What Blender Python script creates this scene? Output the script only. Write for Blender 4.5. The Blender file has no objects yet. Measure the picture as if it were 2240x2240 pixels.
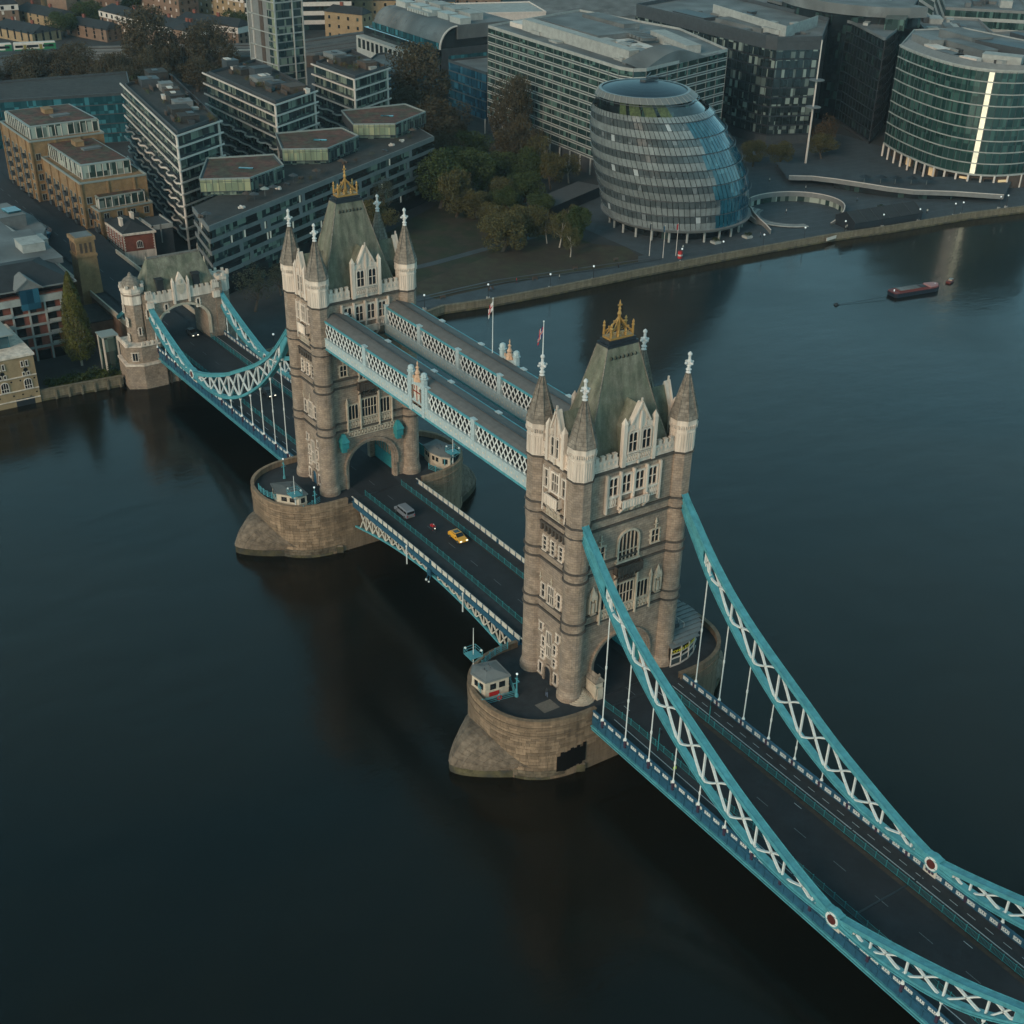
import bpy, math, random
from math import sin, cos, pi, radians, sqrt, atan2, hypot
from mathutils import Vector, Matrix, noise
random.seed(7)
S = bpy.context.scene
C = S.collection

# ---------------------------------------------------------------- camera
cam = bpy.data.cameras.new('camera'); co = bpy.data.objects.new('camera', cam); C.objects.link(co)
YAW, PITCH, ROLL, FPX, PY = 2.5358, -0.5871, 0.0224, 2936.37, 1379.12
d = Vector((cos(YAW)*cos(PITCH), sin(YAW)*cos(PITCH), sin(PITCH)))
r = d.cross(Vector((0, 0, 1))).normalized(); u = r.cross(d)
r2 = cos(ROLL)*r + sin(ROLL)*u; u2 = -sin(ROLL)*r + cos(ROLL)*u
co.matrix_world = Matrix(((r2.x, u2.x, -d.x, 183.88), (r2.y, u2.y, -d.y, -116.18), (r2.z, u2.z, -d.z, 128.11), (0, 0, 0, 1)))
cam.sensor_width = 36; cam.lens = FPX/2240*36
cam.shift_y = (PY-1120)/2240
cam.clip_start = 1; cam.clip_end = 6000
S.camera = co
CAM = Vector((183.88, -116.18, 128.11))

# ---------------------------------------------------------------- world, sun, exposure
SUN_EL, SUN_AZ = radians(24), radians(-66)
w = bpy.data.worlds.new('World'); S.world = w; w.use_nodes = True
nt = w.node_tree; nt.nodes.clear()
sky = nt.nodes.new('ShaderNodeTexSky'); sky.sky_type = 'NISHITA'; sky.sun_disc = False
sky.sun_elevation = SUN_EL; sky.sun_rotation = pi/2 - SUN_AZ; sky.air_density = 1.0; sky.dust_density = 2.5; sky.ozone_density = 2.0
hs = nt.nodes.new('ShaderNodeMix'); hs.data_type = 'RGBA'; hs.blend_type = 'MULTIPLY'; hs.inputs[0].default_value = 1.0
hs.inputs[7].default_value = (0.85, 1.05, 0.95, 1)
# haze: brighter towards the horizon all round
tcn = nt.nodes.new('ShaderNodeTexCoord'); sep = nt.nodes.new('ShaderNodeSeparateXYZ'); hz = nt.nodes.new('ShaderNodeMapRange'); hz.inputs[1].default_value = 0.1; hz.inputs[2].default_value = 0.85; hz.inputs[3].default_value = 2.2; hz.inputs[4].default_value = 0.5
nt.links.new(tcn.outputs['Generated'], sep.inputs[0]); nt.links.new(sep.outputs[2], hz.inputs[0])
hm = nt.nodes.new('ShaderNodeMix'); hm.data_type = 'RGBA'; hm.blend_type = 'MULTIPLY'; hm.inputs[0].default_value = 1
bg = nt.nodes.new('ShaderNodeBackground'); bg.inputs[1].default_value = 0.052
out = nt.nodes.new('ShaderNodeOutputWorld')
# thin even cloud over the clear sky
cl = nt.nodes.new('ShaderNodeMix'); cl.data_type = 'RGBA'; cl.inputs[0].default_value = 0.55; cl.inputs[7].default_value = (4.5, 9.9, 11.5, 1)
nt.links.new(sky.outputs[0], hs.inputs[6]); nt.links.new(hs.outputs[2], cl.inputs[6]); nt.links.new(cl.outputs[2], hm.inputs[6]); nt.links.new(hz.outputs[0], hm.inputs[7]); nt.links.new(hm.outputs[2], bg.inputs[0]); nt.links.new(bg.outputs[0], out.inputs[0])
sl = bpy.data.lights.new('sun', 'SUN'); sl.energy = 1.45; sl.angle = radians(20); sl.color = (1.0, 0.76, 0.57)
so = bpy.data.objects.new('sun', sl); C.objects.link(so)
sd = Vector((cos(SUN_AZ)*cos(SUN_EL), sin(SUN_AZ)*cos(SUN_EL), sin(SUN_EL)))
so.rotation_euler = sd.to_track_quat('Z', 'Y').to_euler(); so.location = (60, -200, 200)
S.view_settings.view_transform = 'Standard'; S.view_settings.look = 'None'
S.view_settings.exposure = 0.30; S.view_settings.gamma = 1; S.view_settings.use_curve_mapping = False
S.render.engine = 'CYCLES'; S.cycles.use_denoising = True
S.cycles.max_bounces = 5; S.cycles.diffuse_bounces = 2; S.cycles.glossy_bounces = 3; S.cycles.transparent_max_bounces = 6
S.cycles.sample_clamp_indirect = 3.0

# ---------------------------------------------------------------- materials
def lk(t, a, b): t.links.new(a, b)
def mat(name, col, rough=0.7, ns=0.0, amt=0.25, bump=0.0, bs=None, metal=0.0, rnd=0.0, spec=0.5, emit=0.0, col2=None, streak=False, brick=None):
    """base colour with two scales of noise, optional per-object tone, bump and masonry joints (object space)"""
    m = bpy.data.materials.new(name); m.use_nodes = True; t = m.node_tree; N = t.nodes; b = N['Principled BSDF']
    b.inputs['Roughness'].default_value = rough; b.inputs['Metallic'].default_value = metal
    b.inputs['Specular IOR Level'].default_value = spec
    c = (*col, 1); sock = None
    tc = N.new('ShaderNodeNewGeometry').outputs['Position']
    def mul(s, fac_socket, lo, hi):
        mr = N.new('ShaderNodeMapRange'); mr.inputs[3].default_value = lo; mr.inputs[4].default_value = hi
        lk(t, fac_socket, mr.inputs[0])
        mx = N.new('ShaderNodeMix'); mx.data_type = 'RGBA'; mx.blend_type = 'MULTIPLY'; mx.inputs[0].default_value = 1
        if s is None: mx.inputs[6].default_value = c
        else: lk(t, s, mx.inputs[6])
        lk(t, mr.outputs[0], mx.inputs[7]); return mx.outputs[2]
    if col2 is not None:
        nz = N.new('ShaderNodeTexNoise'); nz.inputs['Scale'].default_value = ns*0.5 if ns else 0.1; nz.inputs['Detail'].default_value = 6
        lk(t, tc, nz.inputs[0])
        cr = N.new('ShaderNodeMapRange'); cr.inputs[1].default_value = 0.42; cr.inputs[2].default_value = 0.6; lk(t, nz.outputs[0], cr.inputs[0])
        mx = N.new('ShaderNodeMix'); mx.data_type = 'RGBA'; mx.inputs[6].default_value = c; mx.inputs[7].default_value = (*col2, 1)
        lk(t, cr.outputs[0], mx.inputs[0]); sock = mx.outputs[2]
    if brick:
        bt = N.new('ShaderNodeTexBrick'); bt.inputs['Scale'].default_value = 1.0
        bt.inputs['Brick Width'].default_value = brick[0]; bt.inputs['Row Height'].default_value = brick[1]
        bt.inputs['Mortar Size'].default_value = brick[2]; bt.inputs['Color1'].default_value = (1, 1, 1, 1)
        bt.inputs['Color2'].default_value = (0.62, 0.62, 0.62, 1); bt.inputs['Mortar'].default_value = (0.35, 0.35, 0.35, 1)
        sx = N.new('ShaderNodeSeparateXYZ'); lk(t, tc, sx.inputs[0])
        ad = N.new('ShaderNodeMath'); ad.operation = 'ADD'; lk(t, sx.outputs[0], ad.inputs[0]); lk(t, sx.outputs[1], ad.inputs[1])
        cx = N.new('ShaderNodeCombineXYZ'); lk(t, ad.outputs[0], cx.inputs[0]); lk(t, sx.outputs[2], cx.inputs[1])
        lk(t, cx.outputs[0], bt.inputs[0])
        mx = N.new('ShaderNodeMix'); mx.data_type = 'RGBA'; mx.blend_type = 'MULTIPLY'; mx.inputs[0].default_value = brick[3]
        if sock is None: mx.inputs[6].default_value = c
        else: lk(t, sock, mx.inputs[6])
        lk(t, bt.outputs[0], mx.inputs[7]); sock = mx.outputs[2]
    if ns:
        nz = N.new('ShaderNodeTexNoise'); nz.inputs['Scale'].default_value = ns; nz.inputs['Detail'].default_value = 5; nz.inputs['Roughness'].default_value = 0.65
        if streak:
            mp = N.new('ShaderNodeMapping'); mp.inputs['Scale'].default_value = (1, 1, 0.12); lk(t, tc, mp.inputs[0]); lk(t, mp.outputs[0], nz.inputs[0])
        else: lk(t, tc, nz.inputs[0])
        mr = N.new('ShaderNodeMapRange'); mr.inputs[1].default_value = 0.3; mr.inputs[2].default_value = 0.7; lk(t, nz.outputs[0], mr.inputs[0])
        sock = mul(sock, mr.outputs[0], 1-amt, 1+amt)
        nb = N.new('ShaderNodeTexNoise'); nb.inputs['Scale'].default_value = ns*0.13; nb.inputs['Detail'].default_value = 3; lk(t, tc, nb.inputs[0])
        sock = mul(sock, nb.outputs[0], 1-amt*0.8, 1+amt*0.8)
    if rnd:
        oi = N.new('ShaderNodeObjectInfo'); sock = mul(sock, oi.outputs['Random'], 1-rnd, 1+rnd)
    if sock is None: b.inputs['Base Color'].default_value = c
    else: lk(t, sock, b.inputs['Base Color'])
    if bump:
        nz = N.new('ShaderNodeTexNoise'); nz.inputs['Scale'].default_value = bs or ns or 1; nz.inputs['Detail'].default_value = 4; lk(t, tc, nz.inputs[0])
        bp = N.new('ShaderNodeBump'); bp.inputs['Strength'].default_value = bump; bp.inputs['Distance'].default_value = 0.2
        lk(t, nz.outputs[0], bp.inputs['Height']); lk(t, bp.outputs[0], b.inputs['Normal'])
    if emit:
        b.inputs['Emission Color'].default_value = c; b.inputs['Emission Strength'].default_value = emit
    return m
def glass(name, dark, light, share=0.3, rough=0.12, tone=0.25):
    """opaque reflective glazing; each pane object shows darkness or a pale blind behind it"""
    m = bpy.data.materials.new(name); m.use_nodes = True; t = m.node_tree; N = t.nodes; b = N['Principled BSDF']
    oi = N.new('ShaderNodeObjectInfo')
    ge = N.new('ShaderNodeNewGeometry')
    wn = N.new('ShaderNodeTexWhiteNoise'); wn.noise_dimensions = '4D'
    mp = N.new('ShaderNodeVectorMath'); mp.operation = 'SNAP'; mp.inputs[1].default_value = (1.7, 1.7, 3.3)
    lk(t, ge.outputs['Position'], mp.inputs[0]); lk(t, mp.outputs[0], wn.inputs['Vector']); lk(t, oi.outputs['Random'], wn.inputs['W'])
    cr = N.new('ShaderNodeValToRGB'); cr.color_ramp.interpolation = 'CONSTANT'
    e = cr.color_ramp.elements; e[0].position = 0; e[0].color = (*dark, 1); e[1].position = 1-share*0.5; e[1].color = (*light, 1)
    k = e.new(1-share); k.color = (*[(a+b_)*0.45 for a, b_ in zip(dark, light)], 1)
    k = e.new((1-share)*0.5); k.color = (*[a*(1+tone)+0.004 for a in dark], 1)
    lk(t, wn.outputs[0], cr.inputs[0]); lk(t, cr.outputs[0], b.inputs['Base Color'])
    b.inputs['Roughness'].default_value = rough; b.inputs['Specular IOR Level'].default_value = 0.9
    return m
M = {}
M['granite'] = mat('granite masonry', (0.375, 0.275, 0.205), 0.85, 0.9, 0.34, 0.5, 2.5, brick=(0.9, 0.42, 0.03, 0.65), col2=(0.30, 0.225, 0.175))
M['portland'] = mat('pale portland stone', (0.66, 0.54, 0.45), 0.8, 0.8, 0.34, 0.25, 3, streak=True)
M['trim'] = mat('window stone trim', (0.52, 0.43, 0.335), 0.8, 1.2, 0.22)
M['string'] = mat('shadow toned string course stone', (0.075, 0.06, 0.05), 0.9, 1.5, 0.3)  # shadow lines of the string courses painted in as dark stone colour
M['pier'] = mat('pier granite blocks', (0.23, 0.155, 0.10), 0.9, 1.1, 0.35, 0.5, 3, rnd=0.3, streak=True)
M['pier_dark'] = mat('weathered cutwater stone', (0.17, 0.125, 0.09), 0.9, 0.8, 0.5, 0.5, 3)
M['pier_wet'] = mat('wet dark pier stone', (0.12, 0.09, 0.06), 0.7, 0.8, 0.5, 0.4, 3, rnd=.3)
M['pier_base'] = mat('pier joint stone', (0.12, 0.095, 0.07), 0.95, 1.0, 0.3)
M['weed'] = mat('algae on stone', (0.10, 0.082, 0.04), 0.9, 1.0, 0.55, 0.4, col2=(0.045, 0.04, 0.03), rnd=.3)
M['slate'] = mat('mossy slate roof', (0.145, 0.145, 0.10), 0.8, 0.8, 0.45, 0.35, 5, col2=(0.20, 0.185, 0.135), streak=True, brick=(0.35, 0.22, 0.012, 0.4))
M['cone'] = mat('spire stone', (0.25, 0.205, 0.165), 0.85, 1.3, 0.4, 0.3, 4, brick=(0.9, 0.55, 0.05, 0.6))
M['finial'] = mat('finial white stone', (0.62, 0.60, 0.58), 0.6, 2, 0.15)
M['gold'] = mat('gilded metal', (0.46, 0.245, 0.07), 0.4, 3, 0.2, metal=0.35)
M['coral'] = mat('gilt and coral crest', (0.60, 0.36, 0.23), 0.5, 3, 0.25)
M['black'] = mat('black lead', (0.018, 0.022, 0.028), 0.5, 2, 0.3)
M['teal'] = mat('turquoise bridge paint', (0.08, 0.30, 0.345), 0.5, 0.9, 0.26, 0.15, 6)
M['teal2'] = mat('turquoise gate paint', (0.03, 0.22, 0.24), 0.5, 2, 0.2)
M['blue'] = mat('deep blue girder paint', (0.02, 0.085, 0.14), 0.5, 1.2, 0.3)
M['white'] = mat('white bridge paint', (0.72, 0.72, 0.69), 0.45, 2, 0.12)
M['pale'] = mat('pale blue bridge paint', (0.42, 0.50, 0.51), 0.45, 2.2, 0.16)
M['cream'] = mat('cream panel paint', (0.60, 0.55, 0.47), 0.6, 2, 0.15)
M['walkroof'] = mat('walkway roof felt', (0.135, 0.125, 0.118), 0.85, 0.7, 0.18, 0.1, 4)
M['asphalt'] = mat('road asphalt', (0.017, 0.020, 0.025), 0.9, 0.5, 0.35, 0.2, 9, col2=(0.012, 0.015, 0.019))
M['footway'] = mat('bridge footway', (0.027, 0.031, 0.036), 0.9, 0.6, 0.3)
M['line'] = mat('worn road paint', (0.38, 0.42, 0.44), 0.7, 4, 0.3)
M['win'] = mat('dark window glass', (0.014, 0.017, 0.02), 0.15, spec=0.8)
M['red'] = mat('red enamel', (0.45, 0.02, 0.02), 0.5)
M['water'] = None
M['concrete'] = mat('pale concrete', (0.33, 0.33, 0.31), 0.85, 0.5, 0.2)
M['grey'] = mat('grey cladding', (0.17, 0.17, 0.165), 0.7, 0.6, 0.15)
M['dgrey'] = mat('dark grey metal', (0.05, 0.055, 0.06), 0.55, 0.6, 0.2)
M['roofgrey'] = mat('grey roof membrane', (0.165, 0.175, 0.175), 0.85, 0.22, 0.32, col2=(0.10, 0.105, 0.105))
M['roofdark'] = mat('dark roof deck', (0.036, 0.034, 0.032), 0.95, 0.5, 0.35)
M['sedum'] = mat('red sedum roof', (0.115, 0.045, 0.03), 0.95, 0.5, 0.6, 0.3, 3, col2=(0.06, 0.05, 0.03))
M['slab'] = mat('white balcony edge', (0.62, 0.54, 0.48), 0.6, 0.7, 0.12)
M['ybrick'] = mat('yellow stock brick', (0.275, 0.165, 0.08), 0.9, 0.5, 0.28, brick=(0.45, 0.16, 0.01, 0.35))
M['rbrick'] = mat('red brick', (0.22, 0.065, 0.042), 0.9, 0.6, 0.25, brick=(0.45, 0.16, 0.01, 0.3))
M['bbrick'] = mat('brown brick', (0.20, 0.125, 0.085), 0.9, 0.4, 0.25)
M['sand'] = mat('sandstone brick', (0.33, 0.23, 0.13), 0.9, 0.5, 0.2, brick=(0.5, 0.18, 0.01, 0.3))
M['darkslate'] = mat('dark slate', (0.022, 0.025, 0.028), 0.85, 0.5, 0.3)
M['timber'] = mat('dark timber', (0.075, 0.05, 0.037), 0.8, 1, 0.3)
M['lamp'] = mat('opal lamp glass', (0.85, 0.9, 0.9), 0.3, emit=0.2)
M['glintstrip'] = mat('painted sun glint', (0.85, 0.80, 0.60), 0.4, 0.3, 0.3, emit=0.38)  # pale colour and emission stand in for the sun's reflection
M['litwarm'] = mat('lit interior', (0.85, 0.62, 0.35), 0.5, emit=0.10)
M['litgreen'] = mat('lit gallery', (0.075, 0.10, 0.04), 0.5, 1.3, 0.7, emit=0.03)
M['g_teal'] = glass('teal glazing', (0.012, 0.06, 0.075), (0.05, 0.20, 0.24), 0.35)
M['g_blue'] = glass('blue glazing', (0.008, 0.045, 0.075), (0.03, 0.12, 0.18), 0.3)
M['g_green'] = glass('green office glazing', (0.014, 0.032, 0.030), (0.085, 0.15, 0.13), 0.35)
M['g_round'] = glass('deep green glazing', (0.012, 0.036, 0.032), (0.045, 0.10, 0.085), 0.45)
M['g_dark'] = glass('dark office glazing', (0.012, 0.020, 0.022), (0.24, 0.29, 0.26), 0.24)
M['g_black'] = glass('near black glazing', (0.007, 0.011, 0.013), (0.03, 0.06, 0.055), 0.2)
M['g_apt'] = glass('apartment glazing', (0.014, 0.030, 0.033), (0.20, 0.24, 0.19), 0.45)
M['g_cream'] = glass('cream blinds glazing', (0.20, 0.235, 0.155), (0.36, 0.36, 0.22), 0.5)
M['g_hall'] = glass('hall window glazing', (0.06, 0.072, 0.076), (0.17, 0.19, 0.2), 0.10, 0.22, 0.25)
M['hallpanel'] = mat('hall cladding panel', (0.20, 0.22, 0.22), 0.22, 0.35, 0.25, rnd=0.15, spec=0.8)
M['hallblue'] = glass('hall clear glazing', (0.008, 0.075, 0.11), (0.07, 0.20, 0.25), 0.3, 0.06)
M['slab2'] = mat('dull metal edge', (0.25, 0.27, 0.25), .5)
M['litpale'] = mat('faintly glowing pale pane', (0.75, 0.66, 0.52), 0.3, emit=.12)  # pale panes given a weak glow of their own
M['hall_lit'] = mat('pale blind panel', (0.40, 0.43, 0.44), 0.3, spec=.8)
M['solar'] = mat('solar roof panels', (0.010, 0.020, 0.034), 0.4, 0.4, 0.2, spec=.35)
M['hallrim'] = mat('grey roof rim', (.15, .16, .16), .4)
M['g_apt2'] = glass('penthouse glazing', (.02, .04, .035), (.34, .38, .33), .5)
M['green'] = mat('train green', (.02, .16, .07), .5); M['litdoor'] = mat('yellow door', (.25, .2, .05), .5)
M['bluehull'] = mat('blue hull paint', (.014, .02, .032), .5, 2, .2); M['barge_red'] = mat('barge red paint', (.16, .035, .03), .6, 1, .3); M['pink'] = mat('faded pink deck', (.38, .2, .2), .7)
M['taxi'] = mat('taxi yellow paint', (.75, .36, .035), .3); M['van'] = mat('silver van paint', (.24, .25, .28), .35, metal=.3); M['headlamp'] = mat('headlamp', (1, .9, .7), .3, emit=1.2); M['hivis'] = mat('hi vis yellow', (.5, .75, .05), .7, emit=.0)
m_ = mat('denim', (.10, .13, .19), .9); M['denim'] = m_; M['paleclo'] = mat('pale jacket', (.5, .48, .42), .9); M['redclo'] = mat('red jacket', (.5, .02, .02), .8)
M['yellow'] = mat('yellow lettering', (.75, .6, .03), .6)
M['slabgrey'] = mat('pale grey cladding', (0.42, 0.42, 0.39), .6, .7, .12)
M['concrete_dim'] = mat('dull paving joint stone', (0.10, 0.11, 0.115), .85)
M['grass'] = mat('park grass', (0.020, 0.029, 0.010), 0.95, 0.25, 0.3, 0.3, 4, col2=(0.034, 0.026, 0.014))
M['soil'] = mat('leaf strewn lawn', (0.042, 0.029, 0.017), 0.95, 0.3, 0.3, 0.3, 4, col2=(0.040, 0.037, 0.018))
M['paving'] = mat('slate grey paving', (0.052, 0.066, 0.077), 0.8, 0.25, 0.2, brick=(1.2, 0.6, 0.02, 0.25))
M['ground'] = mat('city ground', (0.033, 0.035, 0.036), 0.9, 0.08, 0.4)
M['bark'] = mat('bark', (0.07, 0.055, 0.04), 0.9, 3, 0.3)
M['birch'] = mat('pale birch bark', (0.36, 0.31, 0.26), 0.9, 4, 0.3)
M['skin'] = mat('skin', (0.4, 0.25, 0.18), 0.6)

# ---------------------------------------------------------------- mesh helper
class MB:
    def __init__(s): s.v = []; s.f = []; s.m = []; s.T = None
    def add(s, vs, fs, m=0):
        n = len(s.v)
        s.v += [s.T(p) for p in vs] if s.T else [tuple(p) for p in vs]
        s.f += [tuple(i+n for i in f) for f in fs]; s.m += [m]*len(fs); return s
    def box(s, x0, x1, y0, y1, z0, z1, m=0):
        return s.add([(x0,y0,z0),(x1,y0,z0),(x1,y1,z0),(x0,y1,z0),(x0,y0,z1),(x1,y0,z1),(x1,y1,z1),(x0,y1,z1)],
            [(0,3,2,1),(4,5,6,7),(0,1,5,4),(1,2,6,5),(2,3,7,6),(3,0,4,7)], m)
    def prism(s, poly, z0, z1, m=0, cap=True, sc=1.0, c=None):
        n = len(poly)
        if c is None: c = (sum(p[0] for p in poly)/n, sum(p[1] for p in poly)/n)
        top = [(c[0]+(p[0]-c[0])*sc, c[1]+(p[1]-c[1])*sc, z1) for p in poly]
        fs = [(i, (i+1) % n, n+(i+1) % n, n+i) for i in range(n)]
        if cap: fs += [tuple(range(n, 2*n)), tuple(range(n-1, -1, -1))]
        return s.add([(p[0], p[1], z0) for p in poly]+top, fs, m)
    def lathe(s, prof, n=8, cx=0, cy=0, m=0, ph=0.0):
        vs = []
        for r_, z in prof:
            vs += [(cx+r_*cos(2*pi*(i+ph)/n), cy+r_*sin(2*pi*(i+ph)/n), z) for i in range(n)]
        fs = []
        for k in range(len(prof)-1):
            fs += [(k*n+i, k*n+(i+1) % n, (k+1)*n+(i+1) % n, (k+1)*n+i) for i in range(n)]
        fs.append(tuple(range(n-1, -1, -1))); fs.append(tuple((len(prof)-1)*n+i for i in range(n)))
        return s.add(vs, fs, m)
    def bar(s, p, q, w=0.1, h=None, m=0, up=(0, 0, 1)):
        p = Vector(p); q = Vector(q); h = h or w; dd = (q-p)
        if dd.length < 1e-6: return s
        dd.normalize(); U = Vector(up)
        if abs(dd.dot(U)) > 0.98: U = Vector((1, 0, 0))
        a = dd.cross(U).normalized()*(w/2); b = a.cross(dd).normalized()*(h/2)
        vs = [p-a-b, p+a-b, p+a+b, p-a+b, q-a-b, q+a-b, q+a+b, q-a+b]
        return s.add(vs, [(0,1,2,3),(7,6,5,4),(0,4,5,1),(1,5,6,2),(2,6,7,3),(3,7,4,0)], m)
    def tube(s, p, q, r0, r1=None, n=6, m=0):
        p = Vector(p); q = Vector(q); r1 = r0 if r1 is None else r1; dd = (q-p).normalized()
        U = Vector((0, 0, 1)) if abs(dd.z) < 0.95 else Vector((1, 0, 0))
        a = dd.cross(U).normalized(); b = a.cross(dd)
        vs = [p+(a*cos(2*pi*i/n)+b*sin(2*pi*i/n))*r0 for i in range(n)]+[q+(a*cos(2*pi*i/n)+b*sin(2*pi*i/n))*r1 for i in range(n)]
        return s.add(vs, [(i, (i+1) % n, n+(i+1) % n, n+i) for i in range(n)]+[tuple(range(n-1, -1, -1)), tuple(range(n, 2*n))], m)
    def ball(s, c, rx, ry=None, rz=None, n=8, k=5, m=0):
        ry = ry or rx; rz = rz or rx
        return s.add([(c[0]+rx*sin(pi*j/k)*cos(2*pi*i/n), c[1]+ry*sin(pi*j/k)*sin(2*pi*i/n), c[2]-rz*cos(pi*j/k)) for j in range(k+1) for i in range(n)],
            [(j*n+i, j*n+(i+1) % n, (j+1)*n+(i+1) % n, (j+1)*n+i) for j in range(k) for i in range(n)], m)
    def quad(s, a, b, c, d_, m=0): return s.add([a, b, c, d_], [(0, 1, 2, 3)], m)
    def sweep(s, pts, w, h, m=0):          # ribbon box along points, w sideways (horizontal), h vertical
        n = len(pts); vs = []
        for i, p in enumerate(pts):
            a = Vector(pts[max(i-1, 0)]); b = Vector(pts[min(i+1, n-1)]); t = (b-a); t.z = 0
            t = t.normalized() if t.length > 1e-6 else Vector((1, 0, 0)); sd_ = Vector((-t.y, t.x, 0))*(w/2); P_ = Vector(p)
            vs += [P_-sd_-Vector((0,0,h/2)), P_+sd_-Vector((0,0,h/2)), P_+sd_+Vector((0,0,h/2)), P_-sd_+Vector((0,0,h/2))]
        fs = []
        for i in range(n-1):
            for k in range(4): fs.append((i*4+k, i*4+(k+1) % 4, (i+1)*4+(k+1) % 4, (i+1)*4+k))
        fs += [(3,2,1,0), tuple((n-1)*4+k for k in range(4))]
        return s.add(vs, fs, m)
    def mesh(s, name, mats, smooth=False):
        me = bpy.data.meshes.new(name); me.from_pydata(s.v, [], s.f)
        for m_ in (mats if isinstance(mats, (list, tuple)) else [mats]): me.materials.append(M[m_] if isinstance(m_, str) else m_)
        if any(s.m): me.polygons.foreach_set('material_index', s.m)
        if smooth: me.polygons.foreach_set('use_smooth', [True]*len(me.polygons))
        me.update(); return me
def P(name, mb, mats=None, parent=None, loc=(0, 0, 0), rz=0.0, label=None, kind=None, smooth=False):
    me = mb.mesh(name, mats, smooth) if isinstance(mb, MB) else mb
    o = bpy.data.objects.new(name, me); C.objects.link(o); o.parent = parent
    o.location = loc; o.rotation_euler = (0, 0, rz)
    if label: o['label'] = label
    if kind: o['kind'] = kind
    return o
def TH(name, label, cat, loc=(0, 0, 0), rz=0.0, group=None):
    o = bpy.data.objects.new(name, None); C.objects.link(o); o.location = loc; o.rotation_euler = (0, 0, rz)
    o.empty_display_size = 0.5; o['label'] = label; o['category'] = cat
    if group: o['group'] = group
    return o
def TAG(o, label, cat, group=None):
    o['label'] = label; o['category'] = cat
    if group: o['group'] = group
    return o
def ST(name, mb, mats, kind='structure', **k): return P(name, mb, mats, kind=kind, **k)
def copy_tree(o, parent=None, label=None, loc=None, rz=None, sc=None):
    c = o.copy(); C.objects.link(c); c.parent = parent
    if label: c['label'] = label
    if loc is not None: c.location = loc
    if rz is not None: c.rotation_euler = (0, 0, rz)
    if sc is not None: c.scale = sc if isinstance(sc, tuple) else (sc, sc, sc)
    for ch in KIDS(o): copy_tree(ch, c)
    return c
def KIDS(o): return [x for x in C.objects if x.parent is o] if False else list(o.children)
# a window in its own frame: x along the wall, z up, outward = -y, origin at the sill centre
_wc = {}
def win_mesh(w_, h_, nm=1, nt_=1, arch=False, trim='trim', fw=0.16, proud=0.22, quoin=False, mull=0.09):
    k = (w_, h_, nm, nt_, arch, trim, fw, proud, quoin)
    if k in _wc: return _wc[k]
    f = MB(); hw = w_/2
    f.box(-hw-fw, -hw, -proud, 0, 0, h_); f.box(hw, hw+fw, -proud, 0, 0, h_)
    f.box(-hw-fw*1.6, hw+fw*1.6, -proud-0.12, 0, -fw, 0)
    if not arch: f.box(-hw-fw, hw+fw, -proud, 0, h_, h_+fw)
    if quoin:
        z = 0.1; i = 0
        while z < h_:
            e = 0.28 if i % 2 else 0.1
            f.box(-hw-fw-e, -hw-fw, -0.09, 0, z, z+0.3); f.box(hw+fw, hw+fw+e, -0.09, 0, z, z+0.3); z += 0.36; i += 1
    lw = w_/nm
    for i in range(1, nm): f.box(-hw+i*lw-mull/2, -hw+i*lw+mull/2, -proud*0.8, 0, 0, h_)
    for j in range(1, nt_): f.box(-hw, hw, -proud*0.75, 0, h_*j/nt_-mull/2, h_*j/nt_+mull/2)
    p = MB(); p.box(-hw, hw, -0.05, 0.0, 0, h_)
    if arch:
        n = 6
        if arch == 'lights':
            f.box(-hw-fw, hw+fw, -proud, 0, h_, h_+fw)
            for i in range(nm):
                c_ = -hw+(i+.5)*lw; rr = lw/2
                for a, b in ((-1, 0), (1, 1)):
                    f.add([(c_+a*rr, -proud*.7, h_-rr), (c_+a*rr, -proud*.7, h_), (c_, -proud*.7, h_), (c_+a*rr*.45, -proud*.7, h_-rr*.3)], [(0, 1, 2, 3)])
        else:
            rise = hw*0.95
            pt = [(-hw*cos(pi*i/10), rise*sin(pi*i/10)**0.8) for i in range(11)]
            for i in range(10):
                a, b = pt[i], pt[i+1]; k_ = (hw+fw)/hw
                f.add([(a[0], -proud, h_+a[1]), (b[0], -proud, h_+b[1]), (b[0]*k_, -proud, h_+b[1]*k_+.04), (a[0]*k_, -proud, h_+a[1]*k_+.04),
                       (a[0], 0, h_+a[1]), (b[0], 0, h_+b[1]), (b[0]*k_, 0, h_+b[1]*k_+.04), (a[0]*k_, 0, h_+a[1]*k_+.04)], [(0,1,2,3),(0,4,5,1),(3,2,6,7)])
            p.add([(a[0], -0.05, h_+a[1]) for a in pt], [tuple(range(11))])
            for i in range(1, nm):
                x = -hw+i*lw; f.box(x-mull/2, x+mull/2, -proud*0.8, 0, h_, h_+rise*sqrt(max(0, 1-(x/hw)**2))*0.95)
    _wc[k] = (f.mesh('window', trim), p.mesh('pane', 'win')); return _wc[k]
class Face:
    """a wall plane: origin (a=0,b=0), along-direction angle; outward is to the right of it"""
    def __init__(s, o, ang, parent=None): s.o = Vector(o); s.ang = ang; s.parent = parent; s.d = Vector((cos(ang), sin(ang), 0)); s.n = Vector((sin(ang), -cos(ang), 0))
    def p(s, a, b, c=0.0): return s.o+s.d*a+s.n*c+Vector((0, 0, b))
    def T(s): return lambda q: tuple(s.p(q[0], q[2], -q[1]))
    def mb(s): m = MB(); m.T = s.T(); return m
    def window(s, a, b, *args, c=0.0, label=None, **k):
        fm, pm = win_mesh(*args, **k); o = P('window', fm, parent=s.parent, loc=s.p(a, b, c), rz=s.ang, label=label)
        P('pane', pm, parent=o); return o
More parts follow.
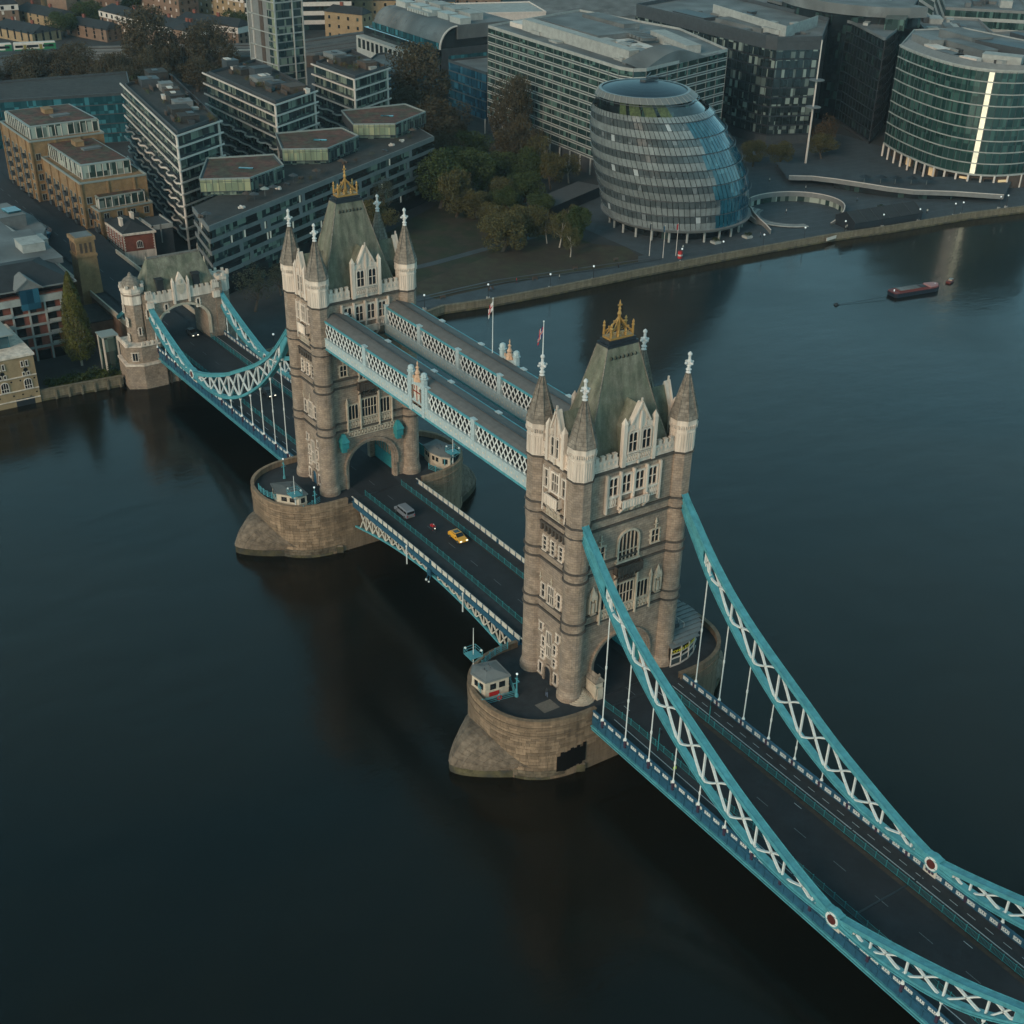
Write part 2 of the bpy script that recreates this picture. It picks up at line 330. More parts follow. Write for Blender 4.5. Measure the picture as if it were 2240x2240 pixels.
def strips(f, a0, a1, b0, b1, c0, c1, holes=()): pass
def arch_wall(mb, hw, zs, rise, a0, a1, z0, z1, y0, y1, n=14, cx=0.0):
    """wall (x=a, z up, thickness y0..y1) with a round-headed opening centred on cx"""
    mb.box(a0, cx-hw, y0, y1, z0, z1); mb.box(cx+hw, a1, y0, y1, z0, z1)
    pt = [(cx-hw*cos(pi*i/n), zs+rise*sin(pi*i/n)) for i in range(n+1)]
    for i in range(n):
        (xa, za), (xb, zb) = pt[i], pt[i+1]
        mb.add([(xa,y0,za),(xb,y0,zb),(xb,y0,z1),(xa,y0,z1),(xa,y1,za),(xb,y1,zb),(xb,y1,z1),(xa,y1,z1)], [(0,1,2,3),(7,6,5,4),(0,4,5,1),(3,2,6,7)])
def arch_ring(mb, r0, r1, zs, k, y0, y1, n=18, cx=0.0, leg=0.0):
    pt = [(cos(pi-pi*i/n), sin(pi*i/n)) for i in range(n+1)]
    for i in range(n):
        a, b = pt[i], pt[i+1]
        q = [(cx+a[0]*r0, zs+a[1]*r0*k), (cx+b[0]*r0, zs+b[1]*r0*k), (cx+b[0]*r1, zs+b[1]*r1*k), (cx+a[0]*r1, zs+a[1]*r1*k)]
        mb.add([(x, y0, z) for x, z in q]+[(x, y1, z) for x, z in q], [(0,1,2,3),(7,6,5,4),(0,4,5,1),(3,2,6,7)])
    if leg:
        mb.box(cx-r1, cx-r0, y0, y1, zs-leg, zs); mb.box(cx+r0, cx+r1, y0, y1, zs-leg, zs)
# ================================================================ river, bridge
T0, HX, HY = 41.15, 5.19, 9.42
WATER = -10.5
def water_mat():
    m = bpy.data.materials.new('river water'); m.use_nodes = True; t = m.node_tree; N = t.nodes; b = N['Principled BSDF']
    ge = N.new('ShaderNodeNewGeometry')
    n1 = N.new('ShaderNodeTexNoise'); n1.inputs['Scale'].default_value = 0.0075; n1.inputs['Detail'].default_value = 5
    n1.inputs['Distortion'].default_value = 1.2; lk(t, ge.outputs['Position'], n1.inputs[0])
    cr = N.new('ShaderNodeValToRGB'); e = cr.color_ramp.elements
    e[0].position = 0.38; e[0].color = (0.0105, 0.0082, 0.0045, 1); e[1].position = 0.66; e[1].color = (0.0016, 0.0036, 0.0034, 1)
    lk(t, n1.outputs[0], cr.inputs[0]); lk(t, cr.outputs[0], b.inputs['Base Color'])
    b.inputs['IOR'].default_value = 1.33; b.inputs['Specular IOR Level'].default_value = 0.5
    rr = N.new('ShaderNodeMapRange'); rr.inputs[1].default_value = 0.35; rr.inputs[2].default_value = 0.65; rr.inputs[3].default_value = 0.10; rr.inputs[4].default_value = 0.22
    n4 = N.new('ShaderNodeTexNoise'); n4.inputs['Scale'].default_value = 0.02; n4.inputs['Detail'].default_value = 6; lk(t, ge.outputs['Position'], n4.inputs[0])
    lk(t, n4.outputs[0], rr.inputs[0]); lk(t, rr.outputs[0], b.inputs['Roughness'])
    mp = N.new('ShaderNodeMapping'); mp.inputs['Scale'].default_value = (1.0, 0.55, 1); mp.inputs['Rotation'].default_value = (0, 0, 0.5); lk(t, ge.outputs['Position'], mp.inputs[0])
    n2 = N.new('ShaderNodeTexNoise'); n2.inputs['Scale'].default_value = 0.9; n2.inputs['Detail'].default_value = 5; n2.inputs['Roughness'].default_value = 0.6; lk(t, mp.outputs[0], n2.inputs[0])
    n3 = N.new('ShaderNodeTexNoise'); n3.inputs['Scale'].default_value = 0.13; n3.inputs['Detail'].default_value = 3; lk(t, mp.outputs[0], n3.inputs[0])
    b1 = N.new('ShaderNodeBump'); b1.inputs['Strength'].default_value = 0.17; b1.inputs['Distance'].default_value = 0.18; lk(t, n2.outputs[0], b1.inputs['Height'])
    b2 = N.new('ShaderNodeBump'); b2.inputs['Strength'].default_value = 0.15; b2.inputs['Distance'].default_value = 0.8; lk(t, n3.outputs[0], b2.inputs['Height'])
    lk(t, b1.outputs[0], b2.inputs['Normal']); lk(t, b2.outputs[0], b.inputs['Normal'])
    return m
M['water'] = water_mat()
m = MB(); m.quad((-150, -1500, WATER), (1500, -1500, WATER), (1500, 1500, WATER), (-150, 1500, WATER))
ST('river', m, 'water')

# ---- piers
def pier_outline(n=28, rx=11.2, yc=10.5, ry=12.4, sy=-1):
    """half outline from +x side round the sy end to -x side"""
    pts = [(rx, 0.0)]
    for i in range(n+1):
        a = pi*i/n; e = 0.86
        c_, s_ = cos(a), sin(a); pts.append((rx*(abs(c_)**e)*(1 if c_ >= 0 else -1), sy*(yc+ry*abs(s_)**e)))
    pts.append((-rx, 0.0)); return pts
def resample(pts, step):
    L = [0]
    for a, b in zip(pts, pts[1:]): L.append(L[-1]+hypot(b[0]-a[0], b[1]-a[1]))
    def at(s):
        s = max(0, min(L[-1]-1e-6, s))
        for i in range(len(pts)-1):
            if L[i+1] >= s:
                t = (s-L[i])/max(1e-9, L[i+1]-L[i]); a, b = pts[i], pts[i+1]; return (a[0]+(b[0]-a[0])*t, a[1]+(b[1]-a[1])*t)
    return L[-1], at
def build_pier(sx, label):
    t = TH('bridge_pier', label, 'bridge pier', (sx*T0, 0, 0), group='river piers of the bridge')
    R = random.Random(5+sx)
    full = pier_outline()+[(x, -y) for x, y in reversed(pier_outline())][1:-1]
    b = MB(); b.prism([(x*0.985, y*0.985) for x, y in full], WATER-2, -0.05); P('core', b, 'pier_base', t)
    ft = MB(); ft.prism([(x*0.998, y*0.998) for x, y in full], -0.05, 0.0); P('deck_paving', ft, 'footway', t)
    cop = MB(); cw = MB()
    for sy in (-1, 1):
        o = pier_outline(sy=sy); L, at = resample(o, 1)
        # parapet wall with coping round the rounded end only
        def ring(mb, z0, z1, s0, s1, din, dout, k=60):
            for i in range(k):
                a = at(s0+(s1-s0)*i/k); c_ = at(s0+(s1-s0)*(i+1)/k)
                q = []
                for p in (a, c_):
                    n_ = Vector((p[0], p[1]+sy*-9.0, 0)) if abs(p[1]) > 10 else Vector((p[0], 0, 0)); n_.normalize(); q.append((p, n_))
                (a, na), (c_, nc) = q
                vs = [(a[0]-na.x*din, a[1]-na.y*din), (c_[0]-nc.x*din, c_[1]-nc.y*din), (c_[0]+nc.x*dout, c_[1]+nc.y*dout), (a[0]+na.x*dout, a[1]+na.y*dout)]
                mb.add([(x, y, z0) for x, y in vs]+[(x, y, z1) for x, y in vs], [(4,5,6,7),(0,1,5,4),(2,3,7,6)])
        s0 = 8.6; s1 = L-8.6
        ring(cop, 0.0, 1.0, s0, s1, 0.45, 0.02); ring(cop, 1.0, 1.22, s0, s1, 0.55, 0.14)
        ring(cop, -0.35, -0.05, s0, s1, 0.0, 0.22); ring(cop, -1.9, -1.7, s0, s1, 0.0, 0.14)
        # stone courses, each block slightly proud of the next
        blocks = []
        zz = WATER-0.1; row = 0
        while zz < 1.0:
            h_ = 0.62 if row < 12 else 0.5
            z1 = min(zz+h_, 0.98)
            s = (row % 2)*0.75
            while s < L-0.3:
                l_ = R.choice((1.25, 1.5, 1.75)); e_ = min(s+l_, L)
                blocks.append((zz, z1, s, e_)); s = e_
            zz = z1 + (0.0001); row += 1
            if z1 >= 0.97: break
        def block_mb(z0, z1, a, c_, mb=None):
            mb = mb or MB(); g = 0.022; pr = R.uniform(0.02, 0.07)
            pa, pc, pm = at(a+g), at(c_-g), at((a+c_)/2)
            def off(p, k):
                n_ = Vector((p[0], p[1]-sy*9.0, 0)) if abs(p[1]) > 10.5 else Vector((p[0], 0, 0)); n_.normalize(); return (p[0]+n_.x*k, p[1]+n_.y*k)
            q = [off(pa, -.05), off(pm, -.05), off(pc, -.05), off(pc, pr), off(pm, pr), off(pa, pr)]
            mb.add([(x, y, z0+g) for x, y in q]+[(x, y, z1-g) for x, y in q], [(5,4,3,2,1,0),(6,7,8,9,10,11),(5,4,10,11),(4,3,9,10),(0,5,11,6),(3,2,8,9)]); return mb
        vis = []
        blocks = [k for k in blocks if k[1] < -.1 or (k[2] > s0 and k[3] < s1)]
        for k in blocks:
            p = at((k[2]+k[3])/2); wx = Vector((sx*T0+p[0], p[1], k[0])); nn = Vector((p[0], p[1]-sy*9.0, 0)) if abs(p[1]) > 10.5 else Vector((p[0], 0, 0))
            vis.append((0 if nn.dot(CAM-wx) > 0 and sy < 0 else 1, (CAM-wx).length, k))
        vis.sort(key=lambda q: (q[0], q[1])); lim = 290 if sy < 0 else 0
        for q in vis[:lim]:
            P('stone', block_mb(*q[2]), 'weed' if q[2][1] < WATER+.6 else ('pier_wet' if q[2][1] < WATER+1.9 else 'pier'), t)
        rest = MB()
        for q in vis[lim:]: block_mb(*q[2], mb=rest)
        P('stone_courses', rest, 'pier', t, kind='stuff')
        # pointed cutwater: low vertical wall on a pointed plan, ramp rising to the drum
        n = 26; low = []; high = []
        for i in range(n+1):
            a = -1+2*i/n; w_ = abs(a)
            y_ = 28.8-(28.8-10.5)*w_**1.55; x_ = a*11.75
            low.append((x_, sy*y_))
            ang = (a+1)/2*pi; e = 0.86; c_, s_ = -cos(ang), sin(ang)
            X_ = 11.2*(abs(c_)**e)*(1 if c_ >= 0 else -1); high.append((X_, sy*(10.5+12.4*abs(s_)**e), max(-8.95, -4.1-.052*X_*X_)))
        rows = 9
        for i in range(n):
            a, c_ = low[i], low[i+1]
            cw.add([(a[0], a[1], WATER-1), (c_[0], c_[1], WATER-1), (c_[0], c_[1], -9.1), (a[0], a[1], -9.1)], [(0,1,2,3)])
        g = []
        for j in range(rows+1):
            t_ = j/rows
            g.append([(low[i][0]+(high[i][0]-low[i][0])*t_, low[i][1]+(high[i][1]-low[i][1])*t_, -9.1+(high[i][2]+9.1)*sin(t_*pi/2)**0.72) for i in range(n+1)])
        ramp = MB(); jit = random.Random(3)
        for j in range(rows):
            for i in range(n):
                # each facing stone of the ramp its own slab
                q = [Vector(g[j][i]), Vector(g[j][i+1]), Vector(g[j+1][i+1]), Vector(g[j+1][i])]; c_ = sum(q, Vector())/4
                nrm = (q[1]-q[0]).cross(q[3]-q[0])
                if nrm.length < 1e-4: continue
                nrm.normalize(); nrm *= (1 if nrm.z > 0 else -1)*jit.uniform(0.03, 0.12)
                q2 = [c_+(p-c_)*0.97+nrm for p in q]
                ramp.add(q+q2, [(4,5,6,7),(0,1,5,4),(1,2,6,5),(2,3,7,6),(3,0,4,7)])
        P('cutwater_stones', ramp, 'pier_dark', t, kind='stuff', label='sloping facing stones of the pointed cutwater')
    P('cutwater', cw, 'weed', t); P('parapet', cop, 'pier', t)
    return t
near_pier = build_pier(1, 'round ended stone pier under the nearer tower with a black mooring pad')
far_pier = build_pier(-1, 'round ended stone pier under the farther tower, no black pad')
# black rubbing pad on the near pier
L_, at_ = resample(pier_outline(), 1)
m = MB(); R_ = random.Random(2)
for i in range(9):
    a, b = at_(10.3+i*0.58), at_(10.3+(i+1)*0.58)
    na, nb = [Vector((p[0], p[1]+9, 0)).normalized() if p[1] < -10.5 else Vector((1, 0, 0)) for p in (a, b)]
    z0 = -9.4+R_.uniform(-.3, .3)+ (8-i)*0.08; z1 = -5.0+R_.uniform(-.45, .35)-max(0, i-5)*0.35
    m.add([(a[0]+na.x*.16, a[1]+na.y*.16, z0), (b[0]+nb.x*.13, b[1]+nb.y*.13, z0), (b[0]+nb.x*.13, b[1]+nb.y*.13, z1), (a[0]+na.x*.16, a[1]+na.y*.16, z1)], [(0,1,2,3)])
M['tar'] = mat('black tarred boards', (0.006, 0.006, 0.006), 0.9, spec=0.1)
P('rubbing_pad', m, 'tar', near_pier)

# ---- towers
def crown_parts(t):
    b = MB(); b.box(-1.35, 1.35, -2.75, 2.75, 56.0, 56.5); b.box(-1.15, 1.15, -2.45, 2.45, 56.5, 57.0); P('roof_platform', b, 'black', t)
    g = MB()
    g.box(-.95, .95, -2.1, 2.1, 57.0, 57.3)
    for x in (-.85, .85):
        for y in (-1.95, -0.7, .7, 1.95):
            tall = 59.3 if abs(y) > 1.5 else 58.2
            g.lathe([(.20, 57.4), (.16, tall-.7), (.26, tall-.6), (.12, tall-.35), (.2, tall-.15), (.02, tall+.25)], 6, x, y)
        for y in (-1.95, -1.3, -.65, 0, .65, 1.3): g.bar((x, y, 57.5), (x, y+.7, 58.1), .07); g.bar((x, y+.7, 57.5), (x, y, 58.1), .07)
    for x in (-.85, .85):
        for y in (-1.95, 1.95):
            pr = None
            for k in range(7):
                t_ = k/6; p = (x*(1-t_), y*(1-t_), 57.9+2.2*t_**1.6)
                if pr: g.bar(pr, p, .16)
                if k in (2, 4): g.ball((p[0], p[1], p[2]+.25), .15, n=6, k=4)
                pr = p
    for y in (-1, 1): g.bar((0, y*2.2, 57.7), (0, 0, 60.0), .14)
    g.lathe([(.28, 57.4), (.22, 60.2), (.34, 60.4), (.14, 60.9), (.24, 61.1), (.08, 61.5)], 6)
    g.box(-.09, .09, -.34, .34, 61.55, 61.75); g.lathe([(.12, 61.4), (.16, 61.9), (.02, 62.45)], 5)
    P('crown', g, 'gold', t)
def finial_mesh():
    g = MB(); g.lathe([(.42, 0), (.30, .3), (.46, .5), (.24, .75), (.2, 2.6), (.34, 2.75), (.30, 3.0), (.03, 3.25)], 8)
    for a in (0, pi/2):
        c_, s_ = cos(a), sin(a)
        for k in (-1, 1):
            g.bar((0, 0, 1.55), (k*.62*c_, k*.62*s_, 1.55), .26, .3); g.ball((k*.66*c_, k*.66*s_, 1.55), .2, n=6, k=4)
    g.lathe([(.36, 1.05), (.3, 1.25), (.36, 1.9), (.2, 2.05)], 8)
    return g.mesh('finial', 'finial')
FIN = finial_mesh()
def turret(t, a, b_):
    x, y = a*HX, b_*HY
    m = MB(); m.lathe([(2.15, 0), (2.15, .9), (1.95, 1.5), (1.82, 1.8), (1.82, 27.6), (1.95, 28.6), (1.95, 31.5)], 20)
    o = P('turret', m, 'granite', t, loc=(x, y, 0), smooth=False)
    u_ = MB(); u_.lathe([(1.9, 31.4), (1.9, 39.1)], 8, ph=.5); P('octagon_stage', u_, 'granite', o)
    for k in range(8):          # corbel darts where round becomes octagon
        aa = 2*pi*(k)/8; m2 = (cos(aa)*1.9, sin(aa)*1.9)
    wv = MB(); wv.lathe([(2.0, 39.1), (2.0, 43.0), (2.16, 43.5), (2.16, 44.3), (2.25, 44.5)], 8, ph=.5)
    for k in range(8):          # blind panels and corbels on the white stage
        a1 = 2*pi*(k+1)/8; c_, s_ = cos(a1), sin(a1); rr = 2.0*cos(pi/8)
        for q in (-.42, 0, .42): wv.bar((c_*(rr+.02)-s_*q, s_*(rr+.02)+c_*q, 39.5), (c_*(rr+.02)-s_*q, s_*(rr+.02)+c_*q, 42.2), .09, .1)
        wv.bar((c_*(rr+.03)-s_*.6, s_*(rr+.03)+c_*.6, 42.35), (c_*(rr+.03)+s_*.6, s_*(rr+.03)-c_*.6, 42.35), .14, .12)
        for q in (-.5, -.17, .17, .5): wv.bar((c_*(rr+.14)-s_*q, s_*(rr+.14)+c_*q, 43.0), (c_*(rr+.2)-s_*q, s_*(rr+.2)+c_*q, 43.6), .14, .2)
    P('white_stage', wv, 'portland', o)
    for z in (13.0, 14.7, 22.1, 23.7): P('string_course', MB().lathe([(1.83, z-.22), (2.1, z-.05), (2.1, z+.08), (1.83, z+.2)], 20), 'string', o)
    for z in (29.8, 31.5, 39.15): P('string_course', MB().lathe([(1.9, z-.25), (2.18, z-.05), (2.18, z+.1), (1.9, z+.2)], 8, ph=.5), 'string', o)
    cn = MB(); R = 2.2
    prof = [(2.32, 44.5), (2.2, 44.75)]
    for k in range(6):
        r0 = 2.2*(1-(k+.15)/6.6)**1.05; r1 = 2.2*(1-(k+1)/6.6)**1.05; z0 = 44.75+k*1.12; prof += [(r1+.02, z0+1.06), (r1-.035, z0+1.12)]
    prof += [(.3, 51.5)]
    cn.lathe(prof, 8, ph=.5)
    for k in range(8):
        aa = 2*pi*(k+.5)/8; cn.bar((cos(aa)*2.2, sin(aa)*2.2, 44.8), (cos(aa)*.32, sin(aa)*.32, 51.3), .1)
    s_ = P('spire', cn, 'cone', o)
    P('finial', FIN, parent=s_, loc=(0, 0, 51.3))
    return o
def gable(f, cx, w_, z0, zs, za, wins, t, dor):
    """stepped stone gable on a face: body to shoulder zs, pointed to za, windows, dormer roof of depth dor behind"""
    m = f.mb(); hw = w_/2
    m.box(cx-hw, cx+hw, -.35, .5, z0, zs)
    pts = [(cx-hw, zs), (cx+hw, zs), (cx+hw*.62, zs+.6), (cx+.12, za), (cx-.12, za), (cx-hw*.62, zs+.6)]
    m.add([(x, -.35, z) for x, z in pts]+[(x, .45, z) for x, z in pts], [tuple(range(6)), tuple(range(11, 5, -1))]+[(i, (i+1) % 6, 6+(i+1) % 6, 6+i) for i in range(6)])
    for k in (-1, 1):
        m.box(cx+k*hw-.32, cx+k*hw+.32, -.62, .1, z0, zs+.9); m.add([(cx+k*hw-.36, -.66, zs+.9), (cx+k*hw+.36, -.66, zs+.9), (cx+k*hw+.36, .14, zs+.9), (cx+k*hw-.36, .14, zs+.9), (cx+k*hw, -.26, zs+1.9)], [(0,1,4),(1,2,4),(2,3,4),(3,0,4)])
        a = Vector((cx+k*hw*.62, -.45, zs+.65)); b = Vector((cx, -.45, za+.1)); m.bar(a, b, .28, .28, up=(0, 1, 0))
    m.box(cx-.16, cx+.16, -.6, .1, z0, za-1.2); m.bar((cx, -.35, za-.2), (cx, -.35, za+.7), .22)
    # tracery: crosses and cusped arches
    for q in (-1, 1):
        x = cx+q*hw*.4
        for z in (zs+.1, zs+.9): m.bar((x, -.42, z-.3), (x, -.42, z+.3), .1); m.bar((x-.22, -.42, z), (x+.22, -.42, z), .1)
        pr = None
        for k in range(9):
            a_ = pi*k/8; p = (x-hw*.36*cos(a_), -.45, zs-.95+.75*sin(a_))
            if pr: m.bar(pr, p, .14)
            pr = p
    P('gable', m, 'portland', t)
    for wx, wz, args, kw in wins: f.window(cx+wx, wz, *args, c=.36, **kw)
    r_ = f.mb(); zr = za-.5; ze = zs-.4; hh = hw*.8
    r_.add([(cx-hh, .3, ze), (cx, .3, zr), (cx+hh, .3, ze), (cx-hh, dor, ze), (cx, dor, zr), (cx+hh, dor, ze)], [(0,1,4,3),(1,2,5,4),(0,2,1),(3,4,5),(0,3,5,2)])
    r_.box(cx-hh, cx+hh, .3, dor, z0, ze)
    P('dormer_roof', r_, 'slate', t)
def crenels(f, a0, a1, z0, t, skip=None):
    m = f.mb(); m.box(a0, a1, -.15, .35, z0, z0+1.7); m.box(a0, a1, -.3, .35, z0+.1, z0+.35)
    n = max(2, int((a1-a0)/1.05)); 
    for i in range(n):
        x = a0+(i+.5)*(a1-a0)/n; m.box(x-.3, x+.3, -.15, .35, z0+1.7, z0+2.3); m.box(x-.34, x+.34, -.2, .4, z0+2.3, z0+2.42)
    for i in range(int((a1-a0)/.8)): x = a0+.4+i*.8; m.box(x-.12, x+.12, -.28, -.1, z0+.9, z0+1.35)
    P('parapet', m, 'portland', t)
def balcony(f, a0, a1, z0, z1, pr, mtl, t, name='balcony'):
    m = f.mb(); m.box(a0, a1, -pr, 0, z0, z0+.18); m.box(a0, a1, -pr, -pr+.14, z0+.18, z1-.14); m.box(a0-.05, a1+.05, -pr-.06, -pr+.2, z1-.14, z1)
    m.box(a0, a0+.14, -pr, 0, z0, z1); m.box(a1-.14, a1, -pr, 0, z0, z1)
    n = int((a1-a0)/.55)
    for i in range(n+1):
        x = a0+.1+(a1-a0-.2)*i/n; m.box(x-.07, x+.07, -pr-.07, -pr, z0+.1, z1)
    for x in (a0+.4, a1-.4, (a0+a1)/2): m.bar((x, -.1, z0-1.1), (x, -pr+.1, z0), .35, .3)
    P(name, m, mtl, t)
def carved(f, a0, a1, z0, z1, t, c=.12, mtl='trim', st=.5):
    m = f.mb(); m.box(a0, a1, -c, 0, z0, z0+.12); m.box(a0, a1, -c, 0, z1-.12, z1); R = random.Random(int(a0*10)+int(z0)); x = a0+.1
    while x < a1-.2:
        k = R.uniform(.08, .2); m.box(x, x+k, -c*.9, 0, z0+.12, z1-.12)
        m.ball((x+st*.55, -c*.5, (z0+z1)/2), st*.28, c*.6, (z1-z0)*.28, n=5, k=3); x += st
    P('carved_panel', m, mtl, t)
def niche(f, a, z0, z1, t):
    m = f.mb(); h_ = z1-z0
    for k in (-1, 1):
        m.box(a+k*.62-.12, a+k*.62+.12, -.55, 0, z0+h_*.18, z0+h_*.66)
        m.add([(a+k*.62-.16, -.6, z0+h_*.66), (a+k*.62+.16, -.6, z0+h_*.66), (a+k*.62, -.3, z0+h_*.86)], [(0,1,2)])
    m.add([(a-.6, 0, z0+h_*.16), (a+.6, 0, z0+h_*.16), (a+.5, -.8, z0+h_*.16), (a-.5, -.8, z0+h_*.16), (a, 0, z0)], [(0,1,2,3),(0,3,4),(1,4,2),(2,4,3)])
    m.box(a-.22, a+.22, -.6, -.2, z0+h_*.18, z0+h_*.5); m.ball((a, -.4, z0+h_*.55), .16, n=6, k=4)
    m.prism([(a-.6, -.75), (a+.6, -.75), (a+.6, 0), (a-.6, 0)], z0+h_*.62, z0+h_*.7); m.prism([(a-.5, -.65), (a+.5, -.65), (a+.5, 0), (a-.5, 0)], z0+h_*.7, z1, sc=.08)
    P('canopied_niche', m, 'trim', t)
def front_face(t, s, inner):
    ang = pi/2 if s > 0 else -pi/2; f = Face((s*5.6, 0, 0), ang, t)
    W = f.window
    # masonry with the road arch
    m = f.mb(); arch_wall(m, 5.2, 4.4, 4.9, -8.6, 8.6, 0, 39.2, 0, 1.0); P('wall', m, 'granite', t)
    m = f.mb()
    for k, (r0, r1, c_) in enumerate(((5.2, 5.55, .12), (5.55, 5.9, .3), (5.9, 6.15, .48))): arch_ring(m, r0, r1, 4.4, .94, -c_, 0, leg=4.4 if k < 2 else 1.2)
    P('arch_moulding', m, 'granite', t)
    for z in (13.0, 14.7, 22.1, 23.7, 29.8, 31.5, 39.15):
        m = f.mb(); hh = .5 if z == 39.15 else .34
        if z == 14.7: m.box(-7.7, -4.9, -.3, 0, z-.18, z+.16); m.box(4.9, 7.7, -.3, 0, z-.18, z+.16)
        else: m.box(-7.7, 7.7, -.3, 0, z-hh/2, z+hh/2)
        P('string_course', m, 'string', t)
    # lower windows
    W(0, 15.0, 3.3, 3.7, 5, 2, 'lights'); W(-3.55, 15.0, 2.1, 3.0, 3, 1, 'lights'); W(3.55, 15.0, 2.1, 3.0, 3, 1, 'lights')
    carved(f, -5.2, 5.2, 13.1, 14.6, t, .22, 'trim', .6)
    m = f.mb()
    for x in (-2.1, 2.1, -5.0, 5.0): m = f.mb(); m.box(x-.13, x+.13, -.5, 0, 12.6, 20.6 if abs(x) < 3 else 18.5); m.prism([(x-.2, -.6), (x+.2, -.6), (x+.2, 0), (x-.2, 0)], 20.6 if abs(x) < 3 else 18.5, 21.9 if abs(x) < 3 else 19.8, sc=.05); P('buttress', m, 'trim', t)
    carved(f, -1.9, 1.9, 19.2, 20.7, t, .3, 'string', .5)
    if inner:
        carved(f, -6.0, 6.0, 11.2, 12.5, t, .25, 'trim', .75)
        for x in (-6.35, 6.1):
            m = f.mb(); m.prism([(x-.75, -1.5), (x+.75, -1.5), (x+.75, 0), (x-.75, 0)], 9.6, 11.0); m.prism([(x-.95, -1.7), (x+.95, -1.7), (x+.95, 0), (x-.95, 0)], 11.0, 12.6, sc=.25, c=(x, -.5))
            m.prism([(x-.5, -1.1), (x+.5, -1.1), (x+.5, 0), (x-.5, 0)], 8.7, 9.6); P('turquoise_hood', m, 'teal2', t)
    else:
        for x in (-6.4, 6.4): niche(f, x, 14.3, 20.0, t)
    balcony(f, -2.5, 2.5, 20.9, 22.4, 1.15, 'string', t)
    W(0, 23.0, 3.7, 3.2, 5, 2, True, fw=.3, proud=.35)
    for x in (-5.3, 5.3):
        W(x, 24.4, 1.4, 2.2, 2, 2, 'lights', quoin=True)
        m = f.mb(); m.bar((x, -.15, 26.8), (x, -.15, 28.6), .16); m.bar((x-.4, -.15, 27.5), (x+.4, -.15, 27.5), .14); m.ball((x, -.15, 28.0), .22, n=6, k=4); P('finial', m, 'trim', t)
    # upper windows, balcony
    for x in (-3.7, -1.25, 1.25, 3.7): W(x, 34.9, 1.55, 2.9, 2, 2, 'lights', trim='portland', fw=.24, proud=.3)
    balcony(f, -2.6, 2.6, 32.7, 34.0, 1.1, 'portland', t)
    carved(f, -5.0, -2.8, 33.0, 34.5, t, .25, 'portland', .4); carved(f, 2.8, 5.0, 33.0, 34.5, t, .25, 'portland', .4)
    carved(f, -1.9, 1.9, 31.6, 32.6, t, .3, 'trim', .45)
    for x in (-5.0, -2.45, 0, 2.45, 5.0): P('mullion_pier', f.mb().box(x-.16, x+.16, -.5, 0, 32.2, 38.6), 'portland', t)
    crenels(f, -7.5, -3.1, 39.4, t); crenels(f, 3.1, 7.5, 39.4, t)
    gable(f, .4 if s > 0 else 0, 5.6, 39.4, 45.3, 49.0, [(-1.25, 41.6, (1.5, 3.0, 2, 2, 'lights'), dict(trim='portland', fw=.2)), (1.25, 41.6, (1.5, 3.0, 2, 2, 'lights'), dict(trim='portland', fw=.2))], t, 3.6)
    carved(f, -2.1, 2.6, 40.0, 41.2, t, .6, 'portland', .42)
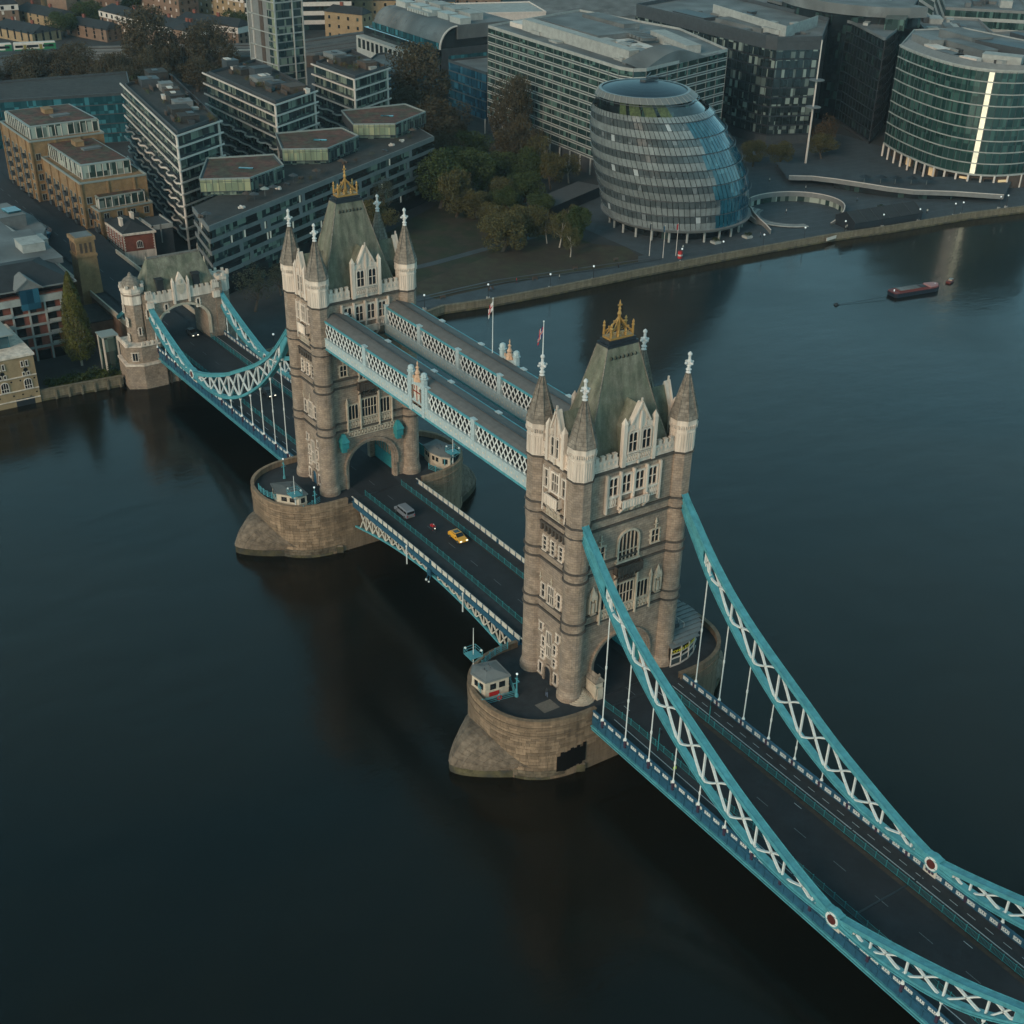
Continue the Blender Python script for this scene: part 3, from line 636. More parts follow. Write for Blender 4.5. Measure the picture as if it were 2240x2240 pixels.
def side_face(t, s):
    ang = 0 if s < 0 else pi; f = Face((0, s*9.95, 0), ang, t); W = f.window
    m = f.mb(); m.box(-4.2, 4.2, 0, 1.2, 0, 39.2); P('wall', m, 'granite', t)
    for z in (13.0, 14.7, 22.1, 23.7, 29.8, 31.5, 39.15):
        m = f.mb(); m.box(-3.5, 3.5, -.3, 0, z-.18, z+.17); P('string_course', m, 'string', t)
    W(-2.1, .8, .8, 1.9, 1, 1, quoin=True, trim='portland'); W(2.1, .8, .8, 1.9, 1, 1, quoin=True, trim='portland')
    m = f.mb(); arch_ring(m, .85, 1.25, 2.0, 1.1, -.3, 0, leg=2.0); P('door_arch', m, 'granite', t)
    m = f.mb(); m.box(-.85, .85, -.06, 0, 0, 2.9); P('door', m, 'black' if t.location.x > 0 else 'blue', t)
    W(0, 5.0, 1.3, 1.9, 3, 1, quoin=True, trim='portland'); W(0, 7.3, 1.3, 2.2, 3, 1, 'lights', trim='portland')
    for x in (-1.55, 1.55): W(x, 3.9, .7, 1.4, 1, 2, quoin=True, trim='portland'); W(x, 6.2, .7, 1.8, 1, 2, quoin=True, trim='portland')
    for x in (-2.3, 2.3): W(x, 9.0, .65, 1.3, 1, 1, quoin=True, trim='portland')
    W(0, 15.0, 1.5, 3.0, 3, 2, quoin=True, trim='portland'); W(-2.1, 15.3, .8, 2.4, 1, 2, quoin=True, trim='portland'); W(2.1, 15.3, .8, 2.4, 1, 2, quoin=True, trim='portland')
    m = f.mb()
    for x, z in ((0, 18.3), (-2.9, 17.9)): m.bar((x, -.12, z), (x, -.12, z+1.5), .12); m.bar((x-.3, -.12, z+.7), (x+.3, -.12, z+.7), .12)
    P('tracery', m, 'trim', t)
    for i in range(7): P('corbel', f.mb().box(-3.1+i*.95, -2.7+i*.95, -.4, 0, 27.2, 28.4), 'string', t)
    P('machicolation', f.mb().box(-3.3, 3.3, -.42, 0, 28.4, 28.7), 'string', t)
    for x in (-2.1, 0, 2.1): W(x, 23.9, .8, 2.3, 1, 3, quoin=True, trim='portland')
    carved(f, -1.9, 1.9, 30.3, 32.0, t, .35, 'trim', .4)
    balcony(f, -1.7, 1.7, 32.5, 34.2, .95, 'portland', t)
    W(0, 34.8, 1.7, 2.9, 3, 2, 'lights', trim='portland', fw=.26, proud=.3)
    for x in (-2.2, 2.2): W(x, 34.9, .7, 2.7, 1, 2, trim='portland', fw=.24, proud=.3)
    for x0, x1, z0, z1 in ((-3.0, -2.75, 30.6, 38.2), (2.75, 3.0, 30.6, 38.2), (-1.35, -1.1, 34.2, 38.4), (1.1, 1.35, 34.2, 38.4)): P('mullion_pier', f.mb().box(x0, x1, -.38, 0, z0, z1), 'portland', t)
    crenels(f, -3.4, -2.1, 39.4, t); crenels(f, 2.1, 3.4, 39.4, t)
    gable(f, 0, 3.9, 39.4, 44.2, 48.0, [(0, 40.7, (1.8, 2.9, 3, 2, 'lights'), dict(trim='portland', fw=.2))], t, 4.6)
def build_tower(sx, label):
    t = TH('bridge_tower', label, 'tower', (sx*T0, 0, 0), group='stone towers of the bridge')
    for s in (-1, 1): front_face(t, s, inner=(s != sx)); side_face(t, s)
    for a in (-1, 1):
        for b in (-1, 1): turret(t, a, b)
    m = MB(); m.box(-4.7, 4.7, -8.8, 8.8, 10.0, 11.0)
    for s in (-1, 1): m.box(-4.7, 4.7, s*6.5-(0 if s > 0 else 1.9), s*6.5+(1.9 if s > 0 else 0), 0, 10)
    m.box(-4.7, 4.7, -8.8, 8.8, 38.6, 39.6); P('inner_structure', m, 'granite', t)
    m = MB()
    for s in (-1, 1):
        for i in range(9): x = -4.2+i*1.05; m.box(x-.06, x+.06, s*6.45-.12, s*6.45+.02, .2, 5.2)
        m.box(-4.6, 4.6, s*6.4-.06, s*6.4+.04, .1, 3.0); m.box(-4.6, 4.6, s*6.45-.1, s*6.45+.1, 5.1, 5.35)
    P('gate', m, 'teal2', t)
    rp = [(39.6, 4.5, 7.9), (41.5, 3.95, 7.2), (44, 3.4, 6.4), (47, 2.8, 5.35), (50, 2.25, 4.45), (53, 1.75, 3.6), (56.1, 1.25, 2.75)]
    m = MB()
    for (z0, x0, y0), (z1, x1, y1) in zip(rp, rp[1:]):
        lo = [(-x0, -y0, z0), (x0, -y0, z0), (x0, y0, z0), (-x0, y0, z0)]; hi = [(-x1, -y1, z1), (x1, -y1, z1), (x1, y1, z1), (-x1, y1, z1)]
        m.add(lo+hi, [(i, (i+1) % 4, 4+(i+1) % 4, 4+i) for i in range(4)])
    P('roof', m, 'slate', t)
    m = MB()
    for a in (-1, 1):
        for b in (-1, 1):
            m = MB()
            for (z0, x0, y0), (z1, x1, y1) in zip(rp, rp[1:]): m.bar((a*x0, b*y0, z0), (a*x1, b*y1, z1), .13)
            P('ridge_lead', m, 'cone', t)
        for i in range(7): y = -2.2+.73*i; P('roof_vent', MB().add([(a*1.6, y-.17, 54.3), (a*1.6, y+.17, 54.3), (a*1.8, y+.1, 54.6), (a*1.5, y, 54.95), (a*1.8, y-.1, 54.6)], [(0,1,2,3,4)]), 'black', t)
    crown_parts(t)
    return t
near_tower = build_tower(1, 'nearer of the two tall stone towers with gold crown and four spires')
far_tower = build_tower(-1, 'farther of the two tall stone towers, turquoise hoods above its arch')

# stair lodge beside the near arch
t = TH('stair_lodge', 'small stone stair lodge with curved steps beside the near tower arch', 'lodge', (T0+5.6, -6.2, 0))
m = MB(); m.box(.1, 2.6, -.4, 1.1, 0, 3.2); m.box(.4, 2.9, -.5, -.3, 1.0, 2.6); m.box(2.6, 3.0, -.2, .9, 0, 2.2); P('wall', m, 'trim', t)
m = MB(); m.add([(-.1, -.7, 3.2), (2.9, -.7, 3.2), (2.9, 1.4, 3.2), (-.1, 1.4, 3.2), (.2, .35, 4.4), (2.5, .35, 4.4)], [(0,1,5,4),(1,2,5),(2,3,4,5),(3,0,4),(0,3,2,1)]); m.lathe([(.2, 4.3), (.25, 4.6), (.05, 4.9)], 6, 2.5, .35); P('roof', m, 'cone', t)
for i in range(7):
    m = MB(); rr = 2.6-i*.3; m.lathe([(rr, i*.18), (rr, i*.18+.18)], 16, .6, -2.0); P('step', m, 'trim', t)

# ---- walkways
def walkway(y0, y1, label, flagside):
    ym = (y0+y1)/2; t = TH('high_walkway', label, 'walkway', (0, ym, 33.0), group='high level walkways between the towers')
    X = 35.4; hw = (y1-y0)/2
    m = MB(); n = 24
    for i in range(6):
        ya = -hw-.1+(2*hw+.2)*i/6; yb = -hw-.1+(2*hw+.2)*(i+1)/6; za = 3.75+.55*(1-(ya/hw)**2); zb = 3.75+.55*(1-(yb/hw)**2)
        m.add([(-X, ya, za), (X, ya, za), (X, yb, zb), (-X, yb, zb), (-X, ya, za-.12), (X, ya, za-.12), (X, yb, zb-.12), (-X, yb, zb-.12)], [(0,1,2,3),(7,6,5,4),(0,4,5,1),(3,2,6,7),(0,3,7,4),(1,5,6,2)])
    P('roof', m, 'walkroof', t)
    m = MB()
    m.bar((-X, 0, 4.42), (X, 0, 4.42), .25, .1); P('roof_seam', m, 'dgrey', t)
    m = MB(); m.box(-X, X, -hw+.1, hw-.1, -.1, .1); P('floor', m, 'dgrey', t)
    m = MB(); m.box(-X, X, -hw+.35, -hw+.4, .1, 3.6); m.box(-X, X, hw-.4, hw-.35, .1, 3.6); P('glazing', m, 'win', t)
    posts = [-35.2, -19.0, -2.9, 2.6, 17.2, 35.2] if flagside < 0 else [-35.2, -22.5, -9.0, 4.5, 18, 35.2]
    for s in (-1, 1):
        yy = s*hw
        m = MB(); m.box(-X, X, yy-.18, yy+.18, 3.35, 3.62); m.box(-X, X, yy-.24, yy+.24, 3.62, 3.74); P('top_rail', m, 'teal', t)
        m = MB(); m.box(-X-.6, X+.6, yy-.3, yy+.3, -1.5, .25); m.box(-X-.6, X+.6, yy-.42, yy+.42, .25, .42)
        P('bottom_girder', m, 'pale', t)
        m = MB(); m.box(-X-.6, X+.6, yy-.42, yy+.42, -1.85, -1.5); P('bottom_flange', m, 'teal', t)
        orn = MB()
        for i in range(44):
            x = -35+i*1.63
            orn.ball((x, yy+s*.3, -.65), .3, .05, .22, n=6, k=3); orn.box(x+.75, x+.83, yy+s*.3-.03, yy+s*.3+.05, -1.4, .1)
        P('rosettes', orn, 'cream', t)
        for k, (a, b) in enumerate(zip(posts, posts[1:])):
            if b-a < 6: continue
            lm = MB(); st = 1.3; h0, h1 = .42, 3.35; run = 1.95; x = a+.55-run; e0, e1 = a+.55, b-.55
            while x < e1:
                for sg in (1, -1):
                    x0, x1 = (x, x+run) if sg > 0 else (x+run, x); za, zb = h0, h1
                    # clip to the bay
                    def cl(xa, za, xb, zb):
                        for lo, hi in ((e0, e1),):
                            if max(xa, xb) < lo or min(xa, xb) > hi: return None
                            q = []
                            for (xx, zz, ox, oz) in ((xa, za, xb, zb), (xb, zb, xa, za)):
                                if xx < lo: tt = (lo-xx)/(ox-xx); q.append((lo, zz+(oz-zz)*tt))
                                elif xx > hi: tt = (hi-xx)/(ox-xx); q.append((hi, zz+(oz-zz)*tt))
                                else: q.append((xx, zz))
                            return q
                    q = cl(x0, za, x1, zb)
                    if q and (abs(q[0][0]-q[1][0]) > .05): lm.bar((q[0][0], yy+sg*.05, q[0][1]), (q[1][0], yy+sg*.05, q[1][1]), .07, .22)
                x += st
            P('lattice', lm, 'white', t)
            for e in ((a, b) if b > 35 or posts[posts.index(b)+1]-b < 6 else (a,)):
                pm = MB(); pm.box(e-.55, e+.55, yy-.3, yy+.3, .3, 3.9); pm.box(e-.4, e+.4, yy+s*.3-.02, yy+s*.3+.07, .8, 3.1); pm.box(e-.62, e+.62, yy-.38, yy+.38, 3.9, 4.05); P('panel_post', pm, 'pale', t)
    # central crest on the outer side
    s = flagside; yy = s*(hw+.15)
    c_ = MB()
    for x in (-2.3, 2.0): c_.box(x-.45, x+.45, yy-.35, yy+.35, -1.7, 5.2); c_.lathe([(.7, 5.2), (.75, 5.4), (.5, 5.5), (.62, 5.75), (.5, 6.2), (.2, 6.4)], 8, x, yy)
    c_.box(-2.0, 1.7, yy-.15, yy+.15, -.4, 4.2); P('crest_frame', c_, 'pale', t)
    c_ = MB(); o_ = yy+s*.2
    c_.add([(-1.25, o_, 3.4), (.95, o_, 3.4), (.95, o_, 1.6), (-.15, o_, .3), (-1.25, o_, 1.6)], [(0,1,2,3,4)]); P('shield', c_, 'cream', t)
    c_ = MB(); o_ = yy+s*.26; c_.box(-.27, -.03, min(o_, o_-s*.04), max(o_, o_-s*.04), .6, 3.35); c_.box(-1.2, .9, min(o_, o_-s*.04), max(o_, o_-s*.04), 2.1, 2.35)
    c_.box(-.95, -.75, min(o_, o_-s*.04), max(o_, o_-s*.04), 2.6, 3.2)
    P('shield_cross', c_, mat('heraldic red', (.32, .07, .045), .6), t)
    c_ = MB()
    for q in (-1, 1): c_.ball((-.15+q*1.35, yy+s*.3, 1.7), .3, .12, 1.1, n=6, k=5); c_.ball((-.15+q*1.25, yy+s*.35, 2.95), .25, .15, .28, n=6, k=4)
    c_.box(-1.6, 1.3, yy, yy+s*.25, .0, .3); P('supporters', c_, mat('crest bronze', (.16, .10, .07), .6), t)
    g = MB()
    for k in range(5): x = -1.5+k*.68; g.box(x-.14, x+.14, yy-.1, yy+.1, 4.2, 4.8+(.5 if k == 2 else 0))
    g.lathe([(.75, 4.2), (.6, 5.0), (.35, 5.3), (.5, 5.6), (.28, 6.1), (.16, 6.4), (.34, 6.6), (.1, 6.9), (.16, 7.3), (.02, 7.8)], 8, -.15, yy)
    g.box(-.5, .2, yy-.08, yy+.08, 6.55, 6.75); P('crest_finial', g, 'coral', t)
    return t
walkway(-9.1, -4.3, 'high latticed walkway on the left, crest with shield facing out', -1)
walkway(4.4, 9.3, 'high latticed walkway on the right, only the back of its crest showing', 1)
def flag(name, label, loc, h_, kind):
    t = TH(name, label, 'flag', loc)
    m = MB(); m.tube((0, 0, 0), (0, 0, h_), .09, .05, 6); m.ball((0, 0, h_), .12, n=6, k=4); P('pole', m, 'white', t)
    n = 7; L = 1.9; H = h_-.3; cols = []
    def fl(u0, u1, v0, v1, off, mtl, nm):
        f = MB()
        for i in range(n):
            for vv in ((v0, v1),):
                q = []
                for uu in (u0+(u1-u0)*i/n, u0+(u1-u0)*(i+1)/n):
                    x = -uu*.35*L; y = -uu*.30*L+.14*sin(uu*9); dz = -uu*1.7*L*.6
                    for v in vv: q.append((x+off*.5, y-off, H-v*1.5+dz*(1+.1*v)))
                f.add(q, [(0,1,3,2)])
        return P(nm, f, mtl, t)
    if kind == 'george':
        fl(0, 1, 0, 1, 0, 'finial', 'cloth'); fl(.42, .58, 0, 1, .015, 'red', 'red_cross'); fl(0, 1, .42, .58, .015, 'red', 'red_cross')
    else:
        fl(0, 1, 0, 1, 0, mat('navy cloth', (.03, .035, .12), .8), 'cloth'); fl(.4, .6, 0, 1, .015, 'finial', 'white_cross'); fl(0, 1, .38, .62, .015, 'finial', 'white_cross')
        fl(.45, .55, 0, 1, .03, 'red', 'red_cross'); fl(0, 1, .44, .56, .03, 'red', 'red_cross'); fl(.0, .3, .1, .3, .02, 'red', 'red_stripe'); fl(.7, 1, .7, .9, .02, 'red', 'red_stripe')
    return t
flag('flag_on_pole', 'white flag with red cross drooping on the pole between the walkways', (-3.7, 8.2, 37.3), 10.0, 'george')
flag('flag_on_pole', 'blue and red crossed flag on the near tower left rear spire', (T0-HX, -HY, 54.4), 5.0, 'union')

# ---- side spans: decks, girders, parapets, chains
def zd(x): return -0.12-0.02*(abs(x)-52)
XA = 134.0
HANG = [55.2+5.72*k for k in range(9)]
HANG2 = [111.4+5.72*k for k in range(4)]
TOP = [(47.2, 33.0), (50.7, 29.4), (54, 26.0), (58, 22.5), (63, 19.0), (69, 15.7), (77, 11.9), (85, 8.0), (91.6, 5.6), (97.4, 3.5), (103, 1.9), (105.2, 1.35)]
BOT = [(47.2, 31.3), (50.7, 26.6), (54, 22.2), (59.5, 17.0), (65, 12.6), (70.8, 8.8), (77, 5.3), (82.8, 2.8), (88.5, 1.0), (94.4, 0.0), (100, -.1), (105.2, .35)]
TOP2 = [(105.2, 1.35), (108.4, 2.1), (116.6, 4.4), (124.9, 7.0), (132.9, 10.4), (135, 11.4)]
BOT2 = [(105.2, .35), (111.2, 0.0), (116.8, .7), (122.6, 2.0), (128.4, 4.4), (135, 9.3)]
def itp(tab, x):
    if x <= tab[0][0]: return tab[0][1]
    for (a, za), (b, zb) in zip(tab, tab[1:]):
        if x <= b: t = (x-a)/(b-a); return za+(zb-za)*t
    return tab[-1][1]
def smooth(tab, n):
    a, b = tab[0][0], tab[-1][0]; xs = [a+(b-a)*i/n for i in range(n+1)]
    f = lambda x: sum(itp(tab, min(max(x+d_, a), b)) for d_ in (-3, -1.5, 0, 1.5, 3))/5
    return [(x, f(x) if a+1 < x < b-1 else itp(tab, x)) for x in xs]
HANGER = {}
def chain(sx, sy, label):
    t = TH('suspension_chain', label, 'suspension chain', (0, 0, 0), group='turquoise suspension chains')
    y = sy*9.5
    T1, B1, T2, B2 = smooth(TOP, 30), smooth(BOT, 30), smooth(TOP2, 14), smooth(BOT2, 14)
    for nm, tab, up in (('upper_chord', T1, 1), ('lower_chord', B1, 0), ('upper_chord', T2, 1), ('lower_chord', B2, 0)):
        m = MB(); pts = [(sx*x, y, z) for x, z in tab]; w_ = 1.15
        m.sweep(pts, w_, .16); m.sweep([(a, b, c-.62 if up else c+.55) for a, b, c in pts], w_*.9, .1)
        for q in (-.42, .42): m.sweep([(a, b+q, c-.32 if up else c+.28) for a, b, c in pts], .07, .6)
        m.sweep([(a, b-w_/2, c+.12) for a, b, c in pts], .1, .1); m.sweep([(a, b+w_/2, c+.12) for a, b, c in pts], .1, .1)
        P(nm, m, 'teal', t)
    # solid web near the tower and near the pin
    def web(tt, bb, x0, x1, n=6):
        m = MB()
        for i in range(n):
            a, b = x0+(x1-x0)*i/n, x0+(x1-x0)*(i+1)/n
            for q in (-.35, .35): m.add([(sx*a, y+q, itp(bb, a)), (sx*b, y+q, itp(bb, b)), (sx*b, y+q, itp(tt, b)), (sx*a, y+q, itp(tt, a))], [(0,1,2,3)])
        P('web_plate', m, 'teal', t)
    web(TOP, BOT, 47.2, 54.0); web(TOP, BOT, 102.0, 105.2, 3); web(TOP2, BOT2, 105.2, 108.6, 3); web(TOP2, BOT2, 132, 135, 2)
    def braces(tt, bb, nodes):
        for i, (a, b) in enumerate(zip(nodes, nodes[1:])):
            za0, za1, zb0, zb1 = itp(bb, a)+.3, itp(tt, a)-.4, itp(bb, b)+.3, itp(tt, b)-.4
            m = MB()
            for (p, q, k) in (((a, za0), (b, zb1), 1), ((a, za1), (b, zb0), -1)):
                pr = None
                for j in range(7):
                    u_ = j/6; bow = sin(2*pi*u_)*.22*k
                    c_ = (sx*(p[0]+(q[0]-p[0])*u_), y, p[1]+(q[1]-p[1])*u_-bow*(abs(zb1-zb0)/6))
                    if pr: m.bar(pr, c_, .36, .2)
                    pr = c_
            P('cross_brace', m, 'white', t)
        for a in nodes:
            h0, h1 = itp(bb, a)+.2, itp(tt, a)-.3
            if h1-h0 > .8:
                m = MB(); m.bar((sx*a, y, h0), (sx*a, y, h1), .3, .24); m.box(sx*a-.35, sx*a+.35, y-.2, y+.2, h0-.1, h0+.45); P('brace_post', m, 'white', t)
    braces(TOP, BOT, [54.3]+[x+.2 for x in HANG]+[103.2]); braces(TOP2, BOT2, [107.6]+HANG2+[132.0])
    for x in HANG+HANG2:
        zt = itp(BOT if x < 105 else BOT2, x)-.1; zb = zd(x)+1.05
        if zt-zb < .15: zt = zb+.15
        m = MB(); m.tube((sx*x, y, zb), (sx*x, y, zt), .10, n=6); m.lathe([(.2, zt-.5), (.26, zt-.3), (.26, zt)], 6, sx*x, y); m.lathe([(.3, zb), (.22, zb+.25), (.12, zb+.5)], 6, sx*x, y)
        if zt-zb > 4: m.lathe([(.15, (zb+zt)/2-.3), (.17, (zb+zt)/2), (.15, (zb+zt)/2+.3)], 6, sx*x, y)
        P('hanger_rod', m, 'white', t)
    # pin joint with ring
    zc = .85; m = MB(); f = 24
    def disc(r_, y0, y1, mtl, nm, par):
        d_ = MB(); d_.add([(sx*105.2+r_*cos(2*pi*i/f), yy, zc+r_*sin(2*pi*i/f)) for yy in (y0, y1) for i in range(f)], [tuple(range(f)), tuple(range(2*f-1, f-1, -1))]+[(i, (i+1) % f, f+(i+1) % f, f+i) for i in range(f)])
        return P(nm, d_, mtl, par)
    j = disc(1.35, y-.55, y+.55, 'teal', 'pin_housing', t)
    disc(1.08, y-.62, y+.62, 'white', 'pin_ring', j); disc(.72, y-.68, y+.68, mat('oxblood paint', (.10, .022, .018), .5), 'pin_cap', j)
    m = MB(); m.box(sx*105.2-1.9, sx*105.2+1.9, y-.5, y+.5, zc+.3, zc+.85); m.box(sx*105.2-1.2, sx*105.2+1.2, y-.56, y+.56, zc-.3, zc+1.15); P('gusset', m, 'teal', j)
    return t
chain(1, -1, 'turquoise suspension chain in the foreground, left side of the near span')
chain(1, 1, 'turquoise suspension chain on the right side of the near span')
chain(-1, -1, 'turquoise suspension chain left of the road on the far span')
chain(-1, 1, 'turquoise suspension chain right of the road on the far span')
M['pedestal'] = mat('dark plum post', (.045, .025, .05), .6)
M['wallstone'] = mat('embankment granite', (.185, .148, .10), .9, .9, .35, .4, 3, streak=True, brick=(1.6, .6, .04, .55))
M['rust'] = mat('rusty gutter dirt', (.045, .032, .024), .95, 1.2, .4)
M['faint'] = mat('worn faint road paint', (.13, .145, .155), .8, 5, .4)
PANEL = None
def panel_mesh():
    m = MB()                       # openwork cast panel: frame, scrolls
    m.box(-.62, .62, -.03, .03, -.34, -.28); m.box(-.62, .62, -.03, .03, .28, .34); m.box(-.62, -.56, -.03, .03, -.34, .34); m.box(.56, .62, -.03, .03, -.34, .34)
    for k in (-.38, 0, .38):
        m.bar((k-.17, 0, -.3), (k+.17, 0, .3), .05, .09); m.bar((k+.17, 0, -.3), (k-.17, 0, .3), .05, .09); m.ball((k, 0, 0), .13, .04, .13, n=6, k=3)
    return m.mesh('panel', 'white')
PANEL = panel_mesh()
def side_span(sx, label):
    t = TH('side_span', label, 'bridge span', (sx*52, 0, 0), group='suspended side spans of the bridge')
    lx = lambda x: sx*(x-52)
    def sh(mb): mb.T = lambda p: (p[0], p[1], p[2]+(-0.12-0.02*abs(p[0]))); return mb
    X1 = XA-52
    def bx(mb, a, b, y0, y1, z0, z1): mb.box(min(sx*a, sx*b), max(sx*a, sx*b), y0, y1, z0, z1); return mb
    P('deck_slab', bx(sh(MB()), 0, X1, -9.0, 9.0, -1.3, -.05), 'dgrey', t)
    for s in (-1, 1):
        y0, y1 = sorted((s*9.02, s*9.3))
        g = sh(MB()); bx(g, 0, X1, y0, y1, -1.7, .0); bx(g, 0, X1, *sorted((s*9.0, s*9.5)), -.05, .07); P('girder', g, 'blue', t)
        g = sh(MB()); bx(g, 0, X1, *sorted((s*9.0, s*9.62)), -1.95, -1.7); bx(g, 0, X1, *sorted((s*9.05, s*9.45)), -2.6, -2.42); P('girder_flange', g, 'teal', t)
        g = sh(MB())
        for i in range(int(X1/1.907)+1):
            a = i*1.907; bx(g, a, a+.12, *sorted((s*9.3, s*9.42)), -1.7, 0); g.bar((sx*a, s*9.25, -2.45), (sx*(a+.95), s*9.25, -1.8), .1); g.bar((sx*(a+1.9), s*9.25, -2.45), (sx*(a+.95), s*9.25, -1.8), .1)
        P('girder_stiffener', g, 'blue', t)
        g = sh(MB()); bx(g, 0, X1, *sorted((s*9.05, s*9.42)), .98, 1.14); bx(g, 0, X1, *sorted((s*9.12, s*9.34)), .07, .24); P('parapet_rail', g, 'blue', t)
        g = sh(MB()); bx(g, 0, X1, *sorted((s*9.19, s*9.21)), .2, 1.0); P('parapet_backing', g, 'blue', t)
        n = int(X1/1.907)
        for i in range(n):
            a = 1.2+i*1.907; zz = -.12-.02*a+.61
            P('panel', PANEL, parent=t, loc=(sx*a, s*9.27, zz)); 
        for i in range(n):
            a = 1.2+i*1.907; P('panel', PANEL, parent=t, loc=(sx*a, s*9.13, -.12-.02*a+.61))
        g = sh(MB())
        for i in range(n+1): a = .25+i*1.907; bx(g, a-.09, a+.09, *sorted((s*9.08, s*9.4)), .07, 1.2)
        P('parapet_post', g, 'blue', t)
        for x in HANG+HANG2: a = x-52; P('hanger_pedestal', bx(sh(MB()), a-.2, a+.2, *sorted((s*9.02, s*9.62)), -.4, 1.1), 'pedestal', t)
        g = MB(); a = 53.2; zz = zd(105.2); bx(g, a-1.1, a+1.1, *sorted((s*9.0, s*9.5)), zz+.05, zz+1.35); P('crest_block', g, 'cream', t)
        g = MB()
        for q in (-.5, .5): g.ball((sx*(a+q), s*9.52, zz+.7), .28, .05, .35, n=6, k=3); g.ball((sx*(a+q), s*8.98, zz+.7), .28, .05, .35, n=6, k=3)
        g.box(sx*a-.2, sx*a+.2, s*9.5-.05, s*9.5+.05, zz+.35, zz+1.0); g.box(sx*a-.2, sx*a+.2, s*8.98-.05, s*8.98+.05, zz+.35, zz+1.0); P('crest', g, 'pedestal', t)
    return t
side_span(1, 'near suspended span with blue parapets running out of the picture')
side_span(-1, 'far suspended span with blue parapets leading to the gateway tower')
def rail_post_panel():
    m = MB(); m.box(-.05, .05, -.05, .05, 0, 1.25); m2 = MB()
    return m
def guard_rail(x0, x1, y, label, zf, step=2.0, bend=None):
    t = TH('guard_rail', label, 'railing', (x0, y, 0), group='turquoise guard rails along the road')
    n = int(abs(x1-x0)/step); s_ = 1 if x1 > x0 else -1
    pm = MB(); pm.box(-.04, .04, -.04, .04, 0, 1.2); pm.box(-.06, .06, -.06, .06, 1.2, 1.26); pmesh = pm.mesh('post', 'teal2')
    for i in range(n+1):
        x = x0+s_*i*step; P('post', pmesh, parent=t, loc=(x-x0, bend(x)-y if bend else 0, zf(x)))
    m = MB()
    for i in range(n):
        xa, xb = x0+s_*i*step, x0+s_*(i+1)*step; ya, yb = (bend(xa)-y, bend(xb)-y) if bend else (0, 0)
        A, B = (xa-x0, ya, zf(xa)), (xb-x0, yb, zf(xb))
        up = lambda p, z: (p[0], p[1], p[2]+z)
        for z in (.1, 1.1): m.bar(up(A, z), up(B, z), .035, .045)
        for k in range(1, 10):
            t_ = k/10; q = tuple(A[j]+(B[j]-A[j])*t_ for j in range(3)); m.bar(up(q, .1), up(q, 1.1), .02, .02)
    P('mesh_infill', m, 'teal2', t)
    return t
zs = lambda x: zd(x)+.06 if abs(x) > 52 else 0.0
guard_rail(51.5, 133, -5.6, 'guard rail on the left of the road, near span', zs, 2.0, lambda x: -5.6-.7*max(0, min(1, (58-x)/7)))
guard_rail(53.0, 133, 5.0, 'guard rail on the right of the road, near span', zs)
guard_rail(-52.0, -130, -5.4, 'guard rail on the left of the road, far span', zs)
guard_rail(-52.0, -130, 5.4, 'guard rail on the right of the road, far span', zs)
guard_rail(-31.0, 31, -4.1, 'guard rail on the left of the road, central span', lambda x: .05+.45*(1-(x/31)**2))
guard_rail(-31.0, 31, 4.3, 'guard rail on the right of the road, central span', lambda x: .05+.45*(1-(x/31)**2))
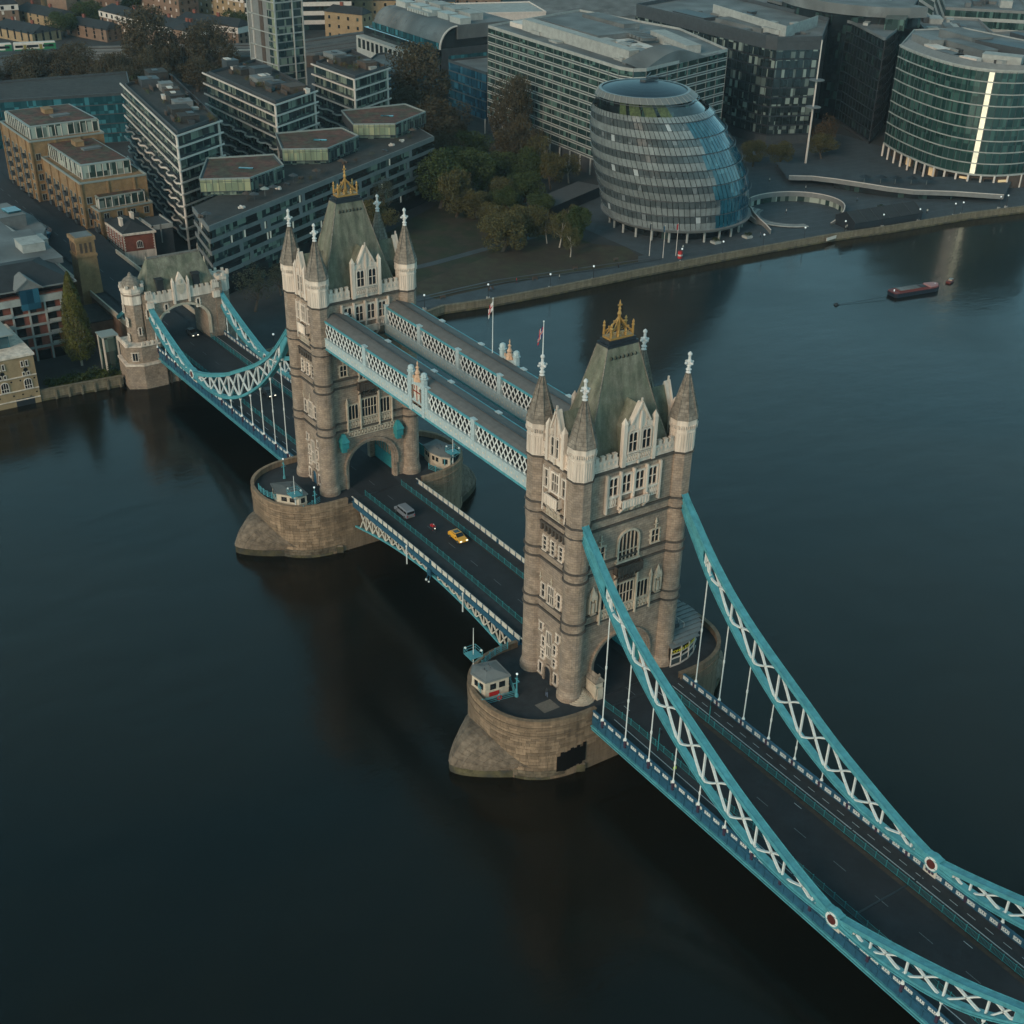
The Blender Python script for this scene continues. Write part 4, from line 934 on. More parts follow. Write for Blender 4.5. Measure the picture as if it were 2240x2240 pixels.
# central lifting span: two leaves
def zb(x): return .45*(1-(x/31)**2)
def leaf(sx, label):
    t = TH('bascule_leaf', label, 'bridge leaf', (sx*30, 0, 0), group='lifting leaves of the central span')
    n = 16
    def strip(mb, y0, y1, f0, f1, xa=.06, xb=30.4):
        for i in range(n):
            a, b = xa+(xb-xa)*i/n, xa+(xb-xa)*(i+1)/n
            v = []
            for x in (a, b):
                for y in (y0, y1):
                    for f in (f0, f1): v.append((sx*x-sx*30, y, f(x)))
            mb.add(v, [(0,1,3,2),(4,6,7,5),(0,4,5,1),(2,3,7,6),(1,5,7,3),(0,2,6,4)])
        return mb
    P('deck', strip(MB(), -7.4, 7.4, lambda x: zb(x)-.8, lambda x: zb(x)-.04), 'dgrey', t)
    low = lambda x: -1.75-3.9*(x/30.4)**1.8
    for s in (-1, 1):
        y0, y1 = sorted((s*6.9, s*7.3))
        P('lower_chord', strip(MB(), y0, y1, lambda x: low(x)-.25, lambda x: low(x)+.12), 'teal', t)
        P('upper_girder', strip(MB(), *sorted((s*7.35, s*7.6)), lambda x: zb(x)-1.0, lambda x: zb(x)+.05), 'blue', t)
        m = MB()
        for i in range(11):
            a, b = 2+i*2.6, 2+(i+1)*2.6
            if b > 30.4: break
            m.bar((sx*a-sx*30, s*7.1, low(a)), (sx*b-sx*30, s*7.1, zb(b)-.9), .22); m.bar((sx*b-sx*30, s*7.1, low(b)), (sx*a-sx*30, s*7.1, zb(a)-.9), .22); m.bar((sx*a-sx*30, s*7.1, low(a)), (sx*a-sx*30, s*7.1, zb(a)-.9), .2)
        P('girder_brace', m, 'cream', t)
        m = MB()
        for i in range(16):
            a = .4+i*1.95
            if a+1.8 > 30.4: break
            z_ = zb(a+.8)
            m.box(min(sx*a, sx*(a+1.62))-sx*30, max(sx*a, sx*(a+1.62))-sx*30, s*7.42-.04, s*7.42+.04, z_+.2, z_+.95)
        pm = m
        for i in range(15):
            a = .4+i*1.95; z_ = zb(a+.8); q = MB(); q.box(-.82, .82, -.04, .04, .2, .92)
            if i == 0: pmesh = q.mesh('panel', 'cream')
            if a+1.7 < 30.4: P('panel', pmesh, parent=t, loc=(sx*(a+.82)-sx*30, s*7.44, z_))
        m = MB()
        for i in range(16): a = .25+i*1.95; z_ = zb(a); m.box(sx*a-sx*30-.07, sx*a-sx*30+.07, s*7.46-.13, s*7.46+.13, z_-.9, z_+1.15)
        P('parapet_post', m, 'blue', t)
        P('parapet_rail', strip(MB(), *sorted((s*7.36, s*7.54)), lambda x: zb(x)+.98, lambda x: zb(x)+1.1), 'cream', t)
    return t
leaf(-1, 'farther lifting leaf of the road span between the towers')
leaf(1, 'nearer lifting leaf of the road span between the towers')
for x, y_ in ((-8.3, -7.75), (11.6, -7.75)):
    o = P('navigation_post', MB().box(-.09, .09, -.09, .09, -3.4, .4).lathe([(.16, .3), (.2, .5), (.1, .7)], 6), 'white', loc=(x, y_, 0)); TAG(o, 'white post on the outside of the central span, %s' % ('nearer the far tower' if x < 0 else 'nearer the near tower'), 'post', 'white posts on the central span')
t = TH('signal_lamps', 'pair of small signal lamps hung under the middle of the central span', 'signal lamp', (0.2, -7.7, -.5))
P('bracket', MB().box(-.6, .6, -.3, .0, -1.0, .3).bar((-.4, -.2, -1), (-.4, -.6, -1.9), .1).bar((.5, -.2, -1), (.5, -.6, -1.9), .1), 'blue', t)
P('lamp', MB().ball((-.4, -.6, -2.0), .25, n=8, k=5), 'white', t); P('lamp', MB().ball((.5, -.6, -2.0), .2, n=8, k=5), 'white', t)

# ---- road surface and markings over the bridge
def zroad(x):
    a = abs(x)
    if a < 31: return zb(x)+.0
    if a < 52: return .02
    return zd(x)
def ribbon(y0, y1, x0, x1, dz, n=60, mb=None, zf=zroad):
    mb = mb or MB()
    for i in range(n):
        a, b = x0+(x1-x0)*i/n, x0+(x1-x0)*(i+1)/n
        mb.quad((a, y0, zf(a)+dz), (b, y0, zf(b)+dz), (b, y1, zf(b)+dz), (a, y1, zf(a)+dz))
    return mb
zr2 = lambda x: zd(x) if abs(x) >= 52 else (zb(x) if abs(x) <= 31 else (zd(52)+(0)*1 if False else 0.0))
m = MB()
for x0, x1, n in ((-330, -134, 20), (-134, -52, 20), (-31, 31, 30), (52, 136, 20)): ribbon(-5.3 if abs(x0) > 40 else -4.0, 5.0 if abs(x0) > 40 else 4.2, x0, x1, .02, n, m, lambda x: zd(max(x, -137)) if abs(x) >= 52 else zb(x))
for s in (-1, 1): m.quad((s*31-.01, -4.6, .021), (s*52.05, -5.2, .021), (s*52.05, 5.2, .021), (s*31-.01, 4.6, .021))
ST('road', m, 'asphalt')
m = MB()
for s in (-1, 1):
    ribbon(*sorted((s*5.2, s*9.05)), -134, -52, .08, 12, m, zd); ribbon(*sorted((s*5.0, s*9.05)), 52, 136, .08, 12, m, zd)
    ribbon(*sorted((s*4.1, s*7.36)), -31, 31, .09, 30, m, zb)
ST('pavement', m, 'footway')
m = MB()
def dash(y, x0, x1, L=3.0, gap=4.0, w_=.12, zf=None):
    x = x0
    while x < x1:
        zf_ = zf or (lambda q: zroad(q)); a, b = x, min(x+L, x1); m.quad((a, y-w_/2, zf_(a)+.035), (b, y-w_/2, zf_(b)+.035), (b, y+w_/2, zf_(b)+.035), (a, y+w_/2, zf_(a)+.035)); x += L+gap
CEN = m; dash(-.3, -300, -134, 3, 5, .14, lambda x: zd(-137)); dash(-.3, -130, 134, 2.4, 5.4, .10)
ST('centre_line', m, 'faint'); m = MB()
zf8 = lambda x: zd(x)+.06
dash(6.5, 53, 134, 40, .3, .16, zf8); dash(-7.0, 55, 134, 40, .3, .14, zf8); dash(7.7, 53, 134, 1.4, 1.6, .1, zf8); dash(-7.0, -132, -53, 2.2, 2.4, .1, zf8); dash(6.9, -132, -53, 40, .3, .14, zf8)
for s in (-1, 1): dash(s*3.5, 53, 134, 1.5, 30, .1)
ST('road_marking', m, 'line')
m = MB(); ribbon(4.15, 4.95, 52, 134, .034, 12, m, zd); ribbon(-5.3, -4.9, 52, 134, .034, 12, m, zd); ribbon(-4.0, -3.75, -31, 31, .034, 20, m, zb); ribbon(3.95, 4.2, -31, 31, .034, 20, m, zb)
ST('gutter', m, 'rust')
m = MB()
for x in (49.3, 52.0, -31.2, -52.0, 31.2): m.box(x-.09, x+.09, -5, 5, .01, .045)
m.box(104.9, 105.2, -9, 9, zd(105)+.0, zd(105)+.1)
ST('expansion_joint', m, 'black')
m = MB(); m.quad((45.3, -15.5, .012), (47.9, -15.4, .012), (47.9, -12.4, .012), (45.3, -12.5, .012)); ST('paving_patch', m, mat('worn slabs', (.15, .13, .11), .9, 2, .2))

# ---- abutment gateway on the far bank
def gateway():
    x0 = -134.0; t = TH('gateway_tower', 'stone gateway with big arch and sloping mossy roof at the far end of the bridge', 'gateway', (x0, 0, 0)); zd0 = -1.8
    f = Face((3.4, -1.0, 0), pi/2, t)         # river face, arch centred on a = 0
    m = f.mb(); arch_wall(m, 6.4, 3.6, 4.6, -8.9, 8.9, -3, 12.2, 0, 9.0); P('wall', m, 'granite', t)
    m = f.mb()
    for r0, r1, c_ in ((6.4, 6.8, .15), (6.8, 7.15, .3)): arch_ring(m, r0, r1, 3.6, .72, -c_, 0, leg=4)
    P('arch_moulding', m, 'trim', t)
    m = f.mb(); m.box(-8.9, 8.9, -.3, 0, 9.9, 10.2); m.box(-8.9, 8.9, -.18, .4, 10.2, 11.9)
    for i in range(13):
        x = -8.4+i*1.4
        if abs(x) > 2: m.box(x-.4, x+.4, -.2, .4, 11.9, 12.6)
    P('parapet', m, 'portland', t)
    for x in (-4.2, 4.2): f.window(x, 7.2, .6, 1.9, 1, 1, quoin=True, trim='portland', fw=.22)
    gb = f.mb(); gb.box(-1.9, 1.9, -.4, .4, 9.6, 13.2); pts = [(-1.7, 13.2), (1.7, 13.2), (.1, 16.6), (-.1, 16.6)]
    gb.add([(x, -.4, z) for x, z in pts]+[(x, .4, z) for x, z in pts], [(0,1,2,3),(7,6,5,4),(0,4,5,1),(1,5,6,2),(2,6,7,3),(3,7,4,0)])
    for k in (-1, 1): gb.box(k*1.95-.28, k*1.95+.28, -.6, .3, 8.9, 14.4); gb.prism([(k*1.95-.3, -.62), (k*1.95+.3, -.62), (k*1.95+.3, .3), (k*1.95-.3, .3)], 14.4, 15.5, sc=.1)
    P('gable', gb, 'portland', t)
    m = f.mb(); m.add([(-1.0, -.5, 13.6), (1.0, -.5, 13.6), (1.0, -.5, 12), (0, -.5, 11), (-1.0, -.5, 12)], [(0,1,2,3,4)]); m.ball((0, -.5, 14.4), .5, .1, .6, n=8, k=4); P('crest', m, 'trim', t)
    # steep hipped roof
    m = MB(); m.add([(-5.4, -9.6, 12.0), (3.0, -9.6, 12.0), (3.0, 8.4, 12.0), (-5.4, 8.4, 12.0), (-1.6, -7.2, 19.6), (-.6, -7.2, 19.6), (-.6, 6.4, 19.6), (-1.6, 6.4, 19.6)], [(0,1,5,4),(1,2,6,5),(2,3,7,6),(3,0,4,7),(4,5,6,7)]); P('roof', m, 'slate', t)
    m = MB(); m.box(-1.75, -.45, -7.3, 6.5, 19.5, 19.8)
    for y in (-7.2, 6.4): m.lathe([(.3, 19.8), (.2, 20.6), (.3, 20.8), (.02, 21.6)], 6, -1.1, y)
    P('ridge', m, 'cone', t)
    for y in (-5.9, 3.6):
        m = MB(); m.box(1.0, 3.0, y-.85, y+.85, 12.5, 15.2); m.box(.6, 3.2, y-1.0, y+1.0, 15.2, 15.45); P('dormer', m, 'darkslate', t)
    # stair turrets at the river corners
    for y, big in ((-12.4, 1), (10.6, 0)):
        o = MB(); o.lathe([(2.5, -8), (2.5, 12.0), (2.8, 12.4), (2.8, 12.8)], 8, ph=.5); o.v = [(x if big else x*.82, y_ if big else y_*.82, z) for x, y_, z in o.v]; o2 = P('corner_turret', o, 'granite', t, loc=(.6, y, 0))
        o = MB(); o.lathe([(2.75, 10.2), (2.75, 13.0), (2.95, 13.3), (2.95, 14.3), (2.6, 14.4)], 8, ph=.5)
        for k in range(8): a = 2*pi*k/8; o.box(2.75*cos(a)-.35, 2.75*cos(a)+.35, 2.75*sin(a)-.35, 2.75*sin(a)+.35, 14.3, 15.0)
        o.v = [(x if big else x*.82, y_ if big else y_*.82, z if big else z-.8) for x, y_, z in o.v]; P('turret_parapet', o, 'portland', o2)
        o = MB(); o.lathe([(2.5, 14.4), (2.3, 15.3), (1.6, 16.2), (.6, 16.8), (.35, 17.5), (.02, 17.8)], 12)
        if big: P('turret_cap', o, 'cone', o2)
        else: P('turret_cap', MB().lathe([(1.9, 13.0), (.3, 13.9)], 8), 'cone', o2)
    m = MB()
    m.box(-1.5, 3.2, -10.9, -9.0, -8.9, 12.4); m.box(-1.5, 3.62, 7.92, 9.8, -8.9, 12.4); P('corner_wall', m, 'granite', t)
    m = MB()
    for y in (-9.4, 8.0):
        for k in range(3): m.box(3.2-k*.0, 3.9, y-.6+.55*k-.2, y-.6+.55*k+.2, 12.4, 13.1)
        m.box(2.9, 3.9, y-.95, y+.95, 11.2, 12.4); m.box(3.3, 4.4, y-.9, y+.9, 8.8, 10.4)
    P('chain_housing', m, 'portland', t)
    f2 = Face((-3.2, -14.9, 0), 0, t)
    for b, a in ((8.2, 3.6), (5.0, 5.0), (0.8, 4.6)): f2.window(a, b, .6, 1.8, 1, 1, quoin=True, trim='portland', fw=.22, c=.02)
    f3 = Face((3.2, -10.0, 0), pi/2, t); f3.window(0, 6.6, .5, 1.9, 1, 1, quoin=True, trim='portland', fw=.2, c=.02); f3.window(-2.6, 2.6, .5, 1.8, 1, 1, quoin=True, trim='portland', fw=.2, c=.05)
    # lower stage standing in the water
    m = MB(); m.prism([(-3, -17.0), (4.2, -17.6), (6.2, -13.8), (6.2, -8), (-3, -8)], WATER-1, -4.2); m.prism([(-2.5, -16.4), (3.9, -16.9), (5.4, -13.6), (5.4, -8.6), (-2.5, -8.6)], -4.2, .6); P('base_stage', m, 'granite', t)
    m = MB(); m.prism([(-3, -17.2), (4.3, -17.8), (6.4, -13.9), (6.4, -8), (-3, -8)], -4.4, -3.9)
    for k in range(7): m.box(-2.2+k*1.05, -1.6+k*1.05, -17.0, -16.6, .6, 1.5)
    for k in range(4): m.box(5.1, 5.6, -13.4+k*1.2, -12.8+k*1.2, .6, 1.5)
    m.prism([(-2.7, -16.8), (4.1, -17.2), (5.7, -13.7), (5.7, -8.6), (-2.7, -8.6)], .35, .65); P('stage_parapet', m, 'portland', t)
    f4 = Face((4.7, -15.2, 0), 1.15, t); f4.window(0, -3.2, 1.2, 2.0, 2, 1, quoin=True, trim='portland', c=.0)
    m = MB(); m.box(-2, 5.4, -8, 10, WATER-1, -3.4); P('abutment_wall', m, 'granite', t)
    m = MB()
    for k in range(9): m.box(5.4, 5.9, -7.2+k*2.0, -6.8+k*2.0, WATER-1, -5.0)
    m.box(5.35, 5.7, -8, 10, -5.0, -4.6); P('buttress', m, 'string', t)
    m = MB(); m.prism([(5.5, 8.9), (6.5, 12), (4, 15), (-3, 15), (-3, 8.9)], WATER-1, -2.5); P('base_stage', m, 'granite', t)
gateway()
# back-stay chains behind the gateway (land side)
for s in (-1, 1):
    o = P('backstay_chain', MB().bar((-139.6, s*9.6, 8.0), (-155, s*9.9, -1.2), .9, .9), 'teal'); TAG(o, 'turquoise back stay behind the gateway, %s side of the road' % ('left' if s < 0 else 'right'), 'chain', 'back stays of the bridge')
# ================================================================ far bank: ground, wall, buildings
GZ = -9.0
WALL = [(-133.0, -900), (-135.5, -60), (-134.6, -38), (-133.0, -18), (-130, 0), (-130.0, 60), (-134.5, 78), (-132.2, 92), (-131.0, 115), (-130.2, 147), (-128.5, 180), (-127.2, 200), (-125.5, 223), (-121.5, 250), (-118.0, 285), (-113.4, 308), (-108, 345), (-98, 420), (-60, 620), (0, 900)]
m = MB(); n = len(WALL)
for (a, b), (c_, d_) in zip(WALL, WALL[1:]): m.quad((a, b, GZ), (c_, d_, GZ), (-2500, d_*2.2 if d_ > 420 else d_-0, GZ), (-2500, b*2.2 if b > 420 else b, GZ))
m.quad((-2500, -2500, GZ), (-133, -2500, GZ), (-133, -900, GZ), (-2500, -900, GZ))
ST('ground', m, 'ground')
def rib(pts, w_, z, mb=None):
    mb = mb or MB(); n_ = len(pts); L = []
    for i, p in enumerate(pts):
        a, b = Vector((*pts[max(0, i-1)], 0)), Vector((*pts[min(n_-1, i+1)], 0)); t_ = (b-a).normalized(); q = Vector((-t_.y, t_.x, 0))*w_/2
        L.append(((p[0]-q.x, p[1]-q.y, z), (p[0]+q.x, p[1]+q.y, z)))
    for (a, b), (c_, d_) in zip(L, L[1:]): mb.quad(a, c_, d_, b)
    return mb
def flat(poly, z, mb=None): mb = mb or MB(); mb.add([(x, y, z) for x, y in poly], [tuple(range(len(poly)))]); return mb
# river wall with coping, slightly battered, weed at the foot
def river_wall(name, label, pts, top, pil=0):
    t = TH(name, label, 'river wall', (*pts[0], top)); o = Vector((*pts[0], top))
    m = MB(); m2 = MB(); m3 = MB()
    for (a, b), (c_, d_) in zip(pts, pts[1:]):
        A, B = Vector((a, b, 0)), Vector((c_, d_, 0)); t_ = (B-A).normalized(); nn = Vector((t_.y, -t_.x, 0))
        def bx(mb, z0, z1, i0, i1):
            q = [A-nn*i0, B-nn*i0, B+nn*i1, A+nn*i1]; mb.add([(p.x-o.x, p.y-o.y, z-o.z) for z in (z0, z1) for p in q], [(0,1,2,3),(4,5,6,7),(0,1,5,4),(1,2,6,5),(2,3,7,6),(3,0,4,7)])
        bx(m, WATER-1.5, top-.22, .35, .35); bx(m2, top-.22, top, .5, .5); bx(m3, WATER-1.5, WATER+.55, .0, .42)
        if pil:
            k = 1; L = (B-A).length
            while k*pil < L:
                p = A+t_*k*pil+nn*.5; m.box(p.x-o.x-.25, p.x-o.x+.25, p.y-o.y-.25, p.y-o.y+.25, WATER-1-o.z, top-.5-o.z); k += 1
    P('wall_face', m, 'wallstone', t); P('coping', m2, 'wallstone', t); P('weed_line', m3, 'weed', t); return t
river_wall('embankment_wall', 'long granite embankment wall along the riverside walk right of the bridge', WALL[6:20], -8.0)
river_wall('embankment_wall', 'low river wall with buttress ribs left of the gateway', [WALL[0], (-135.5, -60), (-134.6, -38), (-133, -18)], -7.7, pil=3.2)
river_wall('embankment_wall', 'river wall in the shade right of the gateway under the far span', [(-130, 12), (-130.0, 60), (-134.5, 78)], -7.9)
WIN = [p for p in WALL[5:17]]
m = rib([(x-6.5, y) for x, y in WALL[5:18]], 12.5, GZ+.03); ST('riverside_walk', m, 'paving')
ST('lawn', flat([(-148, 76), (-150, 104), (-146, 130), (-153, 152), (-166, 150), (-188, 150), (-215, 160), (-262, 175), (-262, 145), (-228, 137), (-205, 100), (-185, 66), (-160, 66)], GZ+.02), 'grass')
ST('leafy_lawn', flat([(-142, 80), (-143, 104), (-140, 131), (-138, 152), (-143, 156), (-152, 158), (-166, 146), (-176, 133), (-166, 112), (-160, 92), (-156, 78)], GZ+.035), 'soil')
ST('path', rib([(-168, 70), (-170, 96), (-174, 120), (-176, 138), (-186, 150), (-205, 160)], 3.0, GZ+.05), 'paving')
m = rib([(-143, 74), (-144, 90), (-143.5, 105), (-141, 122), (-138, 140), (-136.5, 160)], .5, GZ+.35); P_ = rib([(-146, 78), (-147, 104), (-143, 131), (-139, 158)], .8, GZ+.06, m)
ST('kerb', m, 'dgrey')
ST('plaza', flat([(-137, 158), (-134, 180), (-131, 223), (-126, 250), (-121, 290), (-114, 330), (-225, 330), (-235, 300), (-232, 260), (-215, 205), (-214, 175), (-190, 158), (-160, 158)], GZ+.045), 'paving')
# approach road on arches south of the gateway
t = TH('approach_viaduct', 'low brick viaduct carrying the road beyond the gateway', 'viaduct', (-139, 0, GZ))
m = MB(); m.box(-210, 2, -9.2, 9.4, .1, 6.4); P('wall', m, 'bbrick', t)
m = MB(); m.box(-210, 1.0, -9.4, -9.0, 6.4, 7.9); m.box(-70, 1.0, 9.1, 9.5, 6.4, 7.9); P('parapet', m, 'trim', t)
m = MB()
for i in range(60):
    x = -139-i*3.3; m.quad((x, -8.9, -2.28+0), (x-3.35, -8.9, -2.28), (x-3.35, 9.0, -2.28), (x, 9.0, -2.28))
ST('pavement', m, 'footway')
m = MB(); m.quad((-139, -5.2, -2.24), (-345, 8.0, -2.24), (-345, 20, -2.24), (-139, 5.2, -2.24)); ST('road', m, 'asphalt')

def facing(p, q, z=0):
    nx, ny = (q[1]-p[1]), -(q[0]-p[0]); return nx*(CAM.x-(p[0]+q[0])/2)+ny*(CAM.y-(p[1]+q[1])/2) > 0
def facade(t, base, p, q, z0, z1, nf, bay, bh, bm, gm, pr=.35, fin=None, fm=None, wf=1.0, inset=.1, two=False, names=('floor_band', 'window')):
    """storeys of glazed bays between floor bands on the wall p-q (outward on the right of p->q)"""
    L = hypot(q[0]-p[0], q[1]-p[1]); ang = atan2(q[1]-p[1], q[0]-p[0]); f = Face((p[0]-base[0], p[1]-base[1], 0), ang, t)
    nb = max(1, round(L/bay)); bw = L/nb; fh = (z1-z0)/nf
    key = (round(bw, 1), round(fh-bh, 2), gm, wf)
    pn = MB(); pn.box(-bw*wf/2, bw*wf/2, -inset, 0, 0, fh-bh); pmesh = pn.mesh('window', gm)
    for i in range(nf):
        zb_ = z0+i*fh
        m = f.mb()
        if two:
            m.box(-.1, L+.1, -pr, 0, zb_+.0, zb_+.3); P(names[0], m, bm, t); m = f.mb(); m.box(0, L, -.06, 0, zb_+.3, zb_+bh-.28); P('louvre_band', m, 'dgrey', t); m = f.mb(); m.box(-.1, L+.1, -pr, 0, zb_+bh-.28, zb_+bh)
        else: m.box(-pr, L+pr, -pr, 0, zb_, zb_+bh)
        P(names[0], m, bm, t)
        for j in range(nb): P(names[1], pmesh, parent=t, loc=f.p((j+.5)*bw, zb_+bh, 0), rz=ang)
    if fin:
        fmsh = MB(); fmsh.box(-fin/2, fin/2, -pr-.12, 0, z0, z1); fme = fmsh.mesh('mullion', fm or bm)
        for j in range(nb+1): P('mullion', fme, parent=t, loc=f.p(j*bw, 0, 0), rz=ang)
    return f, L
def block(name, label, poly, z1, cat='office building', z0=GZ, roof='roofgrey', wall='grey', par=.8, group=None, **k):
    base = poly[0]; t = TH(name, label, cat, (base[0], base[1], 0), group=group)
    m = MB(); m.prism([(x-base[0], y-base[1]) for x, y in poly], z0, z1-.4); P('wall', m, wall, t)
    m = MB(); m.prism([(x-base[0], y-base[1]) for x, y in poly], z1-.39, z1); P('roof', m, roof, t)
    if par:
        m = MB(); pts = [(x-base[0], y-base[1]) for x, y in poly]
        for a, b in zip(pts, pts[1:]+pts[:1]): m.bar((a[0], a[1], z1+par/2-.2), (b[0], b[1], z1+par/2-.2), .35, par+.3)
        P('parapet', m, k.get('pm', wall), t)
    return t, base
def ccw(poly):
    A = sum(a[0]*b[1]-b[0]*a[1] for a, b in zip(poly, poly[1:]+poly[:1])); return poly if A > 0 else poly[::-1]
def fronts(t, base, poly, *a, **k):
    r = []
    for p, q in zip(poly, poly[1:]+poly[:1]):
        if facing(p, q) and hypot(q[0]-p[0], q[1]-p[1]) > 1.5: r.append((p, q, facade(t, base, p, q, *a, **k)))
    return r
def boxes(t, base, items, mtl='roofgrey', name='roof_unit'):
    """items: (x, y, half length, half width, z0, height, angle)"""
    for it in items:
        x, y, a, b, z, h_, an = it[:7]; m = MB(); m.box(-a, a, -b, b, 0, h_); m.box(-a-.12, a+.12, -b-.12, b+.12, h_, h_+.12)
        P(name, m, it[7] if len(it) > 7 else mtl, t, loc=(x-base[0], y-base[1], z), rz=an)
def spread(poly, n, seed, z, sizes=((2, 5), (1.2, 3), (.8, 2.4)), mtls=('roofgrey', 'concrete', 'dgrey')):
    R = random.Random(seed); c_ = (sum(p[0] for p in poly)/len(poly), sum(p[1] for p in poly)/len(poly)); out_ = []
    an = atan2(poly[1][1]-poly[0][1], poly[1][0]-poly[0][0])
    for i in range(n):
        a, b = R.sample(range(len(poly)), 2); u1, u2 = R.uniform(0, .8), R.uniform(0, 1)
        x = c_[0]+((poly[a][0]-c_[0])*u2+(poly[b][0]-c_[0])*(1-u2))*u1; y = c_[1]+((poly[a][1]-c_[1])*u2+(poly[b][1]-c_[1])*(1-u2))*u1
        out_.append((x, y, R.uniform(*sizes[0]), R.uniform(*sizes[1]), z, R.uniform(*sizes[2]), an, R.choice(mtls)))
    return out_

# ---- long office with pale horizontal bands
poly = ccw([(-303, 203), (-213, 199.5), (-207.5, 201.5), (-206, 206), (-219.5, 256), (-262, 268), (-316, 258)])
t, base = block('banded_office', 'long pale office with white horizontal bands behind the egg shaped hall', poly, 31.2, wall='dgrey', pm='concrete')
fronts(t, base, poly, -3.2, 31.0, 11, 6.2, 1.15, 'slabgrey', 'g_green', pr=.2, fin=.05, fm='grey', two=True)
R_ = random.Random(4)
for i in range(14): o = P('column', MB().lathe([(.35, -9), (.35, -3.2)], 8), 'concrete', t, loc=(-300+i*6.6-base[0], 199.6-.3*i*.0-base[1]+.2, 0))
boxes(t, base, [(-255, 212, 36, 2.2, 31, 4.2, -.04, 'concrete'), (-222, 214, 2.5, 4, 31, 3.6, -.04, 'grey'), (-276, 232, 20, 9, 31, 2.4, -.03, 'roofgrey'), (-244, 230, 9, 4, 31, 1.0, -.1, 'slab'),
    (-262, 224, 12, 3, 31, 1.6, -.04, 'concrete'), (-236, 244, 16, 3, 31, 3.2, -.25, 'concrete'), (-292, 217, 9, 5, 31, 1.8, 0, 'slab'), (-284, 250, 14, 4, 31, 2.6, 0, 'roofgrey')])
boxes(t, base, [(-262+i*3.0, 241-i*.6, .9, 3.2, 32.5, 1.0, -.15, 'roofgrey') for i in range(7)], name='cooling_unit')
boxes(t, base, spread(poly, 46, 3, 31.0, ((.8, 3), (.5, 1.8), (.5, 1.5))))
# the upswept glass wing at its right end
m = MB(); n = 14
for i in range(n):
    u0, u1 = i/n, (i+1)/n; g = lambda u: (-207+u*-10.5-base[0]+.6, 205+u*46-base[1], 31.2+4.2*sin(pi*min(1, u*1.25))**1.2)
    h0, h1 = g(u0), g(u1)
    m.quad((h0[0], h0[1], h0[2]), (h1[0], h1[1], h1[2]), (h1[0]-9+8*u1, h1[1]-3, h1[2]+1.8-1.2*u1), (h0[0]-9+8*u0, h0[1]-3, h0[2]+1.8-1.2*u0)); m.quad((h0[0], h0[1], 31.0), (h1[0], h1[1], 31.0), (h1[0], h1[1], h1[2]), (h0[0], h0[1], h0[2]))
P('glass_sweep', m, 'roofgrey', t)
# ---- dark glass office to its right
poly = ccw([(-316, 289), (-233, 288.5), (-228, 290), (-221, 307), (-250, 340), (-330, 345)])
t, base = block('dark_office', 'dark glass office with lit floors on its end wall', poly, 30.5, wall='dgrey', pm='dgrey', par=1.6)
fronts(t, base, poly, -5.5, 27.0, 9, 3.1, .6, 'black', 'g_dark', pr=.15, fin=.1, fm='black')
boxes(t, base, [(-258, 300, 14, 4, 30.4, 1.6, 0, 'roofgrey'), (-285, 296, 10, 4, 30.4, 1.4, 0, 'dgrey'), (-240, 300, 5, 3, 30.4, 2.2, 0, 'concrete')])
boxes(t, base, spread(poly, 26, 8, 30.3, ((1, 4), (.8, 2), (.6, 1.8))))
m = MB(); m.sweep([(-285-base[0], 306-base[1], 32.6), (-231-base[0], 297-base[1], 32.6), (-243-base[0], 326-base[1], 32.6)], .5, 4.6); P('roof_screen', m, 'concrete', t)
# ---- deep dark atrium blocks further right
poly = ccw([(-207, 328), (-218, 346), (-272, 420), (-330, 410), (-300, 352), (-240, 344)])
t, base = block('black_glass_office', 'near black glass office with pointed corner between the lit office and the round one', poly, 31, wall='dgrey', pm='roofgrey', par=.8)
fronts(t, base, poly, -8, 31, 10, 3.4, .5, 'black', 'g_black', pr=.12, fin=.1, fm='black')
boxes(t, base, [(-224, 352, 6, 4, 31, 4, -.9, 'g_green'), (-250, 378, 14, 6, 31, 3, -.93, 'roofgrey'), (-275, 392, 14, 8, 31, 4, -.93, 'slab')])
boxes(t, base, spread(poly, 18, 9, 31, ((1, 4), (.8, 2), (.6, 2))))
t = TH('curved_roof_office', 'office with a big pale curved roof edge at the top of the picture', 'office building', (-262, 352, 0))
arc = [(-262+40*cos(a), 372+34*sin(a)) for a in [radians(200+i*14) for i in range(12)]]
m = MB(); pl = [(x+262, y-352) for x, y in arc]; m.prism(pl, 34, 38); P('roof', m, 'roofgrey', t)
m = MB(); m.prism([(x*.93, y*.93+1) for x, y in pl], GZ, 34); P('wall', m, 'g_black', t)
